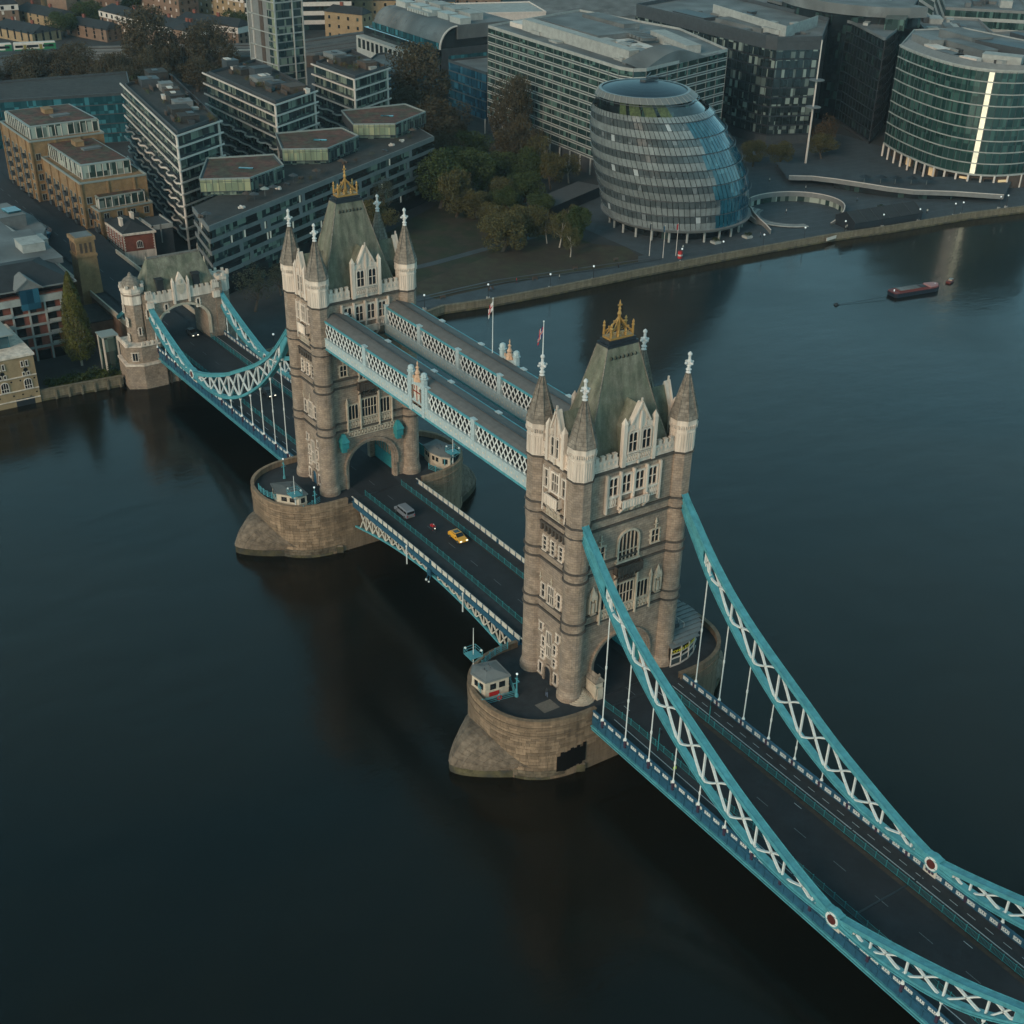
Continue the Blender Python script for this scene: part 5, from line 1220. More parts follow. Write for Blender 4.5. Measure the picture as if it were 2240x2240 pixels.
# ---- round green glass office on the right
GA = [(-191, 319), (-186, 316.6), (-181, 314.6), (-176, 312.9), (-171, 311.4), (-166, 310.2), (-161, 309.2), (-156, 308.7), (-151, 308.9), (-146.5, 310), (-142.5, 312), (-139, 315), (-136, 319), (-134, 324), (-132.6, 330), (-132, 337), (-132, 345)]
poly = GA+[(-150, 372), (-205, 372), (-212, 350)]
t, base = block('round_glass_office', 'curved green glass office with a bright vertical strip on the right', poly, 32, wall='dgrey', pm='concrete', z0=-4.2, par=.5)
fh = 4.05
for i, (p, q) in enumerate(zip(GA, GA[1:])):
    L = hypot(q[0]-p[0], q[1]-p[1]); ang = atan2(q[1]-p[1], q[0]-p[0]); f = Face((p[0]-base[0], p[1]-base[1], 0), ang, t)
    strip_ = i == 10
    for k in range(9):
        z = -4.2+k*fh
        if z+.4 > 31.9: continue
        for j in (0, 1):
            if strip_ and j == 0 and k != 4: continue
            pn = MB(); pn.box(-L/4+.04, L/4-.04, -.12, 0, .35, fh-.02); P('window', pn, 'g_round', t, loc=f.p(L*(.25+.5*j), z, 0), rz=ang)
    for j in (0, .5): o = P('mullion', f.mb().box(j*L-.05, j*L+.05, -.3, 0, -4.2, 32), 'dgrey', t)
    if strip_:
        o = P('glint_strip', f.mb().box(.12, L/2-.35, -.14, 0, -4.0, 31.8), 'glintstrip', t, label='glowing pale strip standing for a sun glint')  # glow added where the curved glass would mirror the sun
for k in range(10):
    z = -4.2+k*fh; m = MB(); pts = [(x-base[0], y-base[1]) for x, y in GA]
    off = []
    for i, p in enumerate(pts):
        a, b = pts[max(0, i-1)], pts[min(len(pts)-1, i+1)]; d_ = Vector((b[1]-a[1], -(b[0]-a[0]), 0)).normalized(); off.append((p[0]+d_.x*.25, p[1]+d_.y*.25, z+.16))
    m.sweep(off, .5, .32 if 0 < k < 9 else .6); P('floor_band', m, 'concrete', t)
for i in range(0, 16, 1):
    p = GA[i]; o = P('column', MB().lathe([(.4, GZ), (.38, -4.2)], 8), 'slab', t, loc=(p[0]-base[0]+.2, p[1]-base[1]-.4, 0))
m = MB(); pts = [(x-base[0]+1.2, y-base[1]+3.2) for x, y in GA]+[(-150-base[0], 370-base[1]), (-205-base[0], 370-base[1])]; m.prism(pts, GZ, -4.3); P('ground_floor', m, 'timber', t)
for i in range(2, 13):
    p = GA[i]; m = MB(); m.box(-1.6, 1.6, -.1, .1, .3, 3.3); P('shop_window', m, 'litwarm' if i % 3 == 0 else 'g_black', t, loc=(p[0]-base[0]+1.3, p[1]-base[1]+2.9, GZ), rz=atan2(GA[i+1][1]-p[1], GA[i+1][0]-p[0]))
boxes(t, base, [(-176, 322, 5, 2.4, 32, 2.0, -.3, 'slab'), (-166, 318, 6, 2.2, 32, 1.8, -.2, 'roofgrey'), (-158, 318, 5, 1.6, 32, 1.8, .1, 'slab'), (-186, 328, 7, 3, 32, 3.4, -.35, 'grey'), (-170, 333, 12, 3.5, 32, 2.8, -.2, 'roofgrey'),
    (-150, 328, 7, 3, 32, 2.8, .5, 'concrete'), (-160, 345, 16, 4, 32, 3.2, .1, 'dgrey'), (-182, 345, 10, 5, 32, 4, -.2, 'roofgrey'), (-143, 345, 4, 8, 32, 3, 0, 'grey')])
boxes(t, base, spread([(-185, 322), (-150, 316), (-138, 330), (-145, 360), (-200, 360)], 30, 2, 32, ((.8, 3), (.5, 1.6), (.5, 1.5))))
m = MB()
for i in range(0, 13): p = GA[i]; q = GA[i+1]; m.quad((p[0]-base[0], p[1]-base[1], 32.3), (q[0]-base[0], q[1]-base[1], 32.3), (q[0]-base[0]+1, q[1]-base[1]+3.4, 34.2), (p[0]-base[0]+1, p[1]-base[1]+3.4, 34.2))
P('roof_screen', m, 'grey', t)
# more roofs behind it
for i, (x, y, a, b, z, an, lb) in enumerate([(-225, 392, 26, 14, 27, -.7, 'wide grey roofed block behind the round glass office'), (-190, 420, 30, 16, 24, -.2, 'low grey roofed block beyond the round glass office at the picture edge'), (-262, 452, 34, 18, 30, -.8, 'far grey roofed block in the top right corner'), (-300, 500, 40, 20, 26, -.6, 'furthest grey roofed block in the top right corner'), (-340, 440, 40, 16, 24, -.8, 'long grey roofed block beyond the black glass office')]):
    c_, s_ = cos(an), sin(an); poly = ccw([(x+c_*p-s_*q, y+s_*p+c_*q) for p, q in ((-a, -b), (a, -b), (a, b), (-a, b))])
    t, base = block('grey_office', lb, poly, z, roof='roofgrey', wall='grey'); fronts(t, base, poly, GZ, z, 9, 8, 1.4, 'concrete', 'g_green', pr=.3)
    boxes(t, base, spread(poly, 22, 20+i, z, ((1.5, 7), (1, 3), (.8, 3))))

# ---- egg shaped glass hall
def hall():
    c0 = Vector((-160.7, 186.5, -4)); t = TH('glass_hall', 'big egg shaped glass hall leaning back, banded in grey panels', 'hall', (c0.x, c0.y, GZ)); t.scale = (1, 1, 1)
    tab = [(-5.4, 24.0, (-164.5, 189.2)), (-4.5, 24.6, (-164.6, 189)), (5, 25.5, (-165, 187.6)), (10, 25.3, (-165, 185.6)), (15, 24.6, (-165.2, 183.5)), (20, 23.5, (-165.3, 181.2)), (25, 21.8, (-165, 178.6)), (29.5, 19.6, (-164.5, 175.6)), (33, 17.2, (-163.8, 173)), (36, 15, (-162.5, 170.3)), (37, 14.3, (-162, 169.5))]
    def at(z):
        for (a, r0, p0), (b, r1, p1) in zip(tab, tab[1:]):
            if z <= b: u_ = (z-a)/(b-a); return r0+(r1-r0)*u_, (p0[0]+(p1[0]-p0[0])*u_-c0.x, p0[1]+(p1[1]-p0[1])*u_-c0.y)
        return tab[-1][1], (tab[-1][2][0]-c0.x, tab[-1][2][1]-c0.y)
    N_ = 88
    def pt(z, a, dr=0): r_, c_ = at(z); return (c_[0]+(r_+dr)*cos(a), c_[1]+(r_+dr)*sin(a), z-GZ)
    z_levels = [-4.5+i*4.86 for i in range(9)]
    camaz = atan2(CAM.y-c0.y, CAM.x-c0.x)
    R = random.Random(12)
    for k, z in enumerate(z_levels[:-1]):
        if z > 30: break
        z1 = z_levels[k+1]; zc = z+(z1-z)*.52; eb = camaz+radians(33+3*(k % 2))
        pan = MB(); clear = MB(); ledge = MB()
        top_open = (k == 7)
        for i in range(N_):
            a, b = 2*pi*i/N_, 2*pi*(i+1)/N_; am = (a+b)/2; rel = (am-camaz+pi) % (2*pi)-pi; er = (eb-camaz+pi) % (2*pi)-pi
            if top_open and abs(rel) < radians(120): continue
            is_clear = er < rel < er+radians(80)
            g = .004
            q = lambda zz, aa, dr: pt(zz, aa, dr)
            if is_clear:
                clear.add([q(z, a+g, -.25), q(z, b-g, -.25), q(z1-.1, b-g, -.3), q(z1-.1, a+g, -.3)], [(0,1,2,3)]); continue
            pan.add([q(z+.1, a+g, .12), q(z+.1, b-g, .12), q(zc, b-g, .3), q(zc, a+g, .3), q(z+.1, a+g, -.1), q(z+.1, b-g, -.1), q(zc, b-g, 0), q(zc, a+g, 0)], [(0,1,2,3),(3,2,6,7),(0,4,5,1),(0,3,7,4),(1,5,6,2)])
            vis = abs(rel) < radians(92)
            w_ = MB(); w_.T = None
            A, B, C_, D_ = q(zc+.08, a+.004, .16), q(zc+.08, b-.004, .16), q(z1-.25, b-.004, .1), q(z1-.25, a+.004, .1)
            if vis and not top_open and abs(rel) < radians(78):
                w_.add([A, B, C_, D_], [(0,1,2,3)]); col = 'g_hall'
                rr = R.random()
                o = P('window', w_, 'hall_lit' if rr < .022 else 'g_hall', t)
            else: pan.add([A, B, C_, D_], [(0,1,2,3)], 1 if not top_open else 2)
        P('cladding_ring', pan, ['hallpanel', 'g_hall', 'litgreen'], t)
        if clear.f: P('clear_glazing', clear, 'hallblue', t, label='blue clear glazing of the river front')
        led = MB()
        for i in range(N_):
            a, b = 2*pi*i/N_, 2*pi*(i+1)/N_
            led.add([pt(z1-.22, a, .05), pt(z1-.22, b, .05), pt(z1-.1, b, .42), pt(z1-.1, a, .42), pt(z1+.06, a, .3), pt(z1+.06, b, .3)], [(0,1,2,3),(3,2,5,4)])
        P('storey_ledge', led, 'dgrey', t)
    # structure inside the clear front
    m = MB()
    for i in range(10):
        a = camaz+radians(42+i*6); m.tube(pt(-3.5, a, -.6), pt(14, a-radians(10), -.6), .22, n=5); m.tube(pt(14, a-radians(10), -.6), pt(30, a-radians(26), -.6), .2, n=5)
    P('diagrid', m, 'concrete', t)
    core = MB(); prof = []
    for z in (-5, 0, 8, 16, 24, 29, 29.5):
        r_, c_ = at(z); prof.append([(c_[0]+(r_-1.6)*cos(2*pi*i/32), c_[1]+(r_-1.6)*sin(2*pi*i/32), z-GZ) for i in range(32)])
    for A, B in zip(prof, prof[1:]): core.add(A+B, [(i, (i+1) % 32, 32+(i+1) % 32, 32+i) for i in range(32)])
    P('core', core, 'g_black', t)
    gal = MB()
    for i in range(N_):
        a, b = 2*pi*i/N_, 2*pi*(i+1)/N_
        rel = ((a+b)/2-camaz+pi) % (2*pi)-pi; gal.add([pt(30.2, a, -1.4), pt(30.2, b, -1.4), pt(35.0, b, -1.4), pt(35.0, a, -1.4)], [(0,1,2,3)], 0 if (i % 4 and radians(-34) < rel < radians(30)) else 1)
    P('viewing_gallery', gal, ['litgreen', 'g_black'], t)
    rail_ = MB()
    for i in range(N_): a, b = 2*pi*i/N_, 2*pi*(i+1)/N_; rail_.add([pt(29.6, a, .25), pt(29.6, b-.01, .25), pt(31.3, b-.01, .3), pt(31.3, a, .3)], [(0,1,2,3)])
    P('gallery_balustrade', rail_, 'hallpanel', t)
    # roof: raised rim of louvres round a dished dark solar roof, tilted a little
    rim = MB(); inn = MB(); lou = MB()
    def tilt(p, a=1.0): return (p[0], p[1], p[2])
    for i in range(N_):
        a, b = 2*pi*i/N_, 2*pi*(i+1)/N_
        rim.add([tilt(pt(34.9, a, .4)), tilt(pt(34.9, b, .4)), tilt(pt(36.9, b, 0)), tilt(pt(36.9, a, 0)), tilt(pt(36.9, a, -.8)), tilt(pt(36.9, b, -.8))], [(0,1,2,3),(3,2,5,4)])
        if i % 2: lou.bar(pt(34.9, a, .45), pt(36.9, a, .1), .12)
    P('roof_rim', rim, 'hallrim', t); P('rim_louvres', lou, 'concrete', t, kind='stuff')
    r_, c_ = at(36.8); rr = r_-.7
    for sct in range(4):
        inn = MB()
        for i in range(22):
            a, b = 2*pi*(sct*22+i)/N_, 2*pi*(sct*22+i+1)/N_
            for k in range(6):
                f0, f1 = k/6, (k+1)/6; zz = lambda f_: 36.6-GZ+1.9*(1-f_**2)
                inn.add([(c_[0]+rr*f0*cos(a), c_[1]+rr*f0*sin(a), zz(f0)), (c_[0]+rr*f1*cos(a), c_[1]+rr*f1*sin(a), zz(f1)), (c_[0]+rr*f1*cos(b), c_[1]+rr*f1*sin(b), zz(f1)), (c_[0]+rr*f0*cos(b), c_[1]+rr*f0*sin(b), zz(f0))], [(0,1,2,3)])
        P('solar_roof', inn, 'solar', t)
    m = MB(); m.box(-2, 6, -1, 1, 0, .9); m.bar((0, 0, 1.2), (9, 4, .9), .3); m.bar((0, 0, 1.2), (9, -4, .9), .3); P('roof_hatch', m, 'dgrey', t, loc=(c_[0]-2, c_[1]+2, 38.2-GZ), rz=1.9)
    # base ring, columns, recessed lobby
    m = MB(); N2 = 72
    for i in range(N2):
        a, b = 2*pi*i/N2, 2*pi*(i+1)/N2
        m.add([pt(-4.3, a, .9), pt(-4.3, b, .9), pt(-5.1, b, .7), pt(-5.1, a, .7), pt(-4.2, a, -1.5), pt(-4.2, b, -1.5), pt(-5.2, a, -1.5), pt(-5.2, b, -1.5)], [(0,1,2,3),(0,4,5,1),(3,2,7,6)])
    P('base_ring', m, 'grey', t)
    for i in range(24):
        a = 2*pi*i/24; p = pt(-5.2, a, -1.6); P('column', MB().lathe([(.4, 0), (.4, 4.0)], 8), 'concrete', t, loc=(p[0], p[1], 0))
    m = MB(); rr, cc = at(-5); m.lathe([(rr-5, 0), (rr-5, 3.9)], 40, cc[0], cc[1]); P('lobby_glass', m, 'g_black', t)
hall()
# long dark timber pavilion beside the hall
t = TH('timber_pavilion', 'low dark pavilion with slatted roof beside the hall', 'pavilion', (-200, 168, GZ), rz=atan2(30, -12))
m = MB(); m.box(-17, 17, -4.5, 4.5, 0, 3.6); P('wall', m, 'black', t)
for i in range(30): x = -16.8+i*1.15; P('roof_slat', MB().box(x-.34, x+.34, -5, 5, 3.7, 3.9), 'dgrey', t)

# ---- three apartment blocks with white balcony edges
def apartments(label, front_l, corner, front_r, back_r, back_l, z1, nf, zig=True):
    poly = ccw([back_l, corner, front_r, back_r]); base = corner
    t = TH('apartment_block', label, 'apartment building', (corner[0], corner[1], 0), group='apartment blocks with white balcony edges')
    c_ = (sum(p[0] for p in poly)/4, sum(p[1] for p in poly)/4)
    ins = [(c_[0]+(p[0]-c_[0])*.955-base[0], c_[1]+(p[1]-c_[1])*.92-base[1]) for p in poly]
    m = MB(); m.prism(ins, GZ, z1); P('wall', m, 'dgrey', t); fh = (z1-GZ)/nf
    m = MB(); m.prism(ins, z1+.01, z1+.25); P('roof', m, 'roofdark', t)
    R = random.Random(int(z1*10+corner[1])); insw = [(p[0]+base[0], p[1]+base[1]) for p in ins]
    for p, q in zip(insw, insw[1:]+insw[:1]):
        if not facing(p, q): continue
        L = hypot(q[0]-p[0], q[1]-p[1]); ang = atan2(q[1]-p[1], q[0]-p[0]); f = Face((p[0]-base[0], p[1]-base[1], 0), ang, t); nb = round(L/3.1); bw = L/nb
        pm = MB(); pm.box(-bw/2+.12, bw/2-.12, -.1, 0, .35, fh-.35); pme = pm.mesh('window', 'g_apt')
        for i in range(nf):
            for j in range(nb): P('window', pme, parent=t, loc=f.p((j+.5)*bw, GZ+i*fh, 0), rz=ang)
    for i in range(1, nf+1):
        z = GZ+i*fh; pts = [(p[0]-base[0], p[1]-base[1], z) for p in poly]
        m = MB(); e = []
        # long left side: zigzag terraces on the lower floors
        k_c = poly.index(corner); prev = poly[k_c-1]; nxt = poly[(k_c+1) % 4]
        A, B = Vector((prev[0]-base[0], prev[1]-base[1], z)), Vector((0, 0, z)); D = Vector((nxt[0]-base[0], nxt[1]-base[1], z))
        def edge(A, B, zz):
            d_ = (B-A); L = d_.length; d_.normalize(); n_ = Vector((d_.y, -d_.x, 0)); out_ = []
            if zz:
                k = int(L/9); 
                for j in range(k):
                    s0 = L*j/k; s1 = L*(j+.45)/k; s2 = L*(j+.62)/k; s3 = L*(j+.9)/k; off = 1.3*((i % 2)*1.0+.0)
                    out_ += [A+d_*s0+n_*(.0+.9*(i % 2)), A+d_*s1+n_*(.0+.9*(i % 2)), A+d_*s2+n_*(1.4-.9*(i % 2)), A+d_*s3+n_*(1.4-.9*(i % 2))]
                out_.append(B)
            else: out_ = [A, B]
            return out_
        pl = edge(A, B, zig and i < nf-3)
        for a, b in zip(pl, pl[1:]): m.bar(a, b, .34, .5)
        m.bar(B, D, .34, .5); m.box(-.2, .2, -.2, .2, z-.19, z+.19)
        P('balcony_edge', m, 'slab', t)
        m = MB(); inner = [Vector((p[0], p[1], z)) for p in ins]
        fl = [(p.x, p.y) for p in pl]+[(D.x, D.y)]
        m.add([(x, y, z-.12) for x, y in fl]+[(c_[0]-base[0], c_[1]-base[1], z-.12)], [(j, j+1, len(fl)) for j in range(len(fl)-1)]); P('balcony_floor', m, 'dgrey', t)
    m = MB()
    for i in range(nf): pass
    for q_, s_ in ((.5, 1), (9.5 if hypot(front_r[0]-corner[0], front_r[1]-corner[1]) > 14 else 8, 1)):
        d_ = Vector((front_r[0]-corner[0], front_r[1]-corner[1], 0)).normalized(); L = hypot(front_r[0]-corner[0], front_r[1]-corner[1])
        pos = d_*(.9 if q_ < 1 else L-1.2)+Vector((-d_.y, d_.x, 0))*.6; pos2 = Vector((-.8, .8, 0)) if q_ < 1 else pos
        P('corner_column', MB().lathe([(.42, GZ), (.42, z1)], 8), 'slab', t, loc=(pos.x, pos.y, 0))
    an = atan2(corner[1]-back_l[1], corner[0]-back_l[0]); rl = hypot(corner[1]-back_l[1], corner[0]-back_l[0]); cx_, cy_ = c_
    R = random.Random(int(corner[1])); ex = Vector((cos(an), sin(an), 0)); ey = Vector((-sin(an), cos(an), 0)); its = []
    for k in range(int(rl/9)):
        s_ = -rl/2+9+k*9-4+R.uniform(-1.5, 1.5); p = Vector((cx_, cy_, 0))+ex*s_+ey*R.uniform(-2, 3.5); w_, d_, h_ = R.uniform(1.8, 3.8), R.uniform(2, 3.4), R.uniform(1.8, 3)
        its.append((p.x, p.y, w_, d_, z1+.2, h_, an, R.choice(('roofdark', 'dgrey', 'timber', 'grey'))))
        if R.random() < .6: its.append((p.x+R.uniform(-1, 1), p.y+R.uniform(-1, 1), R.uniform(.8, 1.6), R.uniform(.5, 1.1), z1+h_+.35, .2, an, R.choice(('slab', 'roofgrey', 'dgrey'))))
        q = p+ex*R.uniform(3, 5)+ey*R.choice((-3.5, 3, 0)); its.append((q.x, q.y, R.uniform(.8, 1.8), R.uniform(.6, 1.4), z1+.2, R.uniform(.5, 1.4), an, R.choice(('g_teal', 'timber', 'slab', 'dgrey', 'concrete'))))
        q = p+ex*R.uniform(-4, 4)+ey*R.choice((-4.5, 4.5)); its.append((q.x, q.y, R.uniform(1.2, 2.6), .15, z1+.2, 1.3, an, 'timber'))
    boxes(t, base, its, name='roof_room')
    m = MB()
    for p, q in zip(ins, ins[1:]+ins[:1]): m.bar((p[0]*.94, p[1]*.94, z1+.7), (q[0]*.94, q[1]*.94, z1+.7), .12, 1.0)
    P('roof_rail', m, 'dgrey', t)
    for k in range(26):
        p = Vector((cx_-base[0], cy_-base[1], 0))+ex*R.uniform(-rl/2+3, rl/2-3)+ey*R.choice((-5.2, 5.2, R.uniform(-5, 5))); b = MB()
        for j in range(40): a = R.uniform(0, 6.28); rr = R.uniform(0, 1.1); h_ = R.uniform(.3, 1.5); b.add([(rr*cos(a), rr*sin(a), h_), (rr*cos(a)+R.uniform(-.3, .3), rr*sin(a)+.3, h_+R.uniform(.1, .4)), (rr*cos(a)+.3, rr*sin(a)+R.uniform(-.3, .3), h_)], [(0,1,2)])
        P('roof_planting', b, R.choice(('leaf_olive', 'leaf_green', 'leaf_rust')), t, loc=(p.x, p.y, z1+.2))
    return t
def leafmat(name, c1, c2, c3=None):
    m = bpy.data.materials.new(name); m.use_nodes = True; t = m.node_tree; N = t.nodes; b = N['Principled BSDF']
    ge = N.new('ShaderNodeNewGeometry'); nz = N.new('ShaderNodeTexNoise'); nz.inputs['Scale'].default_value = .35; nz.inputs['Detail'].default_value = 3; lk(t, ge.outputs['Position'], nz.inputs[0])
    oi = N.new('ShaderNodeObjectInfo'); cr = N.new('ShaderNodeValToRGB'); e = cr.color_ramp.elements
    e[0].position = .35; e[0].color = (*c1, 1); e[1].position = .65; e[1].color = (*c2, 1)
    lk(t, nz.outputs[0], cr.inputs[0]); mr = N.new('ShaderNodeMapRange'); mr.inputs[3].default_value = .7; mr.inputs[4].default_value = 1.3; lk(t, ge.outputs['Random Per Island'], mr.inputs[0])
    mx = N.new('ShaderNodeMix'); mx.data_type = 'RGBA'; mx.blend_type = 'MULTIPLY'; mx.inputs[0].default_value = 1; lk(t, cr.outputs[0], mx.inputs[6]); lk(t, mr.outputs[0], mx.inputs[7])
    lk(t, mx.outputs[2], b.inputs['Base Color']); b.inputs['Roughness'].default_value = .8; b.inputs['Specular IOR Level'].default_value = .15
    M[name] = m
leafmat('leaf_olive', (0.070, 0.064, 0.026), (0.105, 0.090, 0.036))
leafmat('leaf_brown', (0.060, 0.047, 0.028), (0.078, 0.062, 0.034))
leafmat('leaf_green', (0.034, 0.052, 0.018), (0.062, 0.078, 0.024))
leafmat('leaf_rust', (0.092, 0.050, 0.022), (0.066, 0.046, 0.022))
leafmat('leaf_gold', (0.105, 0.10, 0.022), (0.07, 0.062, 0.020))
leafmat('leaf_grey', (0.060, 0.065, 0.042), (0.045, 0.05, 0.03))
apartments('apartment block with white balcony edges nearest the yellow brick flats', (-297, 48), (-219.5, 36.0), (-231, 56.0), (-306, 70), (-297.5, 47.5), 26, 10)
apartments('apartment block with white balcony edges, middle one in front of the tall tower', (-300, 79), (-242, 79.5), (-254.5, 101.5), (-314, 106), (-300.5, 79), 26, 10)
apartments('apartment block with white balcony edges, right one beside the blue glass building', (-294, 120), (-264, 120.8), (-275.5, 142), (-312, 146), (-296, 120), 26, 10)

# ---- long grey riverside apartments with three glass pavilions on the roof
pa, pb = (-172.8, 24.8), (-228.2, 131.4); pl_, pr_ = (-192, 28.4), (-248, 134)
poly = ccw([pa, pb, pr_, (-236, 100), (-220, 70), pl_]); base = pa
t = TH('riverside_apartments', 'long grey stone apartment building behind the far tower with three glass roof pavilions', 'apartment building', (pa[0], pa[1], 0))
m = MB(); m.prism([(x-base[0], y-base[1]) for x, y in poly], -4.5, 12.6); P('wall', m, 'grey', t)
m = MB(); m.prism([(x-base[0], y-base[1]) for x, y in poly], 12.62, 12.9); P('roof', m, 'roofdark', t)
m = MB(); m.prism([((x-base[0])*.98-1.5, (y-base[1])*.97+1) for x, y in poly], GZ, -4.5); P('ground_floor', m, 'g_black', t)
nf, fh = 5, 3.42
for p, q in ((pl_, pa), (pa, pb), (pb, pr_)):
    L = hypot(q[0]-p[0], q[1]-p[1]); ang = atan2(q[1]-p[1], q[0]-p[0])
    if p == pa: pass
    f = Face((p[0]-base[0], p[1]-base[1], 0), ang, t)
    R = random.Random(int(L))
    for i in range(nf):
        z = -4.5+i*fh
        m = f.mb(); m.box(-.3, L+.3, -.35, 0, z+2.25, z+fh+(.35 if i == nf-1 else 0)); P('floor_band', m, 'grey', t)
        m = f.mb(); m.box(0, L, -.05, 0, z, z+2.25); P('recess', m, 'g_black', t)
        x = 1.0+(i % 2)*3
        while x < L-2:
            kind = R.random(); w_ = R.choice((3.2, 4.6, 6.0)); w_ = min(w_, L-x-.6)
            if w_ < 1: break
            if kind < .42: P('window', f.mb().box(x, x+w_, -.16, 0, z+.05, z+2.2), 'g_apt', t); x += w_
            elif kind < .55: P('wall_panel', f.mb().box(x, x+1.6, -.3, 0, z, z+2.25), 'grey', t); x += 1.6
            elif kind < .66: P('window', f.mb().box(x+.3, x+.85, -.2, 0, z+.1, z+2.2), 'litpale', t, label='faintly glowing narrow window'); x += 1.4
            else:
                P('balcony_rail', f.mb().box(x, x+w_+2, -.3, -.22, z+.0, z+.95), 'g_black', t); x += w_+2
M_ = 0
def pavilion(t, base, fl, fc, fr, br, bl, z0, z1):
    poly = ccw([fl, fc, fr, br, bl]); o = MB(); c_ = (sum(p[0] for p in poly)/5, sum(p[1] for p in poly)/5)
    o.prism([(c_[0]+(p[0]-c_[0])*.7-base[0], c_[1]+(p[1]-c_[1])*.7-base[1]) for p in poly], z0, z1-2.6); r_ = P('roof_pavilion', o, 'dgrey', t)
    o = MB(); o.prism([(x-base[0], y-base[1]) for x, y in poly], z1-3.2, z1-.1); P('upper_floor', o, 'dgrey', r_)
    o = MB(); pts = [(x-base[0], y-base[1]) for x, y in poly]
    for a, b in zip(pts, pts[1:]+pts[:1]): o.bar((a[0], a[1], z1+.1), (b[0], b[1], z1+.1), .3, .5)
    P('roof_edge', o, 'slab2', r_)
    o = MB(); o.prism([(c_[0]+(p[0]-c_[0])*.93-base[0], c_[1]+(p[1]-c_[1])*.93-base[1]) for p in poly], z1-.1, z1+.05); P('sedum_roof', o, 'sedum', r_)
    o = MB(); o.box(-2.2, 2.2, -.5, .5, 0, .3); P('skylight', o, 'g_teal', r_, loc=(c_[0]-base[0]+2, c_[1]-base[1], z1+.06), rz=.9)
    for p, q, gm in ((fl, fc, 'g_cream'), (fc, fr, 'g_apt')):
        if (fl, fc) != (p, q): pass
        a, b = (p, q)
        L = hypot(b[0]-a[0], b[1]-a[1]); ang = atan2(b[1]-a[1], b[0]-a[0]); f = Face((a[0]-base[0], a[1]-base[1], 0), ang, r_); nb = max(3, round(L/1.75)); bw = L/nb
        pm = MB(); pm.box(-bw/2+.05, bw/2-.05, -.12, 0, 0, 3.5); pme = pm.mesh('glass_panel', gm)
        for j in range(nb): P('glass_panel', pme, parent=r_, loc=f.p((j+.5)*bw, z1-3.5, 0), rz=ang)
        m = f.mb()
        for j in range(nb+1): m.box(j*bw-.05, j*bw+.05, -.2, 0, z1-4.3, z1+.2)
        m.box(0, L, -.2, 0, z1-.75, z1-.65); m.box(0, L, -.22, 0, z1-3.6, z1-3.45); P('glazing_frame', m, 'dgrey', r_)
        lw = MB(); lw.T = f.T(); lw.box(.5, L-.3, .2, .5, z0, z1-3.4); P('lower_glazing', lw, 'g_apt', r_)
pavilion(t, base, (-201.2, 34.7), (-195.1, 48.1), (-202.8, 62.8), (-216, 66), (-222, 46), 12.9, 17.6)
pavilion(t, base, (-220.4, 70.8), (-214.2, 83.8), (-223.6, 100.0), (-236, 100.4), (-240, 78), 12.9, 17.6)
pavilion(t, base, (-238.4, 106.0), (-231.9, 118.8), (-242.0, 136.8), (-256, 136.6), (-258, 112), 12.9, 17.6)
R = random.Random(31)
for k in range(26):
    u_ = R.random(); x, y = pa[0]+(pb[0]-pa[0])*u_-R.uniform(3, 8), pa[1]+(pb[1]-pa[1])*u_; m = MB()
    if k % 3 == 0: m.lathe([(.05, 0), (.05, 2.2), (1.5, 2.2), (.05, 2.9)], 8); P('parasol', m, R.choice(('slab2', 'dgrey', 'timber')), t, loc=(x-base[0], y-base[1], 12.9))
    elif k % 3 == 1: m.box(-1, 1, -.4, .4, 0, .5); m.box(-.2, .2, -.9, .9, .1, .7); P('roof_seating', m, R.choice(('slab', 'timber', 'dgrey')), t, loc=(x-base[0], y-base[1], 12.9), rz=R.uniform(0, 3))
    else:
        for j in range(40): a = R.uniform(0, 6.28); rr = R.uniform(0, 1.2); h_ = R.uniform(.2, 1.3); m.add([(rr*cos(a), rr*sin(a), h_), (rr*cos(a)+.3, rr*sin(a)+.3, h_+.3), (rr*cos(a)+.35, rr*sin(a)-.2, h_)], [(0,1,2)])
        P('roof_planting', m, R.choice(('leaf_olive', 'leaf_green', 'leaf_rust')), t, loc=(x-base[0], y-base[1], 12.9))
# ---- yellow brick stepped flats
def brick_flats(t, base, poly, z1, nf, top=None, z0=GZ):
    m = MB(); m.prism([(x-base[0], y-base[1]) for x, y in poly], z0, z1); P('wall', m, 'ybrick', t)
    fh = (z1-z0)/nf; R = random.Random(int(z1))
    for p, q in zip(poly, poly[1:]+poly[:1]):
        if not facing(p, q): continue
        L = hypot(q[0]-p[0], q[1]-p[1]); ang = atan2(q[1]-p[1], q[0]-p[0]); f = Face((p[0]-base[0], p[1]-base[1], 0), ang, t); nb = max(2, round(L/4.2)); bw = L/nb
        for j in range(nb):
            if j % 2 == 0: P('pier_strip', f.mb().box((j)*bw-.3, j*bw+.3, -.4, 0, z0, z1), 'ybrick', t)
            for i in range(nf):
                z = z0+i*fh
                if z+fh > z1-.8 and nf > 4: continue
                fm, pm = win_mesh(1.5, 1.9, 2, 1, fw=.1, proud=.12, trim='slab2'); o = P('window', fm, parent=t, loc=f.p((j+.5)*bw, z+.7, 0), rz=ang); P('pane', pm, parent=o)
                if (j % 2 == 1 and L > 20) or (L < 20 and (i+j) % 2): P('balcony', BALC, parent=t, loc=f.p((j+.5)*bw, z+.35, 0), rz=ang)
    m = MB(); pts = [(x-base[0], y-base[1]) for x, y in poly]
    for a, b in zip(pts, pts[1:]+pts[:1]): m.bar((a[0], a[1], z1+.25), (b[0], b[1], z1+.25), .5, .5)
    P('coping', m, 'slab2', t)
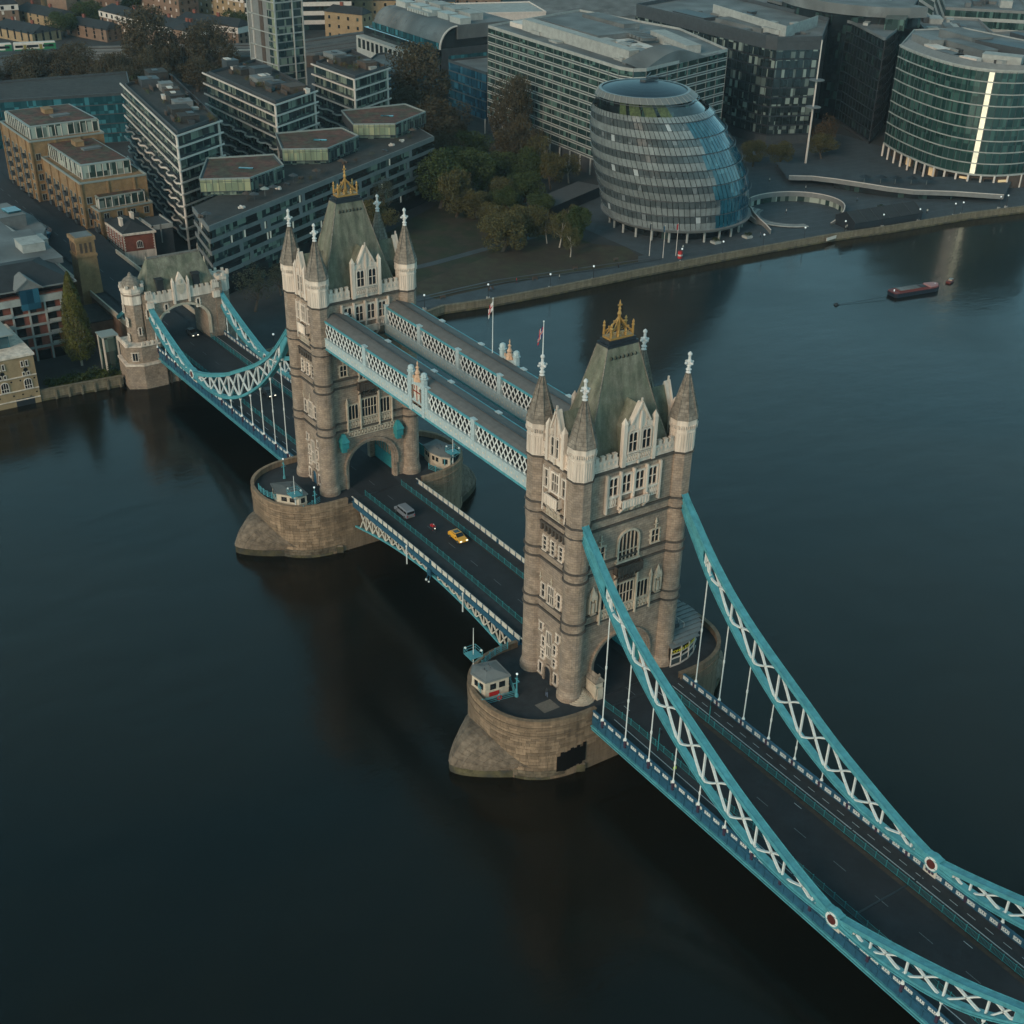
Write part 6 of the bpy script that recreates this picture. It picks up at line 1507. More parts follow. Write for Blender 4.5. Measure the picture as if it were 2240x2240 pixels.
b_ = MB(); b_.box(-1.2, 1.2, -1.3, 0, 0, .14); b_.box(-1.2, 1.2, -1.3, -1.24, .1, 1.15); b_.box(-1.2, -1.14, -1.3, 0, .1, 1.15); b_.box(1.14, 1.2, -1.3, 0, .1, 1.15)
BALC = b_.mesh('balcony', 'dgrey')
def pent(t, base, poly, z0, z1):
    m = MB(); m.prism([(x-base[0], y-base[1]) for x, y in poly], z0, z1-.3); P('penthouse', m, 'dgrey', t)
    m = MB(); m.prism([(x-base[0], y-base[1]) for x, y in poly], z1-.3, z1, sc=1.0); P('roof_edge', m, 'slab2', t)
    c_ = (sum(p[0] for p in poly)/len(poly), sum(p[1] for p in poly)/len(poly)); m = MB(); m.prism([(c_[0]+(x-c_[0])*.93-base[0], c_[1]+(y-c_[1])*.93-base[1]) for x, y in poly], z1, z1+.12); P('sedum_roof', m, 'sedum', t)
    for p, q in zip(poly, poly[1:]+poly[:1]):
        if facing(p, q): facade(t, base, p, q, z0, z1-.3, 1, 2.1, .3, 'slab2', 'g_apt2', pr=.15, fin=.16, fm='slab')
    boxes(t, base, [(c_[0]-3, c_[1], 2.2, 1.4, z1+.1, 1.4, 0, 'ybrick'), (c_[0]+4, c_[1]+2, 1.2, 3, z1+.1, .5, .1, 'roofgrey')])
t = TH('brick_flats', 'stepped yellow brick flats with red planted roofs at upper left', 'apartment building', (-301, 8, 0)); base = (-301, 8)
brick_flats(t, base, ccw([(-303, 6.5), (-272, 6.5), (-272, 31), (-303, 31)]), 16.6, 8); pent(t, base, ccw([(-301, 8), (-275.5, 8), (-276, 31), (-301, 30)]), 16.6, 20.6)
brick_flats(t, base, ccw([(-272, 9.6), (-236, 9.8), (-236, 31), (-272, 31)]), 11.4, 6); pent(t, base, ccw([(-283.5, 12), (-241, 12.4), (-241, 28), (-283, 27)]), 11.4, 15.6)
brick_flats(t, base, ccw([(-236, 12.2), (-229.5, 12.4), (-231, 30), (-236, 30)]), 4.2, 4); pent(t, base, ccw([(-250, 14.2), (-232.4, 13.6), (-233.6, 28.6), (-250, 29)]), 4.2, 7.6)
# red brick house
t = TH('brick_house', 'small red brick house with white window surrounds and dark roof behind the gateway', 'house', (-215.4, 14.0, 0))
poly = [(-15, 0), (0, 0), (1.2, 9.5), (-13.8, 9.5)]
m = MB(); m.prism(poly, -4.6, .4); P('wall', m, 'rbrick', t)
m = MB(); m.prism(poly, GZ, -4.6, sc=1.0); P('ground_storey', m, 'portland', t)
m = MB(); m.prism([(-15.4, -.4), (.5, -.4), (1.8, 10), (-14.2, 10)], .4, .95); P('cornice', m, 'portland', t)
m = MB(); m.add([(-14.6, 0, .95), (0, 0, .95), (1.0, 9.4, .95), (-13.6, 9.4, .95), (-11, 4.4, 3.4), (-3.5, 4.6, 3.4)], [(0,1,5,4),(1,2,5),(2,3,4,5),(3,0,4)]); P('roof', m, 'darkslate', t)
for x, y in ((-9.5, 6.8), (-5.5, 1.8)): P('chimney', MB().box(-.9, .9, -.4, .4, 0, 2.2).box(-1.0, 1.0, -.5, .5, 2.2, 2.4), 'portland', t, loc=(x, y, 1.8))
f = Face((-15, 0, 0), 0, t)
for i in range(6):
    for z in (-4.0, -1.7): f.window(1.6+i*2.35, z, .9, 1.5, 2, 2, trim='slab', fw=.12, proud=.1)
f = Face((0, 0, 0), atan2(9.5, 1.2), t); f.window(4.8, -3.6, 1.6, 1.2, 3, 1, True, trim='slab', fw=.15)
m = f.mb()
for i in range(12): k = .5 if i % 2 else .3; m.box(0, k, -.08, 0, -4.5+i*.4, -4.2+i*.4); m.box(9.5-k, 9.5, -.08, 0, -4.5+i*.4, -4.2+i*.4)
P('quoin', m, 'portland', t)
t = TH('concrete_annexe', 'small pale concrete frame block attached beside the red brick house', 'building', (-219, 25.5, 0))
P('wall', MB().box(-8, 2, -1.6, 5, GZ, 1.2), 'dgrey', t); P('frame', MB().box(2, 2.4, -1.6, 5, .2, 1.6).box(2, 2.4, -1.6, -1.2, GZ, 1.6).box(2, 2.4, 1, 1.3, -4, 1.6).box(-8, 2.2, -1.8, -1.4, .8, 1.6).box(-8, 2.2, 4.8, 5.2, .8, 1.6), 'concrete', t)
# square brick chimney tower
t = TH('chimney_tower', 'tall square yellow brick accumulator chimney left of the gateway', 'chimney', (-181.5, -8.5, GZ))
P('shaft', MB().prism([(-3.1, -3.1), (3.1, -3.1), (3.1, 3.1), (-3.1, 3.1)], 0, 17, sc=.86), 'ybrick', t)
m = MB(); m.box(-2.9, 2.9, -2.9, 2.9, 17, 17.7); m.box(-2.6, 2.6, -2.6, 2.6, 17.7, 21.4); m.box(-2.95, 2.95, -2.95, 2.95, 21.4, 22.4); P('cap', m, 'ybrick', t)
m = MB()
for k in (-1.3, 0, 1.3): m.box(k-.35, k+.35, -2.7, -2.6, 18.2, 20.8); m.box(2.6, 2.7, k-.35, k+.35, 18.2, 20.8)
P('blind_arch', m, 'timber', t); P('cap_top', MB().box(-2.3, 2.3, -2.3, 2.3, 22.4, 22.6), 'roofgrey', t)
# ---- concrete and brick riverside block
t = TH('riverside_block', 'concrete framed riverside block with red brick panels at the left edge', 'building', (-156, -19.5, 0))
W_ = 42; H0, H1 = GZ, 8.2
P('wall', MB().box(-24, -.5, -W_, 0, H0, H1), 'rbrick', t)
f = Face((-.5, -W_, 0), pi/2, t); nb = 10; bw = W_/nb; fh = 2.95
for i in range(6):
    z = -5.4+i*fh
    if z > H1: break
    P('floor_beam', f.mb().box(0, W_, -.5, 0, z-.25, z+.25), 'concrete', t)
for j in range(nb+1):
    P('column', f.mb().box(j*bw-.22, j*bw+.22, -.55, 0, H0, 6.4), 'concrete', t)
for i in range(4):
    for j in range(nb):
        z = -5.1+i*fh; P('window', f.mb().box(j*bw+.35, j*bw+(1.9 if j % 2 else 2.6), -.12, 0, z+.1, z+2.3), 'g_black', t)
        if j % 3 == 2: P('balcony', f.mb().box(j*bw+.3, j*bw+bw-.3, -1.1, -1.0, z, z+.9).box(j*bw+.3, j*bw+bw-.3, -1.1, 0, z-.1, z), 'concrete', t)
for j in range(nb): P('ground_arch', f.mb().box(j*bw+.5, (j+1)*bw-.5, -.08, 0, H0, -6.4), 'g_black', t)
P('fascia', f.mb().box(-.2, W_+.2, -.7, 0, 6.2, 7.9), 'concrete', t)
P('attic', MB().box(-22, -2.2, -W_+1, -1.5, H1-.1, 10.0), 'g_black', t)
m = MB(); m.add([(-25, -W_-1, 10.0), (.2, -W_-1, 10.0), (.2, .4, 10.0), (-25, .4, 10.0), (-11, -W_+6, 13.4), (-11, -7, 13.4)], [(0,1,4),(1,2,5,4),(2,3,5),(3,0,4,5)]); P('roof', m, 'darkslate', t)
m = MB(); m.bar((-25, .4, 10.05), (.2, .4, 10.05), .3, .3); m.bar((.2, -W_-1, 10.05), (.2, .4, 10.05), .3, .3); P('gutter', m, 'grey', t)
m = MB(); m.box(-2.5, .9, -14.4, -9.6, 5.0, 10.4); P('bay', m, 'g_blue', t)
m = MB(); m.bar((1.1, -15.6, 10.2), (1.1, -12, 12.9), .4, .35); m.bar((1.1, -8.4, 10.2), (1.1, -12, 12.9), .4, .35); m.bar((-5, -12, 12.95), (1.1, -12, 12.9), .3); m.add([(1.0, -15.4, 10.3), (1.0, -8.6, 10.3), (1.0, -12, 12.8), (-6, -15.4, 10.3), (-6, -8.6, 10.3), (-6, -12, 12.8)], [(0,2,5,3),(1,4,5,2),(0,1,2)]); P('bay_gable', m, 'grey', t)
boxes(t, (-156, -19.5), [(-186, -34, 14, 17, 9.9, 1.4, 0, 'roofgrey'), (-183, -22, 3.4, 3.0, 11.2, 2.4, 0, 'concrete')])
P('terrace_roof', MB().box(-60, -24, -W_, -2, GZ, 11.2), 'roofgrey', t)
# stone warehouse at bottom left
t = TH('stone_warehouse', 'buff brick riverside warehouse with round and arched windows at the left edge', 'building', (-134.0, -38.6, 0))
P('wall', MB().box(-22, 0, -30, 0, WATER-1, 1.8), 'sand', t); P('parapet', MB().box(-22.3, .3, -30, .3, 1.8, 2.3), 'portland', t)
f = Face((0, -30, 0), pi/2, t)
for z in (-3.2, -6.6, -9.0): P('string_course', f.mb().box(0, 30, -.25, 0, z, z+.22), 'portland', t)
for j in range(5):
    a = 27.6-j*5.6; f.window(a-.6, -.6, .5, 1.3, 1, 1, trim='slab', fw=.12); f.window(a+.5, -.6, .5, 1.3, 1, 1, trim='slab', fw=.12)
    m = f.mb(); m.add([(a+.55*cos(2*pi*i/12), -.05, -1.6+.0+.55*sin(2*pi*i/12)) for i in range(12)], [tuple(range(12))]); P('round_window', m, 'win', t)
    f.window(a-.6, -3.1+.2, .5, .8, 1, 1, trim='slab', fw=.12); f.window(a+.5, -2.9, .5, .8, 1, 1, trim='slab', fw=.12)
    f.window(a, -6.3, 1.7, 1.6, 3, 2, True, trim='slab', fw=.14)
    for q in (-1.7, 1.7):
        for z in (-4.0, -7.6):
            m = f.mb(); m.add([(a+q+.22*cos(2*pi*i/8), -.05, z+.22*sin(2*pi*i/8)) for i in range(8)], [tuple(range(8))]); P('tie_plate', m, 'win', t)
P('dock_opening', f.mb().box(24, 28.5, -.05, 0, WATER-.5, -8.6), 'black', t)
P('penthouse', MB().box(-14, -6, -16, -3.5, 1.8, 5.5), 'g_teal', t); P('glass_canopy', MB().box(-16, -5, -18, -2.5, 5.5, 5.8), 'slab2', t)
m = MB(); m.box(0, 1.6, -30, -18, -9.4, -9.1); m.bar((1.5, -30, -8.3), (1.5, -18, -8.3), .08); P('landing', m, 'concrete', t)
# white plastered / terrace roofs upper left
t = TH('white_roof_building', 'pale flat roofed buildings at the left edge beside the road', 'building', (-232, -8, 0))
m = MB(); m.prism([(-30, -34), (25, -34), (25, -6), (16, -2), (6, 2.5), (-8, 3.2), (-22, 1)], GZ, 3.0); P('wall', m, 'roofgrey', t)
boxes(t, (-232, -8), [(-222, -20, 12, 5, 3, 1.2, .1, 'concrete'), (-238, -14, 7, 4, 3, 3.4, .1, 'grey'), (-250, -18, 6, 5, 3, 2.5, .1, 'concrete'), (-236, -12, 2.5, 2, 6.4, .6, .1, 'g_teal'), (-212, -13, 3, 3, 3, 2, 0, 'concrete')])
m = MB(); m.lathe([(6.4, GZ), (6.4, -1.0), (6.8, -.8), (6.8, -.2), (5.6, .3), (5.6, .8)], 28, -4, 0); P('round_bay', m, 'g_blue', t)
m = MB(); m.lathe([(5.4, .8), (4.6, 1.4), (4.6, 1.5)], 28, -4, 0); P('round_roof', m, 'grey', t)
t = TH('flat_roof_shed', 'small flat roofed dark brick building left of the chimney tower', 'building', (-222, -1.2, 0)); P('wall', MB().box(-10, 8, -4.5, 4.2, GZ, -3.4), 'bbrick', t); P('roof', MB().box(-10, 8, -4.5, 4.2, -3.4, -3.1), 'roofgrey', t)
# ---- teal glass building across the upper left
poly = ccw([(-369, 24), (-358, 72), (-395, 84), (-402, 28)])
t, base = block('teal_glass_office', 'long low teal glass office behind the yellow brick flats', poly, 9.0, wall='dgrey', roof='roofdark', pm='dgrey')
fronts(t, base, poly, -9, 9.0, 5, 3.2, .35, 'dgrey', 'g_teal', pr=.15)
poly = ccw([(-368, -50), (-369, 24), (-402, 28), (-402, -50)])
t, base = block('teal_glass_office', 'teal glass office wing at the far left edge of the picture', poly, 7.0, wall='dgrey', roof='roofdark', pm='dgrey'); fronts(t, base, poly, -9, 7.0, 4, 3.2, .35, 'dgrey', 'g_teal', pr=.15)
# ---- slender tower block
cx_, cy_ = -336.0, 126.0; an = 0.12
poly = ccw([(cx_+cos(an)*a-sin(an)*b, cy_+sin(an)*a+cos(an)*b) for a, b in ((-11, -6), (9, -6), (9, 6.5), (-11, 6.5))])
t = TH('tower_block', 'tall slim residential tower with green glass cut off by the top of the picture', 'tower block', (cx_, cy_, 0), rz=an)
P('wall', MB().box(-10.8, 8.7, -5.7, 6.2, GZ, 70), 'grey', t)
f1, f2 = Face((-10.8, -5.7, 0), 0, t), Face((8.7, -5.7, 0), pi/2, t)
for k in range(14):
    z = -8+k*5.6
    if z > 66: break
    P('storey_frame', f1.mb().box(-.2, 19.7, -.45, 0, z-.15, z+.15), 'concrete', t); P('storey_frame', f2.mb().box(-.2, 12.1, -.45, 0, z-.15, z+.15), 'concrete', t)
    for h in (0, 2.7):
        P('window', f1.mb().box(13.8, 16.6, -.15, 0, z+.3+h, z+2.5+h), 'g_apt', t); P('window', f1.mb().box(17.0, 19.3, -.15, 0, z+.3+h, z+2.5+h), 'g_cream', t)
        for q in ((.3, 3.6), (3.8, 7.2), (7.9, 11.7)): P('window', f2.mb().box(q[0], q[1], -.15, 0, z+.3+h, z+2.5+h), 'g_apt', t)
    P('vent_strip', f1.mb().box(2.8, 3.1, -.5, 0, z+.4, z+5.2), 'slab', t); P('shaft', f1.mb().box(8.0, 10.5, -.2, 0, z+.15, z+5.4), 'timber', t)
for a in (-.1, 19.55): P('corner_post', f1.mb().box(a-.2, a+.2, -.6, 0, GZ, 70), 'concrete', t)
for a in (7.5, 12.0): P('corner_post', f2.mb().box(a-.2, a+.2, -.6, 0, GZ, 70), 'concrete', t)
# ---- barrel roofed office and blue glass wing
t = TH('barrel_roof_office', 'office with long grey barrel vaulted roof and pale stone base', 'office building', (-424, 208, 0))
L = 66
P('wall', MB().box(0, L, 6.5, 44, GZ, 13), 'dgrey', t)
n = 10
for k in range(16):
    x0, x1 = 6+(L-6)*k/16, 6+(L-6)*(k+1)/16-.1; m = MB()
    for i in range(n):
        a, b = pi/2*i/n, pi/2*(i+1)/n; q = [(5.5+9*(1-cos(a)), 13+9*sin(a)), (5.5+9*(1-cos(b)), 13+9*sin(b))]
        m.quad((x0, q[0][0], q[0][1]), (x1, q[0][0], q[0][1]), (x1, q[1][0], q[1][1]), (x0, q[1][0], q[1][1]))
    P('roof_bay', m, 'roofgrey', t)
m = MB()
pr = [(5.6+9*(1-cos(pi/2*i/n)), 12.9+9*sin(pi/2*i/n)) for i in range(n+1)]+[(44, 21.9), (44, GZ), (5.6, GZ)]
m.add([(L-.3, y, z) for y, z in pr], [tuple(range(len(pr)))]); P('end_wall', m, 'g_black', t)
for i in range(n): a = pr[i]; b = pr[i+1]; m = MB(); m.bar((L, a[0], a[1]), (L, b[0], b[1]), .8, .5); P('arch_rim', m, 'slab', t)
P('roof', MB().box(6, L-.4, 14.5, 44, 21, 22), 'roofgrey', t); P('upper_band', MB().box(L-.3, L+.5, 14.5, 44, 16.5, 22.2), 'roofgrey', t)
for k in range(3): P('window_band', MB().box(L-.2, L+.25, 10, 44, GZ+3+k*6, GZ+7+k*6), 'g_teal' if k == 2 else 'g_blue', t)
for i in range(22): P('clerestory_pane', MB().box(6+i*2.7, 8.5+i*2.7, 5.1, 5.5, 13, 15.6), 'g_teal', t)
P('ledge', MB().box(-1, L-14, 0, 6.4, GZ, 9.2), 'concrete', t); P('ledge', MB().box(-1, L, 4.2, 6.4, 9.2, 12.6), 'g_black', t)
for i in range(12): P('window', MB().box(1+i*4.2, 3.4+i*4.2, -.12, 0, 4.2, 8.2), 'g_black', t)
boxes(t, (0, 0), [(12+i*12, 20+(i % 2)*1, 4.4, 2.8, 22, 2.4, 0, 'slabgrey') for i in range(5)]+[(14+i*13, 30, 5.0, 3.4, 22, 2.8, 0, 'concrete') for i in range(4)]+[(22+i*2.2, 16.4, .7, 1.2, 22, 1.4, 0, 'slabgrey') for i in range(9)])
poly = ccw([(-396, 203), (-382, 190), (-364, 186.5), (-352, 192), (-346, 206), (-350, 207.5), (-396, 207.5)])
t, base = block('blue_glass_office', 'curved deep blue glass office behind the big brown tree', poly, 5.5, wall='dgrey', roof='roofgrey', pm='dgrey'); fronts(t, base, poly, -9, 5.5, 4, 3, .4, 'dgrey', 'g_blue', pr=.2)
poly = ccw([(-348, 212), (-318, 212), (-310, 255), (-346, 255)])
t, base = block('blue_glass_office', 'dark blue glass wing beside the banded office', poly, 10, wall='dgrey', pm='dgrey'); fronts(t, base, poly, -9, 10, 5, 4, .5, 'dgrey', 'g_blue', pr=.2)
# ---- striped slab and far rows
def rowhouse(name, label, p, q, dep, z1, wall='bbrick', roof='darkslate', nf=4, cat='terrace', white=True, group=None, bay=5):
    L = hypot(q[0]-p[0], q[1]-p[1]); an = atan2(q[1]-p[1], q[0]-p[0]); t = TH(name, label, cat, (p[0], p[1], GZ), rz=an, group=group); h = z1-GZ
    P('wall', MB().box(0, L, 0, dep, 0, h), wall, t)
    m = MB(); m.add([(-.5, -.5, h), (L+.5, -.5, h), (L+.5, dep+.5, h), (-.5, dep+.5, h), (2.5, dep/2, h+3), (L-2.5, dep/2, h+3)], [(0,1,5,4),(1,2,5),(2,3,4,5),(3,0,4)]); P('roof', m, roof, t)
    f = Face((0, 0, 0), 0, t); g = Face((L, 0, 0), pi/2, t); fh = h/nf; nb = max(2, round(L/bay))
    wm = MB(); wm.box(-.6, .6, -.15, 0, 0, 1.6); wl = wm.mesh('window', 'slab'); wk = wm.mesh('window', 'g_black')
    for i in range(nf-1 if white else nf):
        for j in range(nb): P('window', wl if (i+j) % 2 and white else wk, parent=t, loc=f.p((j+.5)*L/nb, i*fh+1, 0))
        for j in range(max(2, int(dep/4))): P('window', wk, parent=t, loc=g.p((j+.5)*dep/max(2, int(dep/4)), i*fh+1, 0), rz=pi/2)
    if white:
        P('attic_storey', f.mb().box(-.2, L+.2, -.3, 0, h-fh, h-.3), 'slab', t); P('attic_storey', g.mb().box(-.2, dep+.2, -.3, 0, h-fh, h-.3), 'slab', t)
        for j in range(nb): P('window', f.mb().box((j+.35)*L/nb, (j+.65)*L/nb, -.4, 0, h-fh+.5, h-.8), 'g_black', t)
    for j in range(max(1, int(L/16))): P('chimney', MB().box(-.9, .9, -.5, .5, 0, 2.2), 'rbrick', t, loc=(8+j*16, dep/2, h+2.3))
    return t
G_ = 'brick terraces with white attic storeys'
rowhouse('brick_terrace', 'long brick terrace with white attic at the top left', (-583, 138.5), (-503, 155), 14, 3, group=G_)
rowhouse('brick_terrace', 'short end range of the brick terrace turning right', (-502.8, 155.5), (-507.4, 167.5), 12, 3, group=G_, bay=4)
rowhouse('brick_terrace', 'brick terrace with white attic beyond the first one', (-540, 164), (-503, 182), 12, 3, group=G_)
rowhouse('brick_terrace', 'brick terrace with white attic in the top left corner', (-626, 80), (-622, 107), 12, 3, group=G_)
rowhouse('brick_terrace', 'dark roofed terrace seen beyond the brick terraces at the top', (-680, 165), (-600, 190), 14, 6, group=G_)
rowhouse('brick_terrace', 'tan terrace left of the slim tower at the top', (-640, 205), (-560, 228), 12, 4, 'sand', group=G_)
t = TH('striped_slab', 'slab building with bold white and black stripes right of the slim tower', 'office building', (-545, 236, GZ), rz=atan2(26, 10))
P('wall', MB().box(-28, 30, 0, 14, 0, 60), 'g_black', t)
for k in range(12): P('white_band', MB().box(-28, 30, -.6, 0, 3+k*4.6, 5.1+k*4.6), 'slab', t)
P('roof', MB().box(-28, 30, 0, 14, 60, 60.5), 'roofdark', t)
for i, (x, y, w_, d_, h, wl, lb) in enumerate([(-628, 138, 9, 9, 40, 'bbrick', 'brown brick tower cut off by the top edge at upper left'), (-675, 142, 6, 8, 34, 'ybrick', 'tan brick tower cut off by the top edge, left of the brown one'), (-655, 118, 8, 8, 20, 'bbrick', 'squat brown brick block near the top left corner')]):
    t = TH('brick_tower', lb, 'tower block', (x, y, GZ), rz=.3); P('wall', MB().box(-w_, w_, -d_, d_, 0, h), wl, t); P('roof', MB().box(-w_, w_, -d_, d_, h, h+.4), 'roofdark', t)
    for k in range(8): P('window', MB().box(w_, w_+.1, -2+0, 0, 3+k*4, 4.6+k*4), 'g_black', t)
for i, (p, q, dep, z1, wl, lb) in enumerate([((-637, 108), (-600, 120), 16, -2, 'sand', 'low slate roofed range with tan gable beyond the train'), ((-604, 86), (-572, 98), 18, -4, 'sand', 'low slate roofed range nearest the train'), ((-590, 122), (-560, 133), 12, -3, 'bbrick', 'small gabled brick houses beyond the big brown trees'),
    ((-560, 262), (-520, 322), 18, 3, 'sand', 'tan brick warehouse row at the top centre'), ((-520, 240), (-500, 252), 10, 4, 'sand', 'narrow tan gabled house beside the striped slab'), ((-600, 330), (-560, 380), 20, 0, 'bbrick', 'brown brick row at the top edge right of centre'), ((-720, 200), (-660, 230), 20, 4, 'bbrick', 'brown brick row at the top edge near the slim tower')]):
    rowhouse('brick_range', lb, p, q, dep, z1, wl, 'darkslate', 3, 'building', white=False, bay=6)
t, base = block('pale_stone_office', 'pale stone office with plain roof at the top centre', ccw([(-480, 296), (-450, 288), (-436, 326), (-466, 336)]), 9, roof='concrete', wall='slab', par=.6)
# ---- railway viaduct, train, station roofs
V = [(-470, -60), (-495, 40), (-510, 100), (-490, 150), (-470, 200), (-480, 260), (-500, 330), (-520, 420)]
t = TH('railway_viaduct', 'brick railway viaduct crossing the top of the picture', 'viaduct', (0, 0, 0))
m = MB(); m.sweep([(x, y, -6.4) for x, y in V], 34, 5.2); P('wall', m, 'timber', t); m = MB()
for k in (-16.6, -3, 16.6): m.sweep([(x+k, y, -3.4) for x, y in V], .5, .9)
P('parapet', m, 'roofgrey', t)
m = MB()
for k in (-12, -9, -4, -1, 4, 7, 12): m.sweep([(x+k, y, -3.7) for x, y in V], .25, .2); m.sweep([(x+k+1.5, y, -3.7) for x, y in V], .25, .2)
P('track', m, 'grey', t)
t = TH('train', 'white and green passenger train on the viaduct at upper left', 'train', (-526, 96, -3.7), rz=atan2(-100, -22))
for c_ in range(3):
    x = c_*20.5; m = MB(); m.box(x+.4, x+20.1, -1.4, 1.4, .6, 3.4); m.prism([(x+.4, -1.3), (x+20.1, -1.3), (x+20.1, 1.3), (x+.4, 1.3)], 3.4, 3.9, sc=.96); o = P('carriage', m, 'slab', t)
    for a, b in ((1.5, 6.5), (8.6, 14.0), (15.8, 19.4)): P('window', MB().box(x+a, x+b, 1.38, 1.46, 1.7, 2.8), 'g_black', o)
    for a in (7.5, 14.9): P('door', MB().box(x+a-.7, x+a+.7, 1.38, 1.47, .7, 3.0), 'litdoor', o)
    P('green_band', MB().box(x+.4, x+(3.6 if c_ else 6), 1.37, 1.45, .6, 3.4).box(x+.4, x+20, 1.37, 1.44, .5, 1.0), 'green', o)
for i in range(7):
    x0, x1 = -470-i*9, -463-i*9; m = MB(); m.add([(x0, 330, -2), (x1, 330, -2), (x1, 640, -2), (x0, 640, -2), ((x0+x1)/2, 330, .2), ((x0+x1)/2, 640, .2)], [(0,3,5,4),(1,4,5,2),(0,4,1),(3,2,5)]); m.box(x0, x1, 330, 640, -6, -2)
    o = P('platform_canopy', m, 'roofgrey', loc=(0, 0, 0)); TAG(o, 'long ridged grey station canopy at the top edge, %s' % ('nearest the river', 'second nearest the river', 'third nearest the river', 'middle of the seven', 'third farthest from the river', 'second farthest from the river', 'farthest from the river')[i], 'canopy', 'station platform canopies')
t = TH('steel_footbridge', 'white lattice railway bridge left of the slim tower', 'bridge', (-478, 158, -6), rz=1.2)
m = MB(); m.box(-14, 22, -.3, .3, 3.8, 4.3); m.box(-14, 6, -.3, .3, 1.2, 1.5)
for k in range(5): m.bar((-4+k*2, 0, 1.4), (-2+k*2, 0, 4), .25); m.bar((-2+k*2, 0, 1.4), (-4+k*2, 0, 4), .25)
P('truss', m, 'slab', t)
# scattered city beyond, one block each
R = random.Random(77); kk = 0
# ================================================================ trees
def crown_mesh(seed, n, rx, rz, leaf, mtl, lobes=14, drop=.0, dens=1.0):
    R = random.Random(seed); m = MB(); L = []
    for k in range(lobes):
        a = R.uniform(0, 6.28); e = R.uniform(-.7, 1.0); rr = R.uniform(.35, .72); L.append((rx*rr*cos(a)*sqrt(max(.05, 1-e*e*.8)), rx*rr*sin(a)*sqrt(max(.05, 1-e*e*.8)), rz*e*.62, R.uniform(.28, .5)))
    for k in range(n):
        l = R.choice(L); u_ = R.gauss(0, 1), R.gauss(0, 1), R.gauss(0, 1); q = sqrt(sum(x*x for x in u_))+1e-6; rad = R.uniform(.62, 1.05)
        p = (l[0]+u_[0]/q*rad*l[3]*rx, l[1]+u_[1]/q*rad*l[3]*rx, l[2]+u_[2]/q*rad*l[3]*rz-drop*hypot(l[0], l[1])*.2)
        s_ = leaf*R.uniform(.6, 1.3); a = Vector((R.gauss(0, 1), R.gauss(0, 1), R.gauss(0, .7))).normalized(); b = a.cross(Vector((R.gauss(0, 1), R.gauss(0, 1), R.gauss(0, 1)))).normalized(); P0 = Vector(p)
        m.add([P0-a*s_, P0+b*s_*.6, P0+a*s_*.8, P0-b*s_*.5], [(0,1,2,3)])
    return m.mesh('crown', mtl)
def trunk_mesh(seed, h, r_, spread_, mtl, n=7):
    R = random.Random(seed); m = MB(); m.tube((0, 0, 0), (.1, .1, h*.55), r_, r_*.6, 7); m.tube((.1, .1, h*.55), (.2, 0, h*1.15), r_*.6, r_*.15, 6)
    for k in range(n):
        a = 6.28*k/n+R.uniform(-.3, .3); z0 = h*R.uniform(.4, .85); e = (cos(a)*spread_*R.uniform(.5, .9), sin(a)*spread_*R.uniform(.5, .9), z0+spread_*R.uniform(.5, 1)); mid = (e[0]*.5+.1, e[1]*.5, z0+(e[2]-z0)*.6)
        m.tube((.1, .05, z0), mid, r_*.38, r_*.25, 5); m.tube(mid, e, r_*.25, r_*.06, 4)
    return m.mesh('trunk', mtl)
TM = {'olive': ([crown_mesh(i, 9000, 1, 1, .042, 'leaf_olive') for i in (1, 2)], 'bark'), 'brown': ([crown_mesh(i, 8000, 1, 1, .040, 'leaf_brown') for i in (3, 4)], 'bark'),
      'green': ([crown_mesh(i, 9000, 1, 1, .046, 'leaf_green') for i in (5, 6)], 'bark'), 'rust': ([crown_mesh(7, 1700, 1, 1, .05, 'leaf_rust')], 'bark'), 'grey': ([crown_mesh(8, 1500, 1, 1, .045, 'leaf_grey')], 'bark'),
      'birch': ([crown_mesh(i, 3200, 1, 1, .046, 'leaf_olive', drop=.6) for i in (9, 10)], 'birch')}
TR = {k: trunk_mesh(5, 1.0, .055, .5, v) for k, v in (('bark', 'bark'), ('birch', 'birch'))}
_tn = [0]
def tree(kind, label, x, y, h, rx, rz=None, z=GZ, cz=None, group='trees in the riverside park'):
    cr, bk = TM[kind]; i = _tn[0]; _tn[0] += 1; rz = (rz or rx*1.05)*1.08; cz = cz or h-rz*.88; rx *= 1.2
    nm = {'olive': 'plane_tree', 'brown': 'autumn_tree', 'green': 'evergreen_tree', 'rust': 'autumn_tree', 'grey': 'sparse_tree', 'birch': 'birch_tree'}[kind]
    t = TH(nm, label, 'tree', (x, y, z), rz=(i*1.7) % 6.28, group=group)
    o = P('trunk', TR[bk], parent=t); o.scale = (max(.8, rx*.75)*(1.6 if bk == 'birch' else 1.9), max(.8, rx*.75)*(1.6 if bk == 'birch' else 1.9), cz)
    o = P('crown', cr[i % len(cr)], parent=t, loc=(0, 0, cz)); o.scale = (rx, rx*.95, rz)
    return t
tree('olive', 'broad olive brown tree nearest the leafy lawn, left one', -168.5, 121.0, 13, 7.6, 6.4)
tree('olive', 'broad olive brown tree right beside the birch trunks', -171.0, 131.5, 12.5, 6.4, 6.2)
tree('birch', 'pale stemmed birch right of the broad olive trees', -168.0, 138.0, 11.5, 3.0, 4.6)
tree('birch', 'birch with white trunk at the edge of the paved plaza, front one', -153.0, 136.5, 9.5, 2.9, 3.6)
tree('birch', 'birch with white trunk, middle of the plaza edge', -162.5, 139.0, 11.5, 3.3, 4.6)
tree('green', 'green birch nearest the egg shaped hall', -164.5, 148.0, 11.5, 3.8, 4.5)
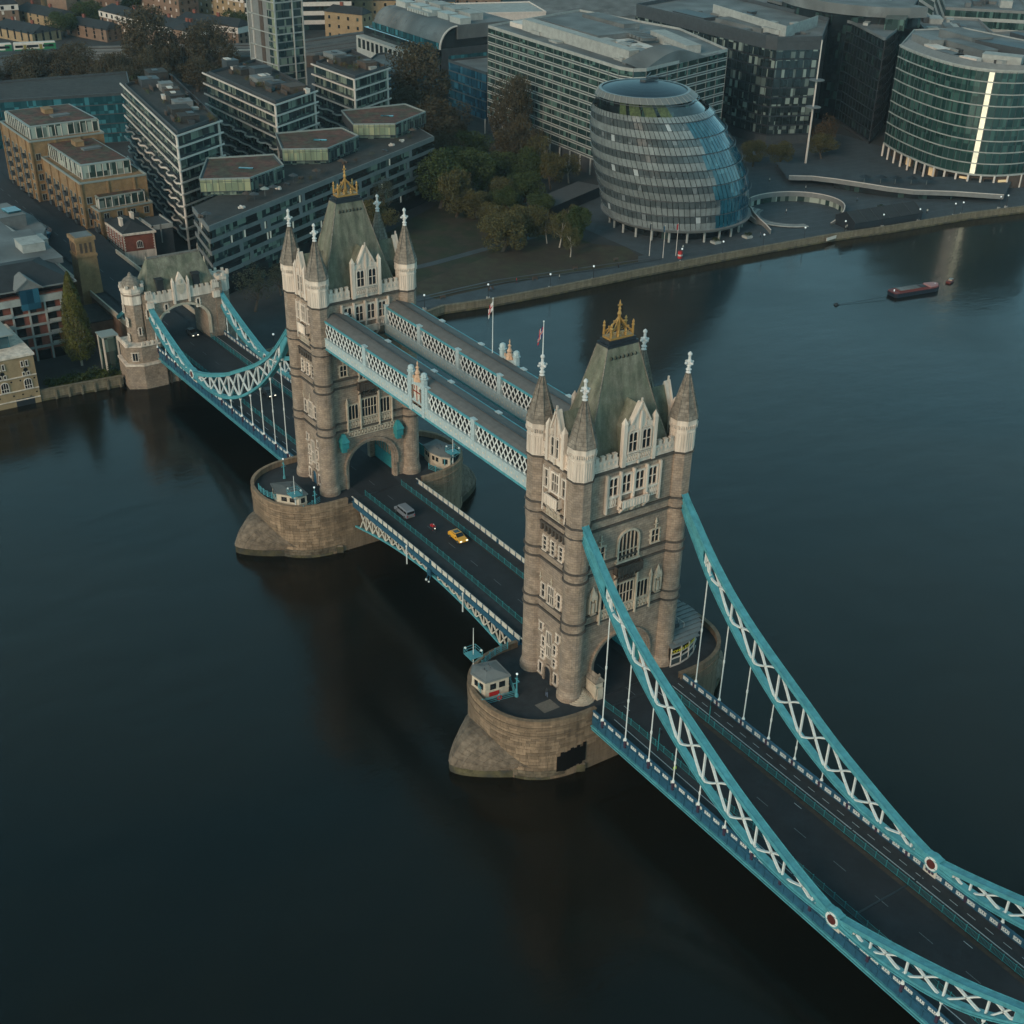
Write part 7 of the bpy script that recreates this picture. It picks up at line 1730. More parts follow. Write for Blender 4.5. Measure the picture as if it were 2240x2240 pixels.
tree('birch', 'slim birch behind the plaza edge birches', -171.0, 149.5, 11, 2.8, 4.2)
tree('olive', 'olive tree in front of the rounded green tree', -207.5, 128.0, 15, 6.6, 7.2)
tree('green', 'big rounded green tree at the left of the park', -219.0, 128.5, 18, 8.6, 8.4)
tree('green', 'rounded dark green tree right of the biggest green one', -225.0, 145.5, 16.5, 7.4, 7.6)
tree('olive', 'low olive tree at the foot of the green trees', -189.5, 131.0, 9, 4.6, 4.2)
tree('green', 'small dark green tree between the olive and green trees', -200.0, 143.0, 9.5, 4.8, 4.2)
tree('brown', 'very tall brown tree in front of the blue glass building', -305.0, 171.0, 36, 12.5, 16)
tree('brown', 'tall brown tree below the very tall brown one', -276.0, 161.0, 23, 11, 10)
tree('brown', 'dark brown tree at the corner of the grey apartments', -254.0, 150.0, 14, 9, 6.6)
tree('brown', 'brown tree left of the tallest brown tree', -300.0, 160.0, 24, 8, 11)
tree('brown', 'tall brown tree in front of the banded office', -266.0, 190.0, 29, 8.2, 12.5)
tree('brown', 'brown tree right of the one before the banded office', -250.0, 186.0, 19, 6.4, 8)
tree('green', 'dark shrubby tree low in the middle of the park', -240.0, 168.0, 9, 7.5, 4.6)
tree('birch', 'birch with forked white trunk before the banded office', -233.0, 181.0, 16, 5.2, 6.4)
tree('olive', 'olive tree behind the slatted pavilion', -218.0, 175.0, 13, 5.0, 5.4)
tree('birch', 'small birch close to the left side of the hall', -222.0, 186.0, 11, 4.2, 4.4)
tree('green', 'dark green tree behind the park birches', -210.0, 158.0, 10, 6.0, 4.6)
tree('green', 'low dark tree beside the park path', -192.0, 152.0, 8, 5.0, 3.6)
tree('green', 'dark tree in the depth of the park', -262.0, 168.0, 12, 8, 5.4)
for i, (x, y, lb) in enumerate([(-205, 262, 'yellow olive tree right of the hall, left of the pair'), (-200.5, 271, 'yellow olive tree right of the hall, right of the pair')]): tree('olive', lb, x, y, 9.5, 5.0, 4.2, group='trees on the plaza')
tree('rust', 'thin rust coloured tree beside the tall lamp mast', -206, 300, 12.5, 5.2, 5.4, group='trees on the plaza'); tree('olive', 'olive tree beside the tall lamp mast', -200, 294, 9.5, 5.4, 4.0, group='trees on the plaza')
tree('rust', 'thin rust coloured tree before the black glass office', -212, 308, 13, 4.4, 5.6, group='trees on the plaza')
tree('grey', 'sparse grey tree seen between the far tower and the gateway', -160, 31, 13, 5.4, 5.6, group='trees near the gateway')
tree('grey', 'grey green tree beside the far tower at the foot of the grey apartments', -168, 43, 9, 4.2, 4.2, group='trees near the gateway')
tree('olive', 'olive tree right of the far tower spires', -199, 92, 13, 6.2, 5.8, group='trees near the gateway'); tree('grey', 'sparse pale tree just behind the far tower rear spire', -207, 99, 17, 4.6, 5.0, group='trees near the gateway')
tree('green', 'green shrub tree against the grey apartments behind the far tower', -192, 80, 8, 5, 3.8, group='trees near the gateway')
# tall conical poplar
def cone_tree():
    t = TH('cypress_tree', 'tall narrow yellow green cone shaped tree left of the gateway', 'tree', (-147.5, -23.5, GZ)); R = random.Random(4); m = MB()
    for k in range(15000):
        h = R.random()**.9; rad = 4.6*(1-h)**.7*(.6+.4*min(1, h*5)); a = R.uniform(0, 6.28); rr = rad*R.uniform(.7, 1.05)*(1+.14*sin(a*5+h*17)); s_ = R.uniform(.14, .3)
        p = Vector((rr*cos(a), rr*sin(a), 2.2+h*22.5)); x = Vector((R.gauss(0, 1), R.gauss(0, 1), R.gauss(0, 1))).normalized(); y = x.cross(Vector((cos(a), sin(a), .5))).normalized(); m.add([p-x*s_, p+y*s_*.6, p+x*s_, p-y*s_*.6], [(0,1,2,3)])
    P('crown', m, 'leaf_gold', t); P('trunk', MB().tube((0, 0, 0), (0, 0, 22), .35, .06), 'birch', t)
cone_tree()
for i, (x, y, h, r_, lb) in enumerate([(-472, 66, 17, 11, 'brown tree at the left of the row below the train'), (-462, 84, 18, 10, 'brown tree second from the left below the train'), (-452, 100, 17, 9, 'brown tree third in the row below the train'), (-470, 122, 30, 13, 'tall brown tree standing before the brick terrace'), (-440, 112, 18, 10, 'brown tree in front of the tallest brown one at upper left'),
    (-452, 146, 24, 12, 'large brown tree left of the slim tower'), (-430, 128, 16, 9, 'brown tree just behind the balcony flats'), (-470, 45, 14, 9, 'brown tree at the far left below the train')]): tree('brown', lb, x, y, h, r_, h*.5, group='brown trees along the viaduct')
for i, (x, y, h, r_, k, lb) in enumerate([(-372, 99, 13, 6, 'rust', 'golden brown tree between the first two balcony blocks'), (-610, 140, 12, 10, 'green', 'dark green tree among the houses at the top left'), (-585, 118, 12, 8, 'green', 'dark green tree beside the low slate roofs'), (-545, 200, 12, 9, 'green', 'green tree behind the second brick terrace'), (-530, 215, 12, 9, 'olive', 'olive tree left of the slim tower at the top'),
    (-640, 180, 12, 10, 'green', 'tree beyond the terraces near the top edge')]): tree(k, lb, x, y, h, r_, h*.5, group='trees among the far houses')
# city beyond: plain brick and slate houses in rows, each its own thing
R = random.Random(91); kinds = [('bbrick', 'brown brick'), ('rbrick', 'red brick'), ('sand', 'tan brick'), ('concrete', 'pale concrete')]; far = []
def pix(p):
    q = Vector(p)-CAM; return 1120+FPX*q.dot(r2)/q.dot(d), PY-FPX*q.dot(u2)/q.dot(d)
for row in range(5):
    for k in range(11):
        x = -600-row*75-R.uniform(0, 20); y = 60+row*10+k*52+R.uniform(-6, 6); w_ = R.uniform(18, 40); wl = R.choice(kinds); h_ = R.uniform(8, 15); rf = R.choice(('darkslate', 'roofdark', 'roofgrey'))
        if -640 < x and y < 260: continue
        U, V_ = pix((x, y+w_/2, GZ+2))
        if -60 < U < 2300 and V_ > -8: far.append((U, x, y, w_, wl, h_, rf))
far.sort(); ORD = ('first second third fourth fifth sixth seventh eighth ninth tenth eleventh twelfth thirteenth fourteenth fifteenth sixteenth seventeenth eighteenth nineteenth twentieth'.split()+['twenty '+w for w in 'first second third fourth fifth sixth seventh eighth ninth'.split()]+['thirtieth']*30)
for i, (U, x, y, w_, wl, h_, rf) in enumerate(far):
    rowhouse('far_house_row', '%s house row, %s from the left of the top edge' % (wl[1], ORD[i]), (x, y), (x+w_*.3, y+w_), 12, GZ+h_, wl[0], rf, 3, 'houses', white=False, group='far house rows', bay=8)

# ================================================================ small things on the bank
def lamp(x, y, z, label, h=4.2):
    t = TH('street_lamp', label, 'street lamp', (x, y, z), group='riverside globe lamps')
    P('base', MB().box(-.42, .42, -.42, .42, -.3, .55), 'concrete', t); P('post', MB().lathe([(.22, .5), (.14, .9), (.09, 1.2), (.08, h-.5), (.16, h-.4), (.1, h-.2)], 8), 'black', t); P('globe', MB().ball((0, 0, h), .30, n=10, k=7), 'lamp', t, smooth=True)
LP = [(-136.1, 72.5, 'nearest the high walkways'), (-134.2, 93.0, 'second from the bridge'), (-132.2, 113.8, 'third from the bridge'), (-131.4, 129.3, 'fourth from the bridge, by a walker'), (-130.4, 163.2, 'in front of the hall flagpoles'), (-129.3, 179.4, 'before the front of the egg hall'), (-128, 195.8, 'right of the egg hall'), (-126.6, 212.8, 'left in front of the sunken amphitheatre'),
      (-124.9, 229.7, 'right in front of the sunken amphitheatre'), (-123.6, 246.6, 'at the corner of the black marquee'), (-121.6, 262.4, 'right of the black marquee'), (-119.8, 278.5, 'left of the paired lamps'), (-119.4, 282.1, 'right of the paired lamps'), (-117.3, 299.5, 'left of the last pair'), (-117.0, 303.1, 'last on the right')]
for x, y, w_ in LP: lamp(x, y, -8.7, 'black riverside lamp with white globe, '+w_)
lamp(-131, 23, -8.7, 'black riverside lamp with white globe, behind the far span chains')
t = TH('lamp_mast', 'tall leaning white mast with two discs beside the dark office', 'lamp mast', (-198.3, 283.7, GZ)); P('mast', MB().tube((0, 0, 0), (0, 0, 45), .45, .2, 8), 'slab', t)
for z in (21.0, 30.8): P('disc', MB().lathe([(.3, z-.1), (3.0, z), (3.0, z+.15), (.3, z+.3)], 16), 'roofgrey', t)
for i, (x, y) in enumerate([(-141.0, 158.9), (-137.0, 161.2), (-136.6, 166.2)]):
    t = TH('flagpole', 'slim flagpole before the egg hall, %s of three' % ('left', 'middle', 'right')[i], 'flagpole', (x, y, GZ), group='three flagpoles by the hall'); P('pole', MB().tube((0, 0, 0), (0, 0, 10.5), .12, .06), 'slab', t); P('flag', MB().box(0, .05, -.6, 0, 8.4, 10.2), ('black', 'blue', 'red')[i], t)
# sunken amphitheatre ring
t = TH('amphitheatre', 'round sunken amphitheatre with glazed curved wall right of the egg hall', 'amphitheatre', (-150.0, 230.5, GZ))
rx_, ry_ = 15.5, 18.5
def ring_pt(a, z, k=1.0): return (rx_*k*cos(a), ry_*k*sin(a), z)
m = MB(); g = MB(); c_ = MB()
for i in range(60):
    a, b = radians(-62+i*4.6+70), radians(-62+(i+1)*4.6+70); h0 = 3.2*min(1, (i+2)/10, (62-i)/10); h1 = 3.2*min(1, (i+3)/10, (61-i)/10)
    m.add([ring_pt(a, max(.3, h0-1.3)), ring_pt(b, max(.3, h1-1.3)), ring_pt(b, h1+.2), ring_pt(a, h0+.2), ring_pt(a, max(.3, h0-1.3), 1.03), ring_pt(b, max(.3, h1-1.3), 1.03), ring_pt(b, h1+.2, 1.03), ring_pt(a, h0+.2, 1.03)], [(0,1,2,3),(4,7,6,5),(3,2,6,7)])
    g.add([ring_pt(a, .0, 1.02), ring_pt(b, .0, 1.02), ring_pt(b, max(.3, h1-1.3), 1.02), ring_pt(a, max(.3, h0-1.3), 1.02)], [(0,1,2,3)])
    c_.bar(ring_pt(a, h0+.3, 1.015), ring_pt(b, h1+.3, 1.015), .3, .18)
P('curved_wall', m, 'grey', t); P('glazing', g, 'g_apt2', t); P('handrail', c_, 'slab', t)
m = MB(); m.lathe([(1, .01), (1, .03)], 48); m.v = [(x*rx_*1.0, y*ry_*1.0, z) for x, y, z in m.v]; P('floor', m, 'paving', t)
for k in range(4):
    st = MB(); st.sweep([ring_pt(radians(205+i*7.5), .12+k*.12, .70+.07*k) for i in range(19)], 1.0, .22); P('step', st, 'concrete' if k % 2 else 'grey', t)
st = MB(); st.sweep([(x+150, y-230.5, z) for x, y, z in ((-155.5, 215.2, 3.0), (-151, 212.6, 2.6), (-146, 210.6, 2.1), (-141, 209.2, 1.5), (-137.5, 208.0, .9))], .3, 1.3); P('ramp_wall', st, 'grey', t)
st = MB(); st.sweep([(x+150, y-230.5, z+.75) for x, y, z in ((-155.5, 215.2, 3.0), (-151, 212.6, 2.6), (-146, 210.6, 2.1), (-141, 209.2, 1.5), (-137.5, 208.0, .9))], .35, .16); P('ramp_rail', st, 'slab', t)
CW = [(-178.8, 255.6), (-173.3, 262.0), (-165.5, 266.3), (-153.7, 271.3), (-148, 275), (-141.0, 281.0), (-133.0, 293.1), (-121.3, 306.4)]
t = TH('curved_ramp_wall', 'long sweeping pale parapet wall curving below the round glass office', 'wall', (0, 0, GZ))
m = MB(); m.sweep([(x, y, 3.4-.25*abs(i-3)) for i, (x, y) in enumerate(CW)], .4, 1.5); P('wall', m, 'grey', t); m = MB(); m.sweep([(x, y, 4.25-.25*abs(i-3)) for i, (x, y) in enumerate(CW)], .5, .16); P('handrail', m, 'slab', t)
m = MB(); m.add([(x, y, 2.6-.25*abs(i-3)) for i, (x, y) in enumerate(CW)]+[(x-14-6*(i == 0), y+12+i*1.5, 2.6) for i, (x, y) in enumerate(CW)], [(i, i+1, 9+i, 8+i) for i in range(7)]); P('upper_terrace', m, 'paving', t)
m = MB(); m.sweep([(x-1.5, y+1.5, 1.2) for x, y in CW[2:7]], .3, 2.2); P('shop_glazing', m, 'g_black', t)
t = TH('marquee', 'black marquee tent with pitched roof near the river wall', 'tent', (-128.5, 250, GZ), rz=atan2(30, 3))
P('side_wall', MB().box(-15, 15, -5, 5, 0, 3.0), 'black', t)
for i in range(6): x = -15+i*5; m = MB(); m.add([(x+.08, -5.4, 3.0), (x+4.92, -5.4, 3.0), (x+4.92, 0, 5.6), (x+.08, 0, 5.6), (x+.08, 5.4, 3.0), (x+4.92, 5.4, 3.0)], [(0,1,2,3),(3,2,5,4)]); P('roof_panel', m, 'darkslate', t)
m = MB(); m.add([(-15, -5.2, 3), (-15, 5.2, 3), (-15, 0, 5.5)], [(0,1,2)]); P('gable', m, 'black', t)
for i in range(7): m = MB(); x = -15+i*5; m.bar((x, -5.4, 3.05), (x, 0, 5.7), .12); m.bar((x, 5.4, 3.05), (x, 0, 5.7), .12); P('rib', m, 'dgrey', t)
for i in range(5): P('ballast_block', MB().box(-13+i*6, -12.2+i*6, -6.2, -5.4, 0, .5), 'slab', t)
R = random.Random(3)
for i in range(5):
    x, y = -160+i*3.4, 276+i*4.4+R.uniform(-1, 1); t = TH('cafe_parasol', 'dark cafe parasol on the terrace below the round office, %s' % ('leftmost', 'second from the left', 'middle one', 'second from the right', 'rightmost')[i], 'parasol', (x, y, -6.4), group='cafe parasols'); P('canopy', MB().lathe([(2.4, 2.2), (.1, 3.0)], 8), 'black', t); P('pole', MB().tube((0, 0, 0), (0, 0, 2.6), .06), 'slab2', t)
o = P('sign_banner', MB().box(-.1, .1, -2.6, 2.6, 0, 1.0), 'slab', loc=(-124.05, 223, -9.4), rz=.13); TAG(o, 'small white banner fixed on the river wall', 'banner')
t = TH('kiosk', 'small red and white kiosk on the riverside walk', 'kiosk', (-134.3, 166.0, GZ)); P('body', MB().lathe([(.8, 0), (.75, 2.2)], 10), 'red', t); P('band', MB().lathe([(.82, .8), (.8, 1.3)], 10), 'slab', t)
t = TH('glass_lift', 'tall narrow glass lift shaft beside the gateway', 'lift', (-140.5, -18.0, GZ)); P('shaft', MB().box(-2, 1.8, -1.8, 1.8, 0, 9.6), 'g_green', t); P('roof', MB().box(-2.4, 2.2, -2.2, 2.2, 9.6, 9.9), 'slab2', t); P('corner_frame', MB().box(1.7, 2.0, -2.0, -1.6, 0, 9.6).box(1.7, 2.0, 1.6, 2.0, 0, 9.6).box(-2.1, -1.8, -2.0, -1.7, 0, 9.6), 'portland', t)
t = TH('pier_boathouse', 'small dark brick yard building between the tall cone tree and the gateway', 'building', (-168, -12, GZ)); P('wall', MB().box(-7, 6, -4, 4, 0, 5), 'bbrick', t); P('roof', MB().box(-7.3, 6.3, -4.3, 4.3, 5, 5.3), 'roofdark', t)
# shrubs in the garden by the wall
def shrub_mass(name, pts, mtl, n=2600, w_=3.0, h_=1.2, s=.22):
    R = random.Random(len(name)+n); m = MB()
    for k in range(n):
        i = R.randrange(len(pts)-1); u_ = R.random(); x = pts[i][0]+(pts[i+1][0]-pts[i][0])*u_+R.uniform(-w_, w_); y = pts[i][1]+(pts[i+1][1]-pts[i][1])*u_+R.uniform(-w_, w_)*.4; z = GZ+abs(R.gauss(0, .5))*h_*(.6+.4*sin(x*1.3+y))
        a = Vector((R.gauss(0, 1), R.gauss(0, 1), R.gauss(0, 1))).normalized()*s; b = a.cross(Vector((R.gauss(0, 1), R.gauss(0, 1), 1))).normalized()*s*.7; p = Vector((x, y, z)); m.add([p-a, p+b, p+a, p-b], [(0,1,2,3)])
    ST(name, m, mtl, kind='stuff')
shrub_mass('garden_shrubs', [(-139, -35), (-139, -26), (-138.5, -17)], 'leaf_green', 5200, 2.8, 1.5)
shrub_mass('park_underwood', [(-262, 172), (-235, 165), (-205, 163), (-185, 155)], 'leaf_green', 5200, 6, 2.2, .4)
shrub_mass('park_undergrowth', [(-250, 140), (-222, 138), (-198, 138), (-185, 142)], 'leaf_olive', 4200, 5, 1.8, .35)

# ================================================================ boats
BG = t = TH('barge', 'moored red and blue barge with grey hatch covers on the right of the river', 'barge', (-76.0, 209.8, WATER), rz=atan2(19, 3))
m = MB(); out_ = [(-9.6, -1.8), (-8.8, -2.4), (7.5, -2.4), (9.4, -1.6), (10.6, 0), (9.4, 1.6), (7.5, 2.4), (-8.8, 2.4), (-9.6, 1.8)]
m.prism(out_, -.4, 1.5, sc=1.04); P('hull', m, 'bluehull', t); m = MB(); m.prism([(x*1.02, y*1.02) for x, y in out_], 1.5, 1.75); P('gunwale', m, 'barge_red', t)
m = MB(); m.box(-7.4, 4.6, -1.7, 1.7, 1.7, 2.1); P('hatch_coaming', m, 'barge_red', t)
for i in range(4): P('hatch_cover', MB().box(-6.8+i*2.2, -4.8+i*2.2, -1.4, 1.4, 2.1, 2.3), 'roofgrey', t)
P('dark_cover', MB().box(2.3, 4.2, -1.4, 1.4, 2.1, 2.25), 'black', t); m = MB(); m.prism([(5.6, -2.0), (9.2, -1.4), (10.3, 0), (9.2, 1.4), (5.6, 2.0)], 1.7, 2.3); P('foredeck', m, 'pink', t)
for x in (-8.6, 9.0): P('bollard', MB().lathe([(.2, 1.7), (.2, 2.4)], 8), 'lamp', t, loc=(x, 0, 0))
BG.scale = (.88, .88, .8)
t2 = TH('mooring_buoy', 'small dark mooring buoy left of the barge', 'buoy', (-80.5, 181.5, WATER)); P('float', MB().lathe([(.7, -.3), (.8, .2), (.3, .7)], 10), 'black', t2); P('rope', MB().bar((.5, .5, .1), (4.0, 17.4, .6), .08), 'black', t2)
t = TH('small_boat', 'small open orange boat beyond the barge', 'boat', (-76.5, 227, WATER), rz=1.9); P('hull', MB().prism([(-1.7, -.7), (1.2, -.7), (2.2, 0), (1.2, .7), (-1.7, .7)], -.1, .6, sc=1.08), 'barge_red', t); P('seat', MB().box(-.5, .1, -.6, .6, .55, .7), 'coral', t); P('canopy', MB().box(-.2, 1.2, -.5, .5, .9, 1.0).box(-.15, -.1, -.4, .4, .5, .95), 'slab2', t)
M_b = 0
# ================================================================ things on the bridge
def wheel(t, x, y, r_=.33): 
    w_ = MB(); w_.tube((x, y-.11, r_), (x, y+.11, r_), r_, r_, 14); o = P('wheel', w_, 'black', t); h_ = MB(); s_ = 1 if y > 0 else -1; h_.tube((x, y+s_*.1, r_), (x, y+s_*.125, r_), r_*.55, r_*.55, 10); P('hub', h_, 'roofgrey', o)
def car(name, label, cat, loc, rz, col, L=4.5, W_=1.8, H=1.5, van=False, taxi=False):
    t = TH(name, label, cat, loc, rz=rz); hw = W_/2
    if van: prof = [(-L/2, .35), (-L/2, 1.0), (-L/2+.08, H-.12), (-L/2+.3, H), (L/2-1.5, H), (L/2-.85, 1.25), (L/2-.15, 1.0), (L/2, .75), (L/2, .35)]
    else: prof = [(-L/2, .35), (-L/2, .95), (-L/2+.15, 1.0), (-L/2+.55, H-.12), (-L/2+.95, H), (L/2-2.0, H), (L/2-1.2, .98), (L/2-.2, .86), (L/2, .65), (L/2, .35)]
    n = len(prof); m = MB(); k = []
    for s in (-1, 1):
        for x, z in prof: k.append((x, s*hw*(1 if z < 1.02 else 1-(z-1.0)*(.16 if van else .3)), z))
    m.add(k, [tuple(range(n-1, -1, -1)), tuple(range(n, 2*n))]+[(i, (i+1) % n, n+(i+1) % n, n+i) for i in range(n)])
    me = m.mesh('body', col); o = P('body', me, parent=t); bv = o.modifiers.new('bevel', 'BEVEL'); bv.width = .07; bv.segments = 2; bv.limit_method = 'ANGLE'
    zt = H-.1
    if van:
        P('windscreen', MB().add([(L/2-.80, -hw*.86, 1.27), (L/2-.80, hw*.86, 1.27), (L/2-1.46, hw*.82, H-.05), (L/2-1.46, -hw*.82, H-.05)], [(0,1,2,3)]).box(0, 0, 0, 0, 0, 0) if False else MB().bar((L/2-.83, 0, 1.3), (L/2-1.42, 0, H-.08), W_*.84, .04), 'win', t)
        for s in (-1, 1):
            for a, b in ((L/2-2.3, L/2-1.35), (L/2-3.6, L/2-2.45), (-L/2+.3, L/2-3.75)): P('side_window', MB().box(a, b, s*(hw*.93)-.03, s*(hw*.93)+.03, 1.2, H-.3), 'win', t)
        P('rear_window', MB().box(-L/2-.02, -L/2+.06, -hw*.8, hw*.8, 1.2, H-.25), 'win', t)
    else:
        P('windscreen', MB().bar((L/2-1.22, 0, 1.02), (L/2-1.95, 0, H-.03), W_*.8, .05), 'win', t); P('rear_window', MB().bar((-L/2+.22, 0, 1.08), (-L/2+.6, 0, H-.1), W_*.76, .06), 'win', t)
        for s in (-1, 1): P('side_window', MB().add([(-L/2+.6, s*(hw*.96), 1.0), (L/2-1.35, s*(hw*.96), 1.0), (L/2-2.0, s*(hw*.885), H-.08), (-L/2+.9, s*(hw*.885), H-.08)], [(0,1,2,3)]), 'win', t)
    if taxi: P('roof_panel', MB().box(-L/2+1.15, L/2-2.2, -.55, .55, H, H+.03), 'win', t)
    for s in (-1, 1):
        P('headlight', MB().box(L/2-.12, L/2+.03, s*hw*.72-.2, s*hw*.72+.2, .58, .76), 'headlamp', t); P('tail_light', MB().box(-L/2-.03, -L/2+.1, s*hw*.8-.14, s*hw*.8+.14, .7, .95), 'red', t); P('mirror', MB().box(L/2-1.5, L/2-1.35, s*(hw+.02)-.0, s*(hw+.16), .98, 1.12) if s > 0 else MB().box(L/2-1.5, L/2-1.35, -hw-.16, -hw-.02, .98, 1.12), 'black', t)
        wheel(t, L/2-.85, s*(hw-.06)); wheel(t, -L/2+.85, s*(hw-.06))
    P('number_plate', MB().box(-L/2-.04, -L/2, -.26, .26, .5, .62), 'litdoor', t)
    return t
car('van', 'silver van driving away towards the far tower on the central span', 'van', (-19.6, -1.6, .30), pi, 'van', 5.0, 1.95, 1.95, van=True)
car('car', 'orange yellow car with dark roof panel on the central span', 'car', (-5.4, 1.9, .47), 0.0, 'taxi', 4.4, 1.85, 1.5, taxi=True)
car('car', 'black car with headlights on the far span', 'car', (-88.0, 1.6, zd(88)+.03), 0.0, 'black', 4.5, 1.8, 1.5)
car('car', 'dark car seen through the gateway arch', 'car', (-134.5, 2.2, zd(134)+.05), 0.0, 'dgrey', 4.3, 1.8, 1.6)
# people: one continuous skinned body each, clothes and head as children
def person(label, loc, rz, coat, legs, hair='black', stride=.22, bike=False):
    t = TH('person', label, 'person', loc, rz=rz)
    vs = [(0, 0, .95), (0, 0, 1.15), (0, 0, 1.42), (0, .17, 1.42), (.03, .24, 1.15), (.12, .23, .92), (0, -.17, 1.42), (-.03, -.24, 1.15), (-.08, -.23, .92), (.02, .09, .9), (stride*.5, .1, .5), (stride, .1, .06), (.0, -.09, .9), (-stride*.3, -.1, .5), (-stride*1.1, -.1, .08), (0, 0, 1.52), (.01, 0, 1.58), (stride+.16, .1, .03), (-stride*1.1+.15, -.1, .03)]
    es = [(0, 1), (1, 2), (2, 3), (3, 4), (4, 5), (2, 6), (6, 7), (7, 8), (0, 9), (9, 10), (10, 11), (11, 17), (0, 12), (12, 13), (13, 14), (14, 18), (2, 15), (15, 16)]
    if bike:
        vs = [(0, 0, 1.0), (.12, 0, 1.2), (.28, 0, 1.42), (.28, .18, 1.4), (.45, .26, 1.2), (.62, .25, 1.1), (.28, -.18, 1.4), (.45, -.26, 1.2), (.62, -.25, 1.1), (.05, .1, .95), (.42, .14, .8), (.25, .13, .38), (.05, -.1, .95), (.35, -.14, .7), (.1, -.13, .3), (.33, 0, 1.5), (.36, 0, 1.56), (.38, .13, .34), (.24, -.13, .26)]
    rad = [.15, .13, .16, .075, .05, .035, .075, .05, .035, .10, .07, .045, .10, .07, .045, .055, .055, .04, .04]
    me = bpy.data.meshes.new('body'); me.from_pydata(vs, es, []); me.materials.append(M[coat]); me.materials.append(M[legs])
    o = bpy.data.objects.new('body', me); C.objects.link(o); o.parent = t
    sk = o.modifiers.new('skin', 'SKIN')
    for i, v in enumerate(me.skin_vertices[0].data): v.radius = (rad[i], rad[i]); v.use_root = (i == 0)
    o.modifiers.new('sub', 'SUBSURF').levels = 1; o.modifiers['sub'].render_levels = 1
    hx = .38 if bike else .02; hz = 1.66
    P('head', MB().ball((hx, 0, hz), .1, .085, .125, n=10, k=7), 'skin', t, smooth=True); P('hair' if not bike else 'helmet', MB().ball((hx-.025, 0, hz+.035), .105, .095, .11, n=10, k=6), hair, t, smooth=True)
    L = MB()
    for i, j in ((9, 10), (10, 11), (12, 13), (13, 14)): L.tube(vs[i], vs[j], rad[i]+.02, rad[j]+.02, 8)
    P('trousers', L, legs, t)
    return t
person('person in a dark coat and pale trousers walking on the near pier', (44.5, -12.6, .01), 2.6, 'black', 'denim')
person('person in a high visibility yellow jacket on the near span footway', (70.2, -7.4, zd(70)+.09), pi, 'hivis', 'black')
person('walker in a pale top on the riverside walk', (-137.5, 121, GZ+.03), 1.2, 'paleclo', 'black')
person('walker near the curved ramp wall', (-170.5, 256.5, GZ+.05), .4, 'paleclo', 'black')
person('pair member left, standing by the black marquee', (-128.0, 233.6, GZ+.05), 1.0, 'paleclo', 'black'); person('pair member right, standing by the black marquee', (-128.6, 235.0, GZ+.05), 2.0, 'paleclo', 'black')
person('person in white in the sunken amphitheatre', (-152.5, 229.5, GZ+.05), 1.0, 'finial', 'black')
t = TH('motorcycle', 'small motorcycle ridden between the van and the orange car', 'motorcycle', (-10.6, -.4, .45), rz=0.0)
for x in (-.62, .62):
    w_ = MB(); n = 16
    for i in range(n): a, b = 2*pi*i/n, 2*pi*(i+1)/n; w_.tube((x+.27*cos(a), 0, .3+.27*sin(a)), (x+.27*cos(b), 0, .3+.27*sin(b)), .05, .05, 5)
    P('wheel', w_, 'black', t)
P('frame', MB().bar((-.6, 0, .35), (-.1, 0, .75), .14).bar((-.1, 0, .75), (.4, 0, .8), .24, .2).bar((.4, 0, .85), (.62, 0, .3), .08).bar((-.55, 0, .8), (0, 0, .85), .24, .1).bar((.4, -.33, 1.05), (.4, .33, 1.05), .05), 'black', t)
P('top_box', MB().box(-.85, -.4, -.24, .24, .82, 1.22), 'red', t); P('headlight', MB().ball((.58, 0, .85), .1, n=8, k=5), 'headlamp', t)
person('rider in a red jacket on the motorcycle', (-10.8, -.4, .33), 0, 'redclo', 'black', 'finial', bike=True)
# signal cabin on the near pier
def cabin(name, label, poly, h, loc, sign=True):
    t = TH(name, label, 'cabin', loc); P('wall', MB().prism(poly, 0, h), 'trim', t); c_ = (sum(p[0] for p in poly)/len(poly), sum(p[1] for p in poly)/len(poly))
    P('roof', MB().prism([(c_[0]+(x-c_[0])*1.1, c_[1]+(y-c_[1])*1.1) for x, y in poly], h, h+.28).prism([(c_[0]+(x-c_[0])*1.0, c_[1]+(y-c_[1])*1.0) for x, y in poly], h+.28, h+.8, sc=.35), 'roofgrey', t)
    for p, q in zip(poly, poly[1:]+poly[:1]):
        L = hypot(q[0]-p[0], q[1]-p[1]); f = Face((p[0], p[1], 0), atan2(q[1]-p[1], q[0]-p[0]), t)
        if L > 2.6: P('window', f.mb().box(L*.2, L*.45, -.04, 0, h*.5, h*.82), 'win', t); P('window', f.mb().box(L*.58, L*.84, -.04, 0, h*.5, h*.82), 'win', t)
        elif L > 1.2: P('window', f.mb().box(L*.25, L*.75, -.04, 0, h*.45, h*.82), 'win', t)
        P('sill_band', f.mb().box(0, L, -.1, 0, h*.4, h*.45), 'trim', t)
    R = random.Random(6)
    for k in range(5): P('roof_gear', MB().tube((0, 0, 0), (R.uniform(-.3, .3), 0, R.uniform(.4, .9)), .06).box(-.3, .3, -.15, .15, .1, .3), 'dgrey', t, loc=(c_[0]+R.uniform(-1.5, 1.5), c_[1]+R.uniform(-1.2, 1.2), h+.35))
    return t, c_
t, c_ = cabin('control_cabin', 'small stone control cabin with red sign on the near pier', ccw([(35.2, -20.6), (36.8, -21.9), (40.0, -21.4), (40.4, -17.2), (36.0, -16.9)]), 3.4, (0, 0, 0))
f = Face((40.12, -21.0, 0), atan2(4.2, .4), t); P('red_sign', f.mb().box(.25, 2.0, -.08, 0, .55, 1.3), 'red', t)
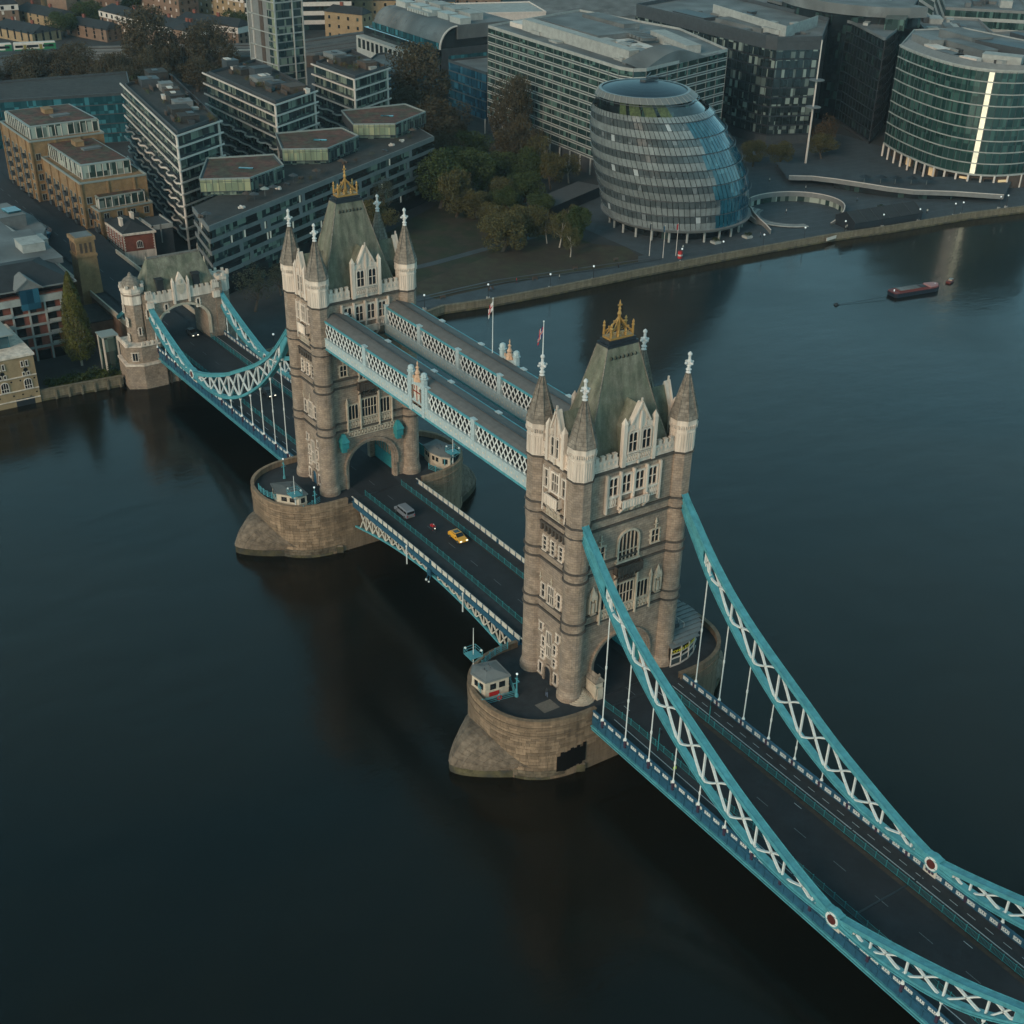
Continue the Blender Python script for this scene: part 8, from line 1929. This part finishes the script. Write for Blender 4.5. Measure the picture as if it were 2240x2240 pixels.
t, _ = cabin('control_cabin', 'low stone control cabin on the left of the far pier', ccw([(-40.0, -20.2), (-36.2, -21.0), (-32.6, -18.0), (-32.8, -16.2), (-38.6, -16.2)]), 2.9, (0, 0, 0))
t, _ = cabin('control_cabin', 'low stone cabin on the right end of the far pier', ccw([(-39.0, 14.6), (-36, 14.2), (-33.2, 14.9), (-31.6, 16.4), (-35, 19.4), (-40, 18.2)]), 2.9, (0, 0, 0))
P('green_door', MB().box(-43.5, -39.2, 15.0, 15.15, 0, 2.5), 'teal2', t)
def mast(label, loc, h, arms=True):
    t = TH('signal_mast', label, 'signal mast', loc, group='turquoise signal masts and poles on the piers'); P('pole', MB().tube((0, 0, 0), (0, 0, h), .11, .05), 'white', t)
    if arms:
        P('platform', MB().box(-1.1, 1.1, -1.1, 1.1, h*.46, h*.46+.1), 'teal', t); m = MB()
        for x in (-1.1, 1.1):
            for z in (.6, 1.1): m.bar((x, -1.1, h*.46+z), (x, 1.1, h*.46+z), .06); m.bar((-1.1, x, h*.46+z), (1.1, x, h*.46+z), .06)
            for y in (-1.1, 1.1): m.bar((x, y, h*.46), (x, y, h*.46+1.1), .06); m.bar((x, y, h*.46), (0, 0, h*.3), .07)
        P('platform_rail', m, 'teal', t); P('signal_lamp', MB().ball((-1.0, -.9, h*.46+1.1), .22, n=8, k=5), 'white', t); P('signal_lamp', MB().ball((1.0, .9, h*.46+1.1), .22, n=8, k=5), 'white', t)
    return t
mast('signal mast with railed turquoise platform behind the near pier cabin', (33.6, -19.6, 0), 9.6); mast('signal mast with railed turquoise platform on the left of the far pier', (-33.0, -18.6, 0), 7.5); mast('signal mast with railed turquoise platform on the right end of the far pier', (-31.8, 17.2, 0), 8.5)
def pier_lamp(label, loc):
    t = TH('pier_lamp', label, 'lamp', loc, group='turquoise lamps on the piers'); P('post', MB().lathe([(.34, 0), (.3, .4), (.16, .7), (.11, 3.4), (.2, 3.5)], 8), 'teal', t); P('arm', MB().bar((-.5, 0, 3.3), (.5, 0, 3.3), .12).bar((0, -.5, 2.7), (0, .5, 2.7), .12), 'teal', t); P('globe', MB().ball((0, 0, 4.4), .2, n=8, k=6), 'lamp', t); P('stem', MB().tube((0, 0, 3.4), (0, 0, 4.2), .05), 'teal', t)
pier_lamp('turquoise lamp post at the corner of the near pier fence', (41.8, -16.6, 0)); pier_lamp('turquoise lamp post beside the far pier cabin', (-46.5, -14.5, 0)); pier_lamp('turquoise lamp post by the fence of the far pier', (-32.0, -14.8, 0))
def fence(label, pts, z=0, h=1.15, solid=False):
    t = TH('pier_fence', label, 'fence', (pts[0][0], pts[0][1], z), group='turquoise fences on the piers'); o = pts[0]; q = [(x-o[0], y-o[1]) for x, y in pts]
    for z_ in (.15, .5, .85, 1.15): m = MB(); m.sweep([(x, y, z_) for x, y in q], .07, .08); P('rail', m, 'teal', t)
    for i, (a, b) in enumerate(zip(q, q[1:])):
        n = max(1, int(hypot(b[0]-a[0], b[1]-a[1])/1.6))
        for k in range(n): P('post', MB().lathe([(.1, 0), (.09, 1.2), (.15, 1.3), (.02, 1.45)], 6), 'teal', t, loc=(a[0]+(b[0]-a[0])*k/n, a[1]+(b[1]-a[1])*k/n, 0))
    return t
t = fence('turquoise fence with lifebuoy beside the near pier cabin', [(41.0, -22.6), (41.3, -19.6), (41.7, -16.7), (38.6, -15.6), (36.5, -15.5)])
m = MB(); n = 14
for i in range(n): a, b = 2*pi*i/n, 2*pi*(i+1)/n; m.tube((.42, 3.0+.36*cos(a), .7+.36*sin(a)), (.42, 3.0+.36*cos(b), .7+.36*sin(b)), .09, .09, 6)
o = P('lifebuoy', m, 'red', t)
arc_ = [(T0+9.9*cos(a)*1.0, -10.5+sin(a)*11.6) for a in [radians(184+i*7) for i in range(12)]]
fence('curved turquoise rail along the left edge of the near pier', arc_, 1.2)
arc_ = [(-T0+10.0*cos(a), -10.5+sin(a)*11.6) for a in [radians(262+i*7) for i in range(10)]]
fence('curved turquoise rail in front of the far pier cabin', arc_, 1.2)
fence('turquoise fence beside the far pier cabin', [(-31.5, -17.6), (-32.5, -15.2), (-33.5, -13.0)]); fence('turquoise fence on the right end of the far pier', [(-34.4, 12.9), (-32.6, 13.4), (-30.9, 14.2)])
fence('curved turquoise rail on the right end of the far pier', [(-T0+10.0*cos(a), 10.5+sin(a)*11.4) for a in [radians(25+i*7) for i in range(8)]], 1.2)
# round visitor building on the near pier
t = TH('visitor_pavilion', 'small round fronted pavilion with grey ribbed roof and yellow lettering on the near pier', 'pavilion', (T0, 0, 0))
ar = [(8.3*cos(a)*.92, 10.6+8.6*sin(a)) for a in [radians(-8+i*14) for i in range(14)]]; ar = ar[:]+[(-6, 11.6)]
m = MB(); m.prism(ar, 0, 3.6); P('wall', m, 'g_black', t); cc = (0, 13)
m = MB(); m.prism(ar, 3.6, 4.2, sc=1.1, c=cc); P('eaves', m, 'roofgrey', t)
for i in range(15):
    x = -7.8+i*1.08; ym = 10.6+9.2*sqrt(max(.02, 1-(x/8.6)**2)); P('roof_rib', MB().bar((x, 10.2, 4.35), (x, ym, 4.3), .82, .12), 'roofgrey', t)
m = MB(); m.box(-2, 4, 11.5, 14, 4.4, 5.2); P('roof_plant', m, 'dgrey', t); m = MB()
for k in range(6): m.bar((-2.4+k*1.4, 14.5, 4.4), (-2.4+k*1.4, 14.5, 5.4), .06)
m.bar((-2.4, 14.5, 5.4), (4.6, 14.5, 5.4), .06); P('roof_rail', m, 'slab', t)
for i in range(4):
    a, b = ar[i], ar[i+1]; L = hypot(b[0]-a[0], b[1]-a[1]); f = Face((a[0], a[1], 0), atan2(b[1]-a[1], b[0]-a[0]), t)
    P('window_frame', f.mb().box(0, .14, -.2, 0, 0, 3.6).box(0, L, -.2, 0, 1.5, 1.64).box(0, L, -.2, 0, 0, .3).box(0, L, -.2, 0, 2.4, 2.46), 'slab', t)
    P('window', f.mb().box(.16, L-.02, -.1, 0, .3, 1.5), 'g_hall', t)
def text(body, size, mtl, parent, loc, rot, name='lettering'):
    c_ = bpy.data.curves.new(name, 'FONT'); c_.body = body; c_.size = size; c_.extrude = .02; c_.align_x = 'CENTER'; c_.materials.append(M[mtl]); o = bpy.data.objects.new(name, c_); C.objects.link(o); bpy.context.view_layer.update(); me_ = bpy.data.meshes.new_from_object(o); bpy.data.objects.remove(o); o = bpy.data.objects.new(name, me_); C.objects.link(o); o.parent = parent; o.location = loc; o.rotation_euler = rot; return o
for i, s_ in enumerate((('COME', 1), ('& EX', 1), ('PLORE', 1))):
    a, b = ar[i], ar[i+1]; an = atan2(b[1]-a[1], b[0]-a[0]); f = Face((a[0], a[1], 0), an, t)
    text(s_[0], .82, 'yellow', t, f.p(hypot(b[0]-a[0], b[1]-a[1])/2, 2.6, .16), (pi/2, 0, an))
# signs and lamp standards on the near span
for i, (x, y, lb) in enumerate([(64.6, -6.0, 'left'), (63.5, 5.2, 'right')]):
    t = TH('traffic_signal', 'slim turquoise signal post on the %s guard rail of the near span' % lb, 'signal post', (x, y, zd(x)), group='signal posts on the near span'); P('post', MB().tube((0, 0, 0), (0, 0, 4.4), .08), 'teal2', t); P('signal_head', MB().box(.1, .4, -.15, .15, 3.5, 4.3), 'black', t)
R = random.Random(8)
for i, (x, y, h, r_, k, lb) in enumerate([(-478, 76, 15, 9, 'brown', 'brown tree wedged between the first two below the train'), (-446, 92, 16, 9, 'brown', 'brown tree in the gap right of the second one below the train'), (-436, 70, 13, 8, 'brown', 'low brown tree nearest the teal office roof'), (-428, 96, 14, 8, 'brown', 'low brown tree right of the lowest one'), (-460, 134, 22, 11, 'brown', 'brown tree filling the gap left of the slim tower'), (-440, 52, 13, 8, 'brown', 'low brown tree at the left end of the teal office roof'),
    (-285, 172, 20, 9, 'brown', 'brown tree at the right foot of the very tall one'), (-292, 150, 18, 9, 'brown', 'brown tree at the left foot of the very tall one'), (-240, 150, 14, 8, 'green', 'dark green tree behind the rounded green ones'), (-232, 137, 13, 7, 'green', 'dark green tree squeezed between the two rounded ones'), (-250, 178, 17, 8, 'brown', 'brown green tree left of the white trunked birch'), (-228, 172, 12, 6, 'green', 'green tree under the birch with forked trunk'),
    (-212, 148, 9, 6, 'olive', 'olive tree low behind the small dark green one'), (-203, 133, 10, 6, 'olive', 'olive tree right of the one before the rounded green tree'), (-176, 126, 11, 6.5, 'olive', 'olive tree joining the two broad ones'), (-163, 144, 9, 4, 'green', 'dark green tree between the plaza edge birches')]): tree(k, lb, x, y, h, r_, h*.5, group='trees in the riverside park' if y > 125 and x > -300 else 'brown trees along the viaduct')

def bench_mesh():
    m = MB(); m.box(-.9, .9, -.22, .22, .42, .5); m.box(-.9, .9, .2, .28, .5, .9); m.box(-.8, -.7, -.2, .25, 0, .42); m.box(.7, .8, -.2, .25, 0, .42); return m.mesh('bench', 'timber')
BM = bench_mesh()
for i in range(5):
    o = P('bench', BM, loc=(-141.5+1.2*sin(i*1.3), 82+i*16.2, GZ+.06), rz=1.5); TAG(o, 'wooden bench on the riverside walk '+('between the first two lamps', 'beyond the second lamp', 'beyond the third lamp', 'beyond the fourth lamp', 'just left of the red kiosk')[i], 'bench', 'benches on the riverside walk')
for i, (x, y, c1, w_) in enumerate([(-139, 97, 'denim', 'in blue by the second bench'), (-141.5, 108, 'redclo', 'in red by the kerb'), (-136.5, 143, 'black', 'in dark clothes near the fourth lamp'), (-140, 172, 'paleclo', 'in a pale coat before the hall'), (-137, 203, 'denim', 'in blue right of the hall'), (-133, 262, 'black', 'in dark clothes behind the marquee'), (-185, 252, 'paleclo', 'in a pale coat near the yellow trees'), (-186, 205, 'black', 'in dark clothes left of the ring wall'), (-127, 273, 'paleclo', 'in a pale coat right of the marquee'), (-150, 262, 'denim', 'in blue behind the amphitheatre')]): person('walker '+w_, (x, y, GZ+.06), i*1.1, c1, 'black')

# paving joints and drains on the plaza, planters and bins along the walk
m = MB()
for i in range(22): x = -226+i*4.2; m.quad((x, 205-i*1.9 if x > -212 else 212, GZ+.053), (x+.18, 205-i*1.9 if x > -212 else 212, GZ+.053), (x+14.2, 322, GZ+.053), (x+14.0, 322, GZ+.053))
ST('paving_band', m, 'concrete_dim')
for i, (x, y, lb) in enumerate([(-140, 186, 'in front of the hall lobby'), (-139, 199, 'right of the hall flagpoles'), (-190, 240, 'behind the sweeping ramp wall'), (-198, 248, 'by the tall mast path'), (-139, 262, 'near the marquee gable'), (-215, 232, 'beside the dark office entrance')]):
    t = TH('planter', 'square stone planter with low shrub '+lb, 'planter', (x, y, GZ+.05)); P('box', MB().box(-1.3, 1.3, -1.3, 1.3, 0, .7), 'concrete', t); b = MB(); R = random.Random(i)
    for k in range(160): a = R.uniform(0, 6.28); rr = R.uniform(0, 1.3); z = .7+R.uniform(0, .9); b.add([(rr*cos(a), rr*sin(a), z), (rr*cos(a)+.25, rr*sin(a)+.1, z+.25), (rr*cos(a)+.1, rr*sin(a)+.3, z)], [(0,1,2)])
    P('shrub', b, 'leaf_green', t)
# thin air over the whole place
hb = MB(); hb.box(-1200, 260, -950, 1150, WATER-1.2, 133); o = P('haze', hb, 'dgrey', kind='stuff'); o.data.materials.clear()
hm_ = bpy.data.materials.new('pale dusk haze'); hm_.use_nodes = True; N = hm_.node_tree.nodes; N.remove(N['Principled BSDF']); pv = N.new('ShaderNodeVolumePrincipled'); pv.inputs['Color'].default_value = (.80, .92, 1.0, 1); pv.inputs['Density'].default_value = 0.00006; pv.inputs['Anisotropy'].default_value = 0.2
hm_.node_tree.links.new(pv.outputs[0], N['Material Output'].inputs['Volume']); o.data.materials.append(hm_)
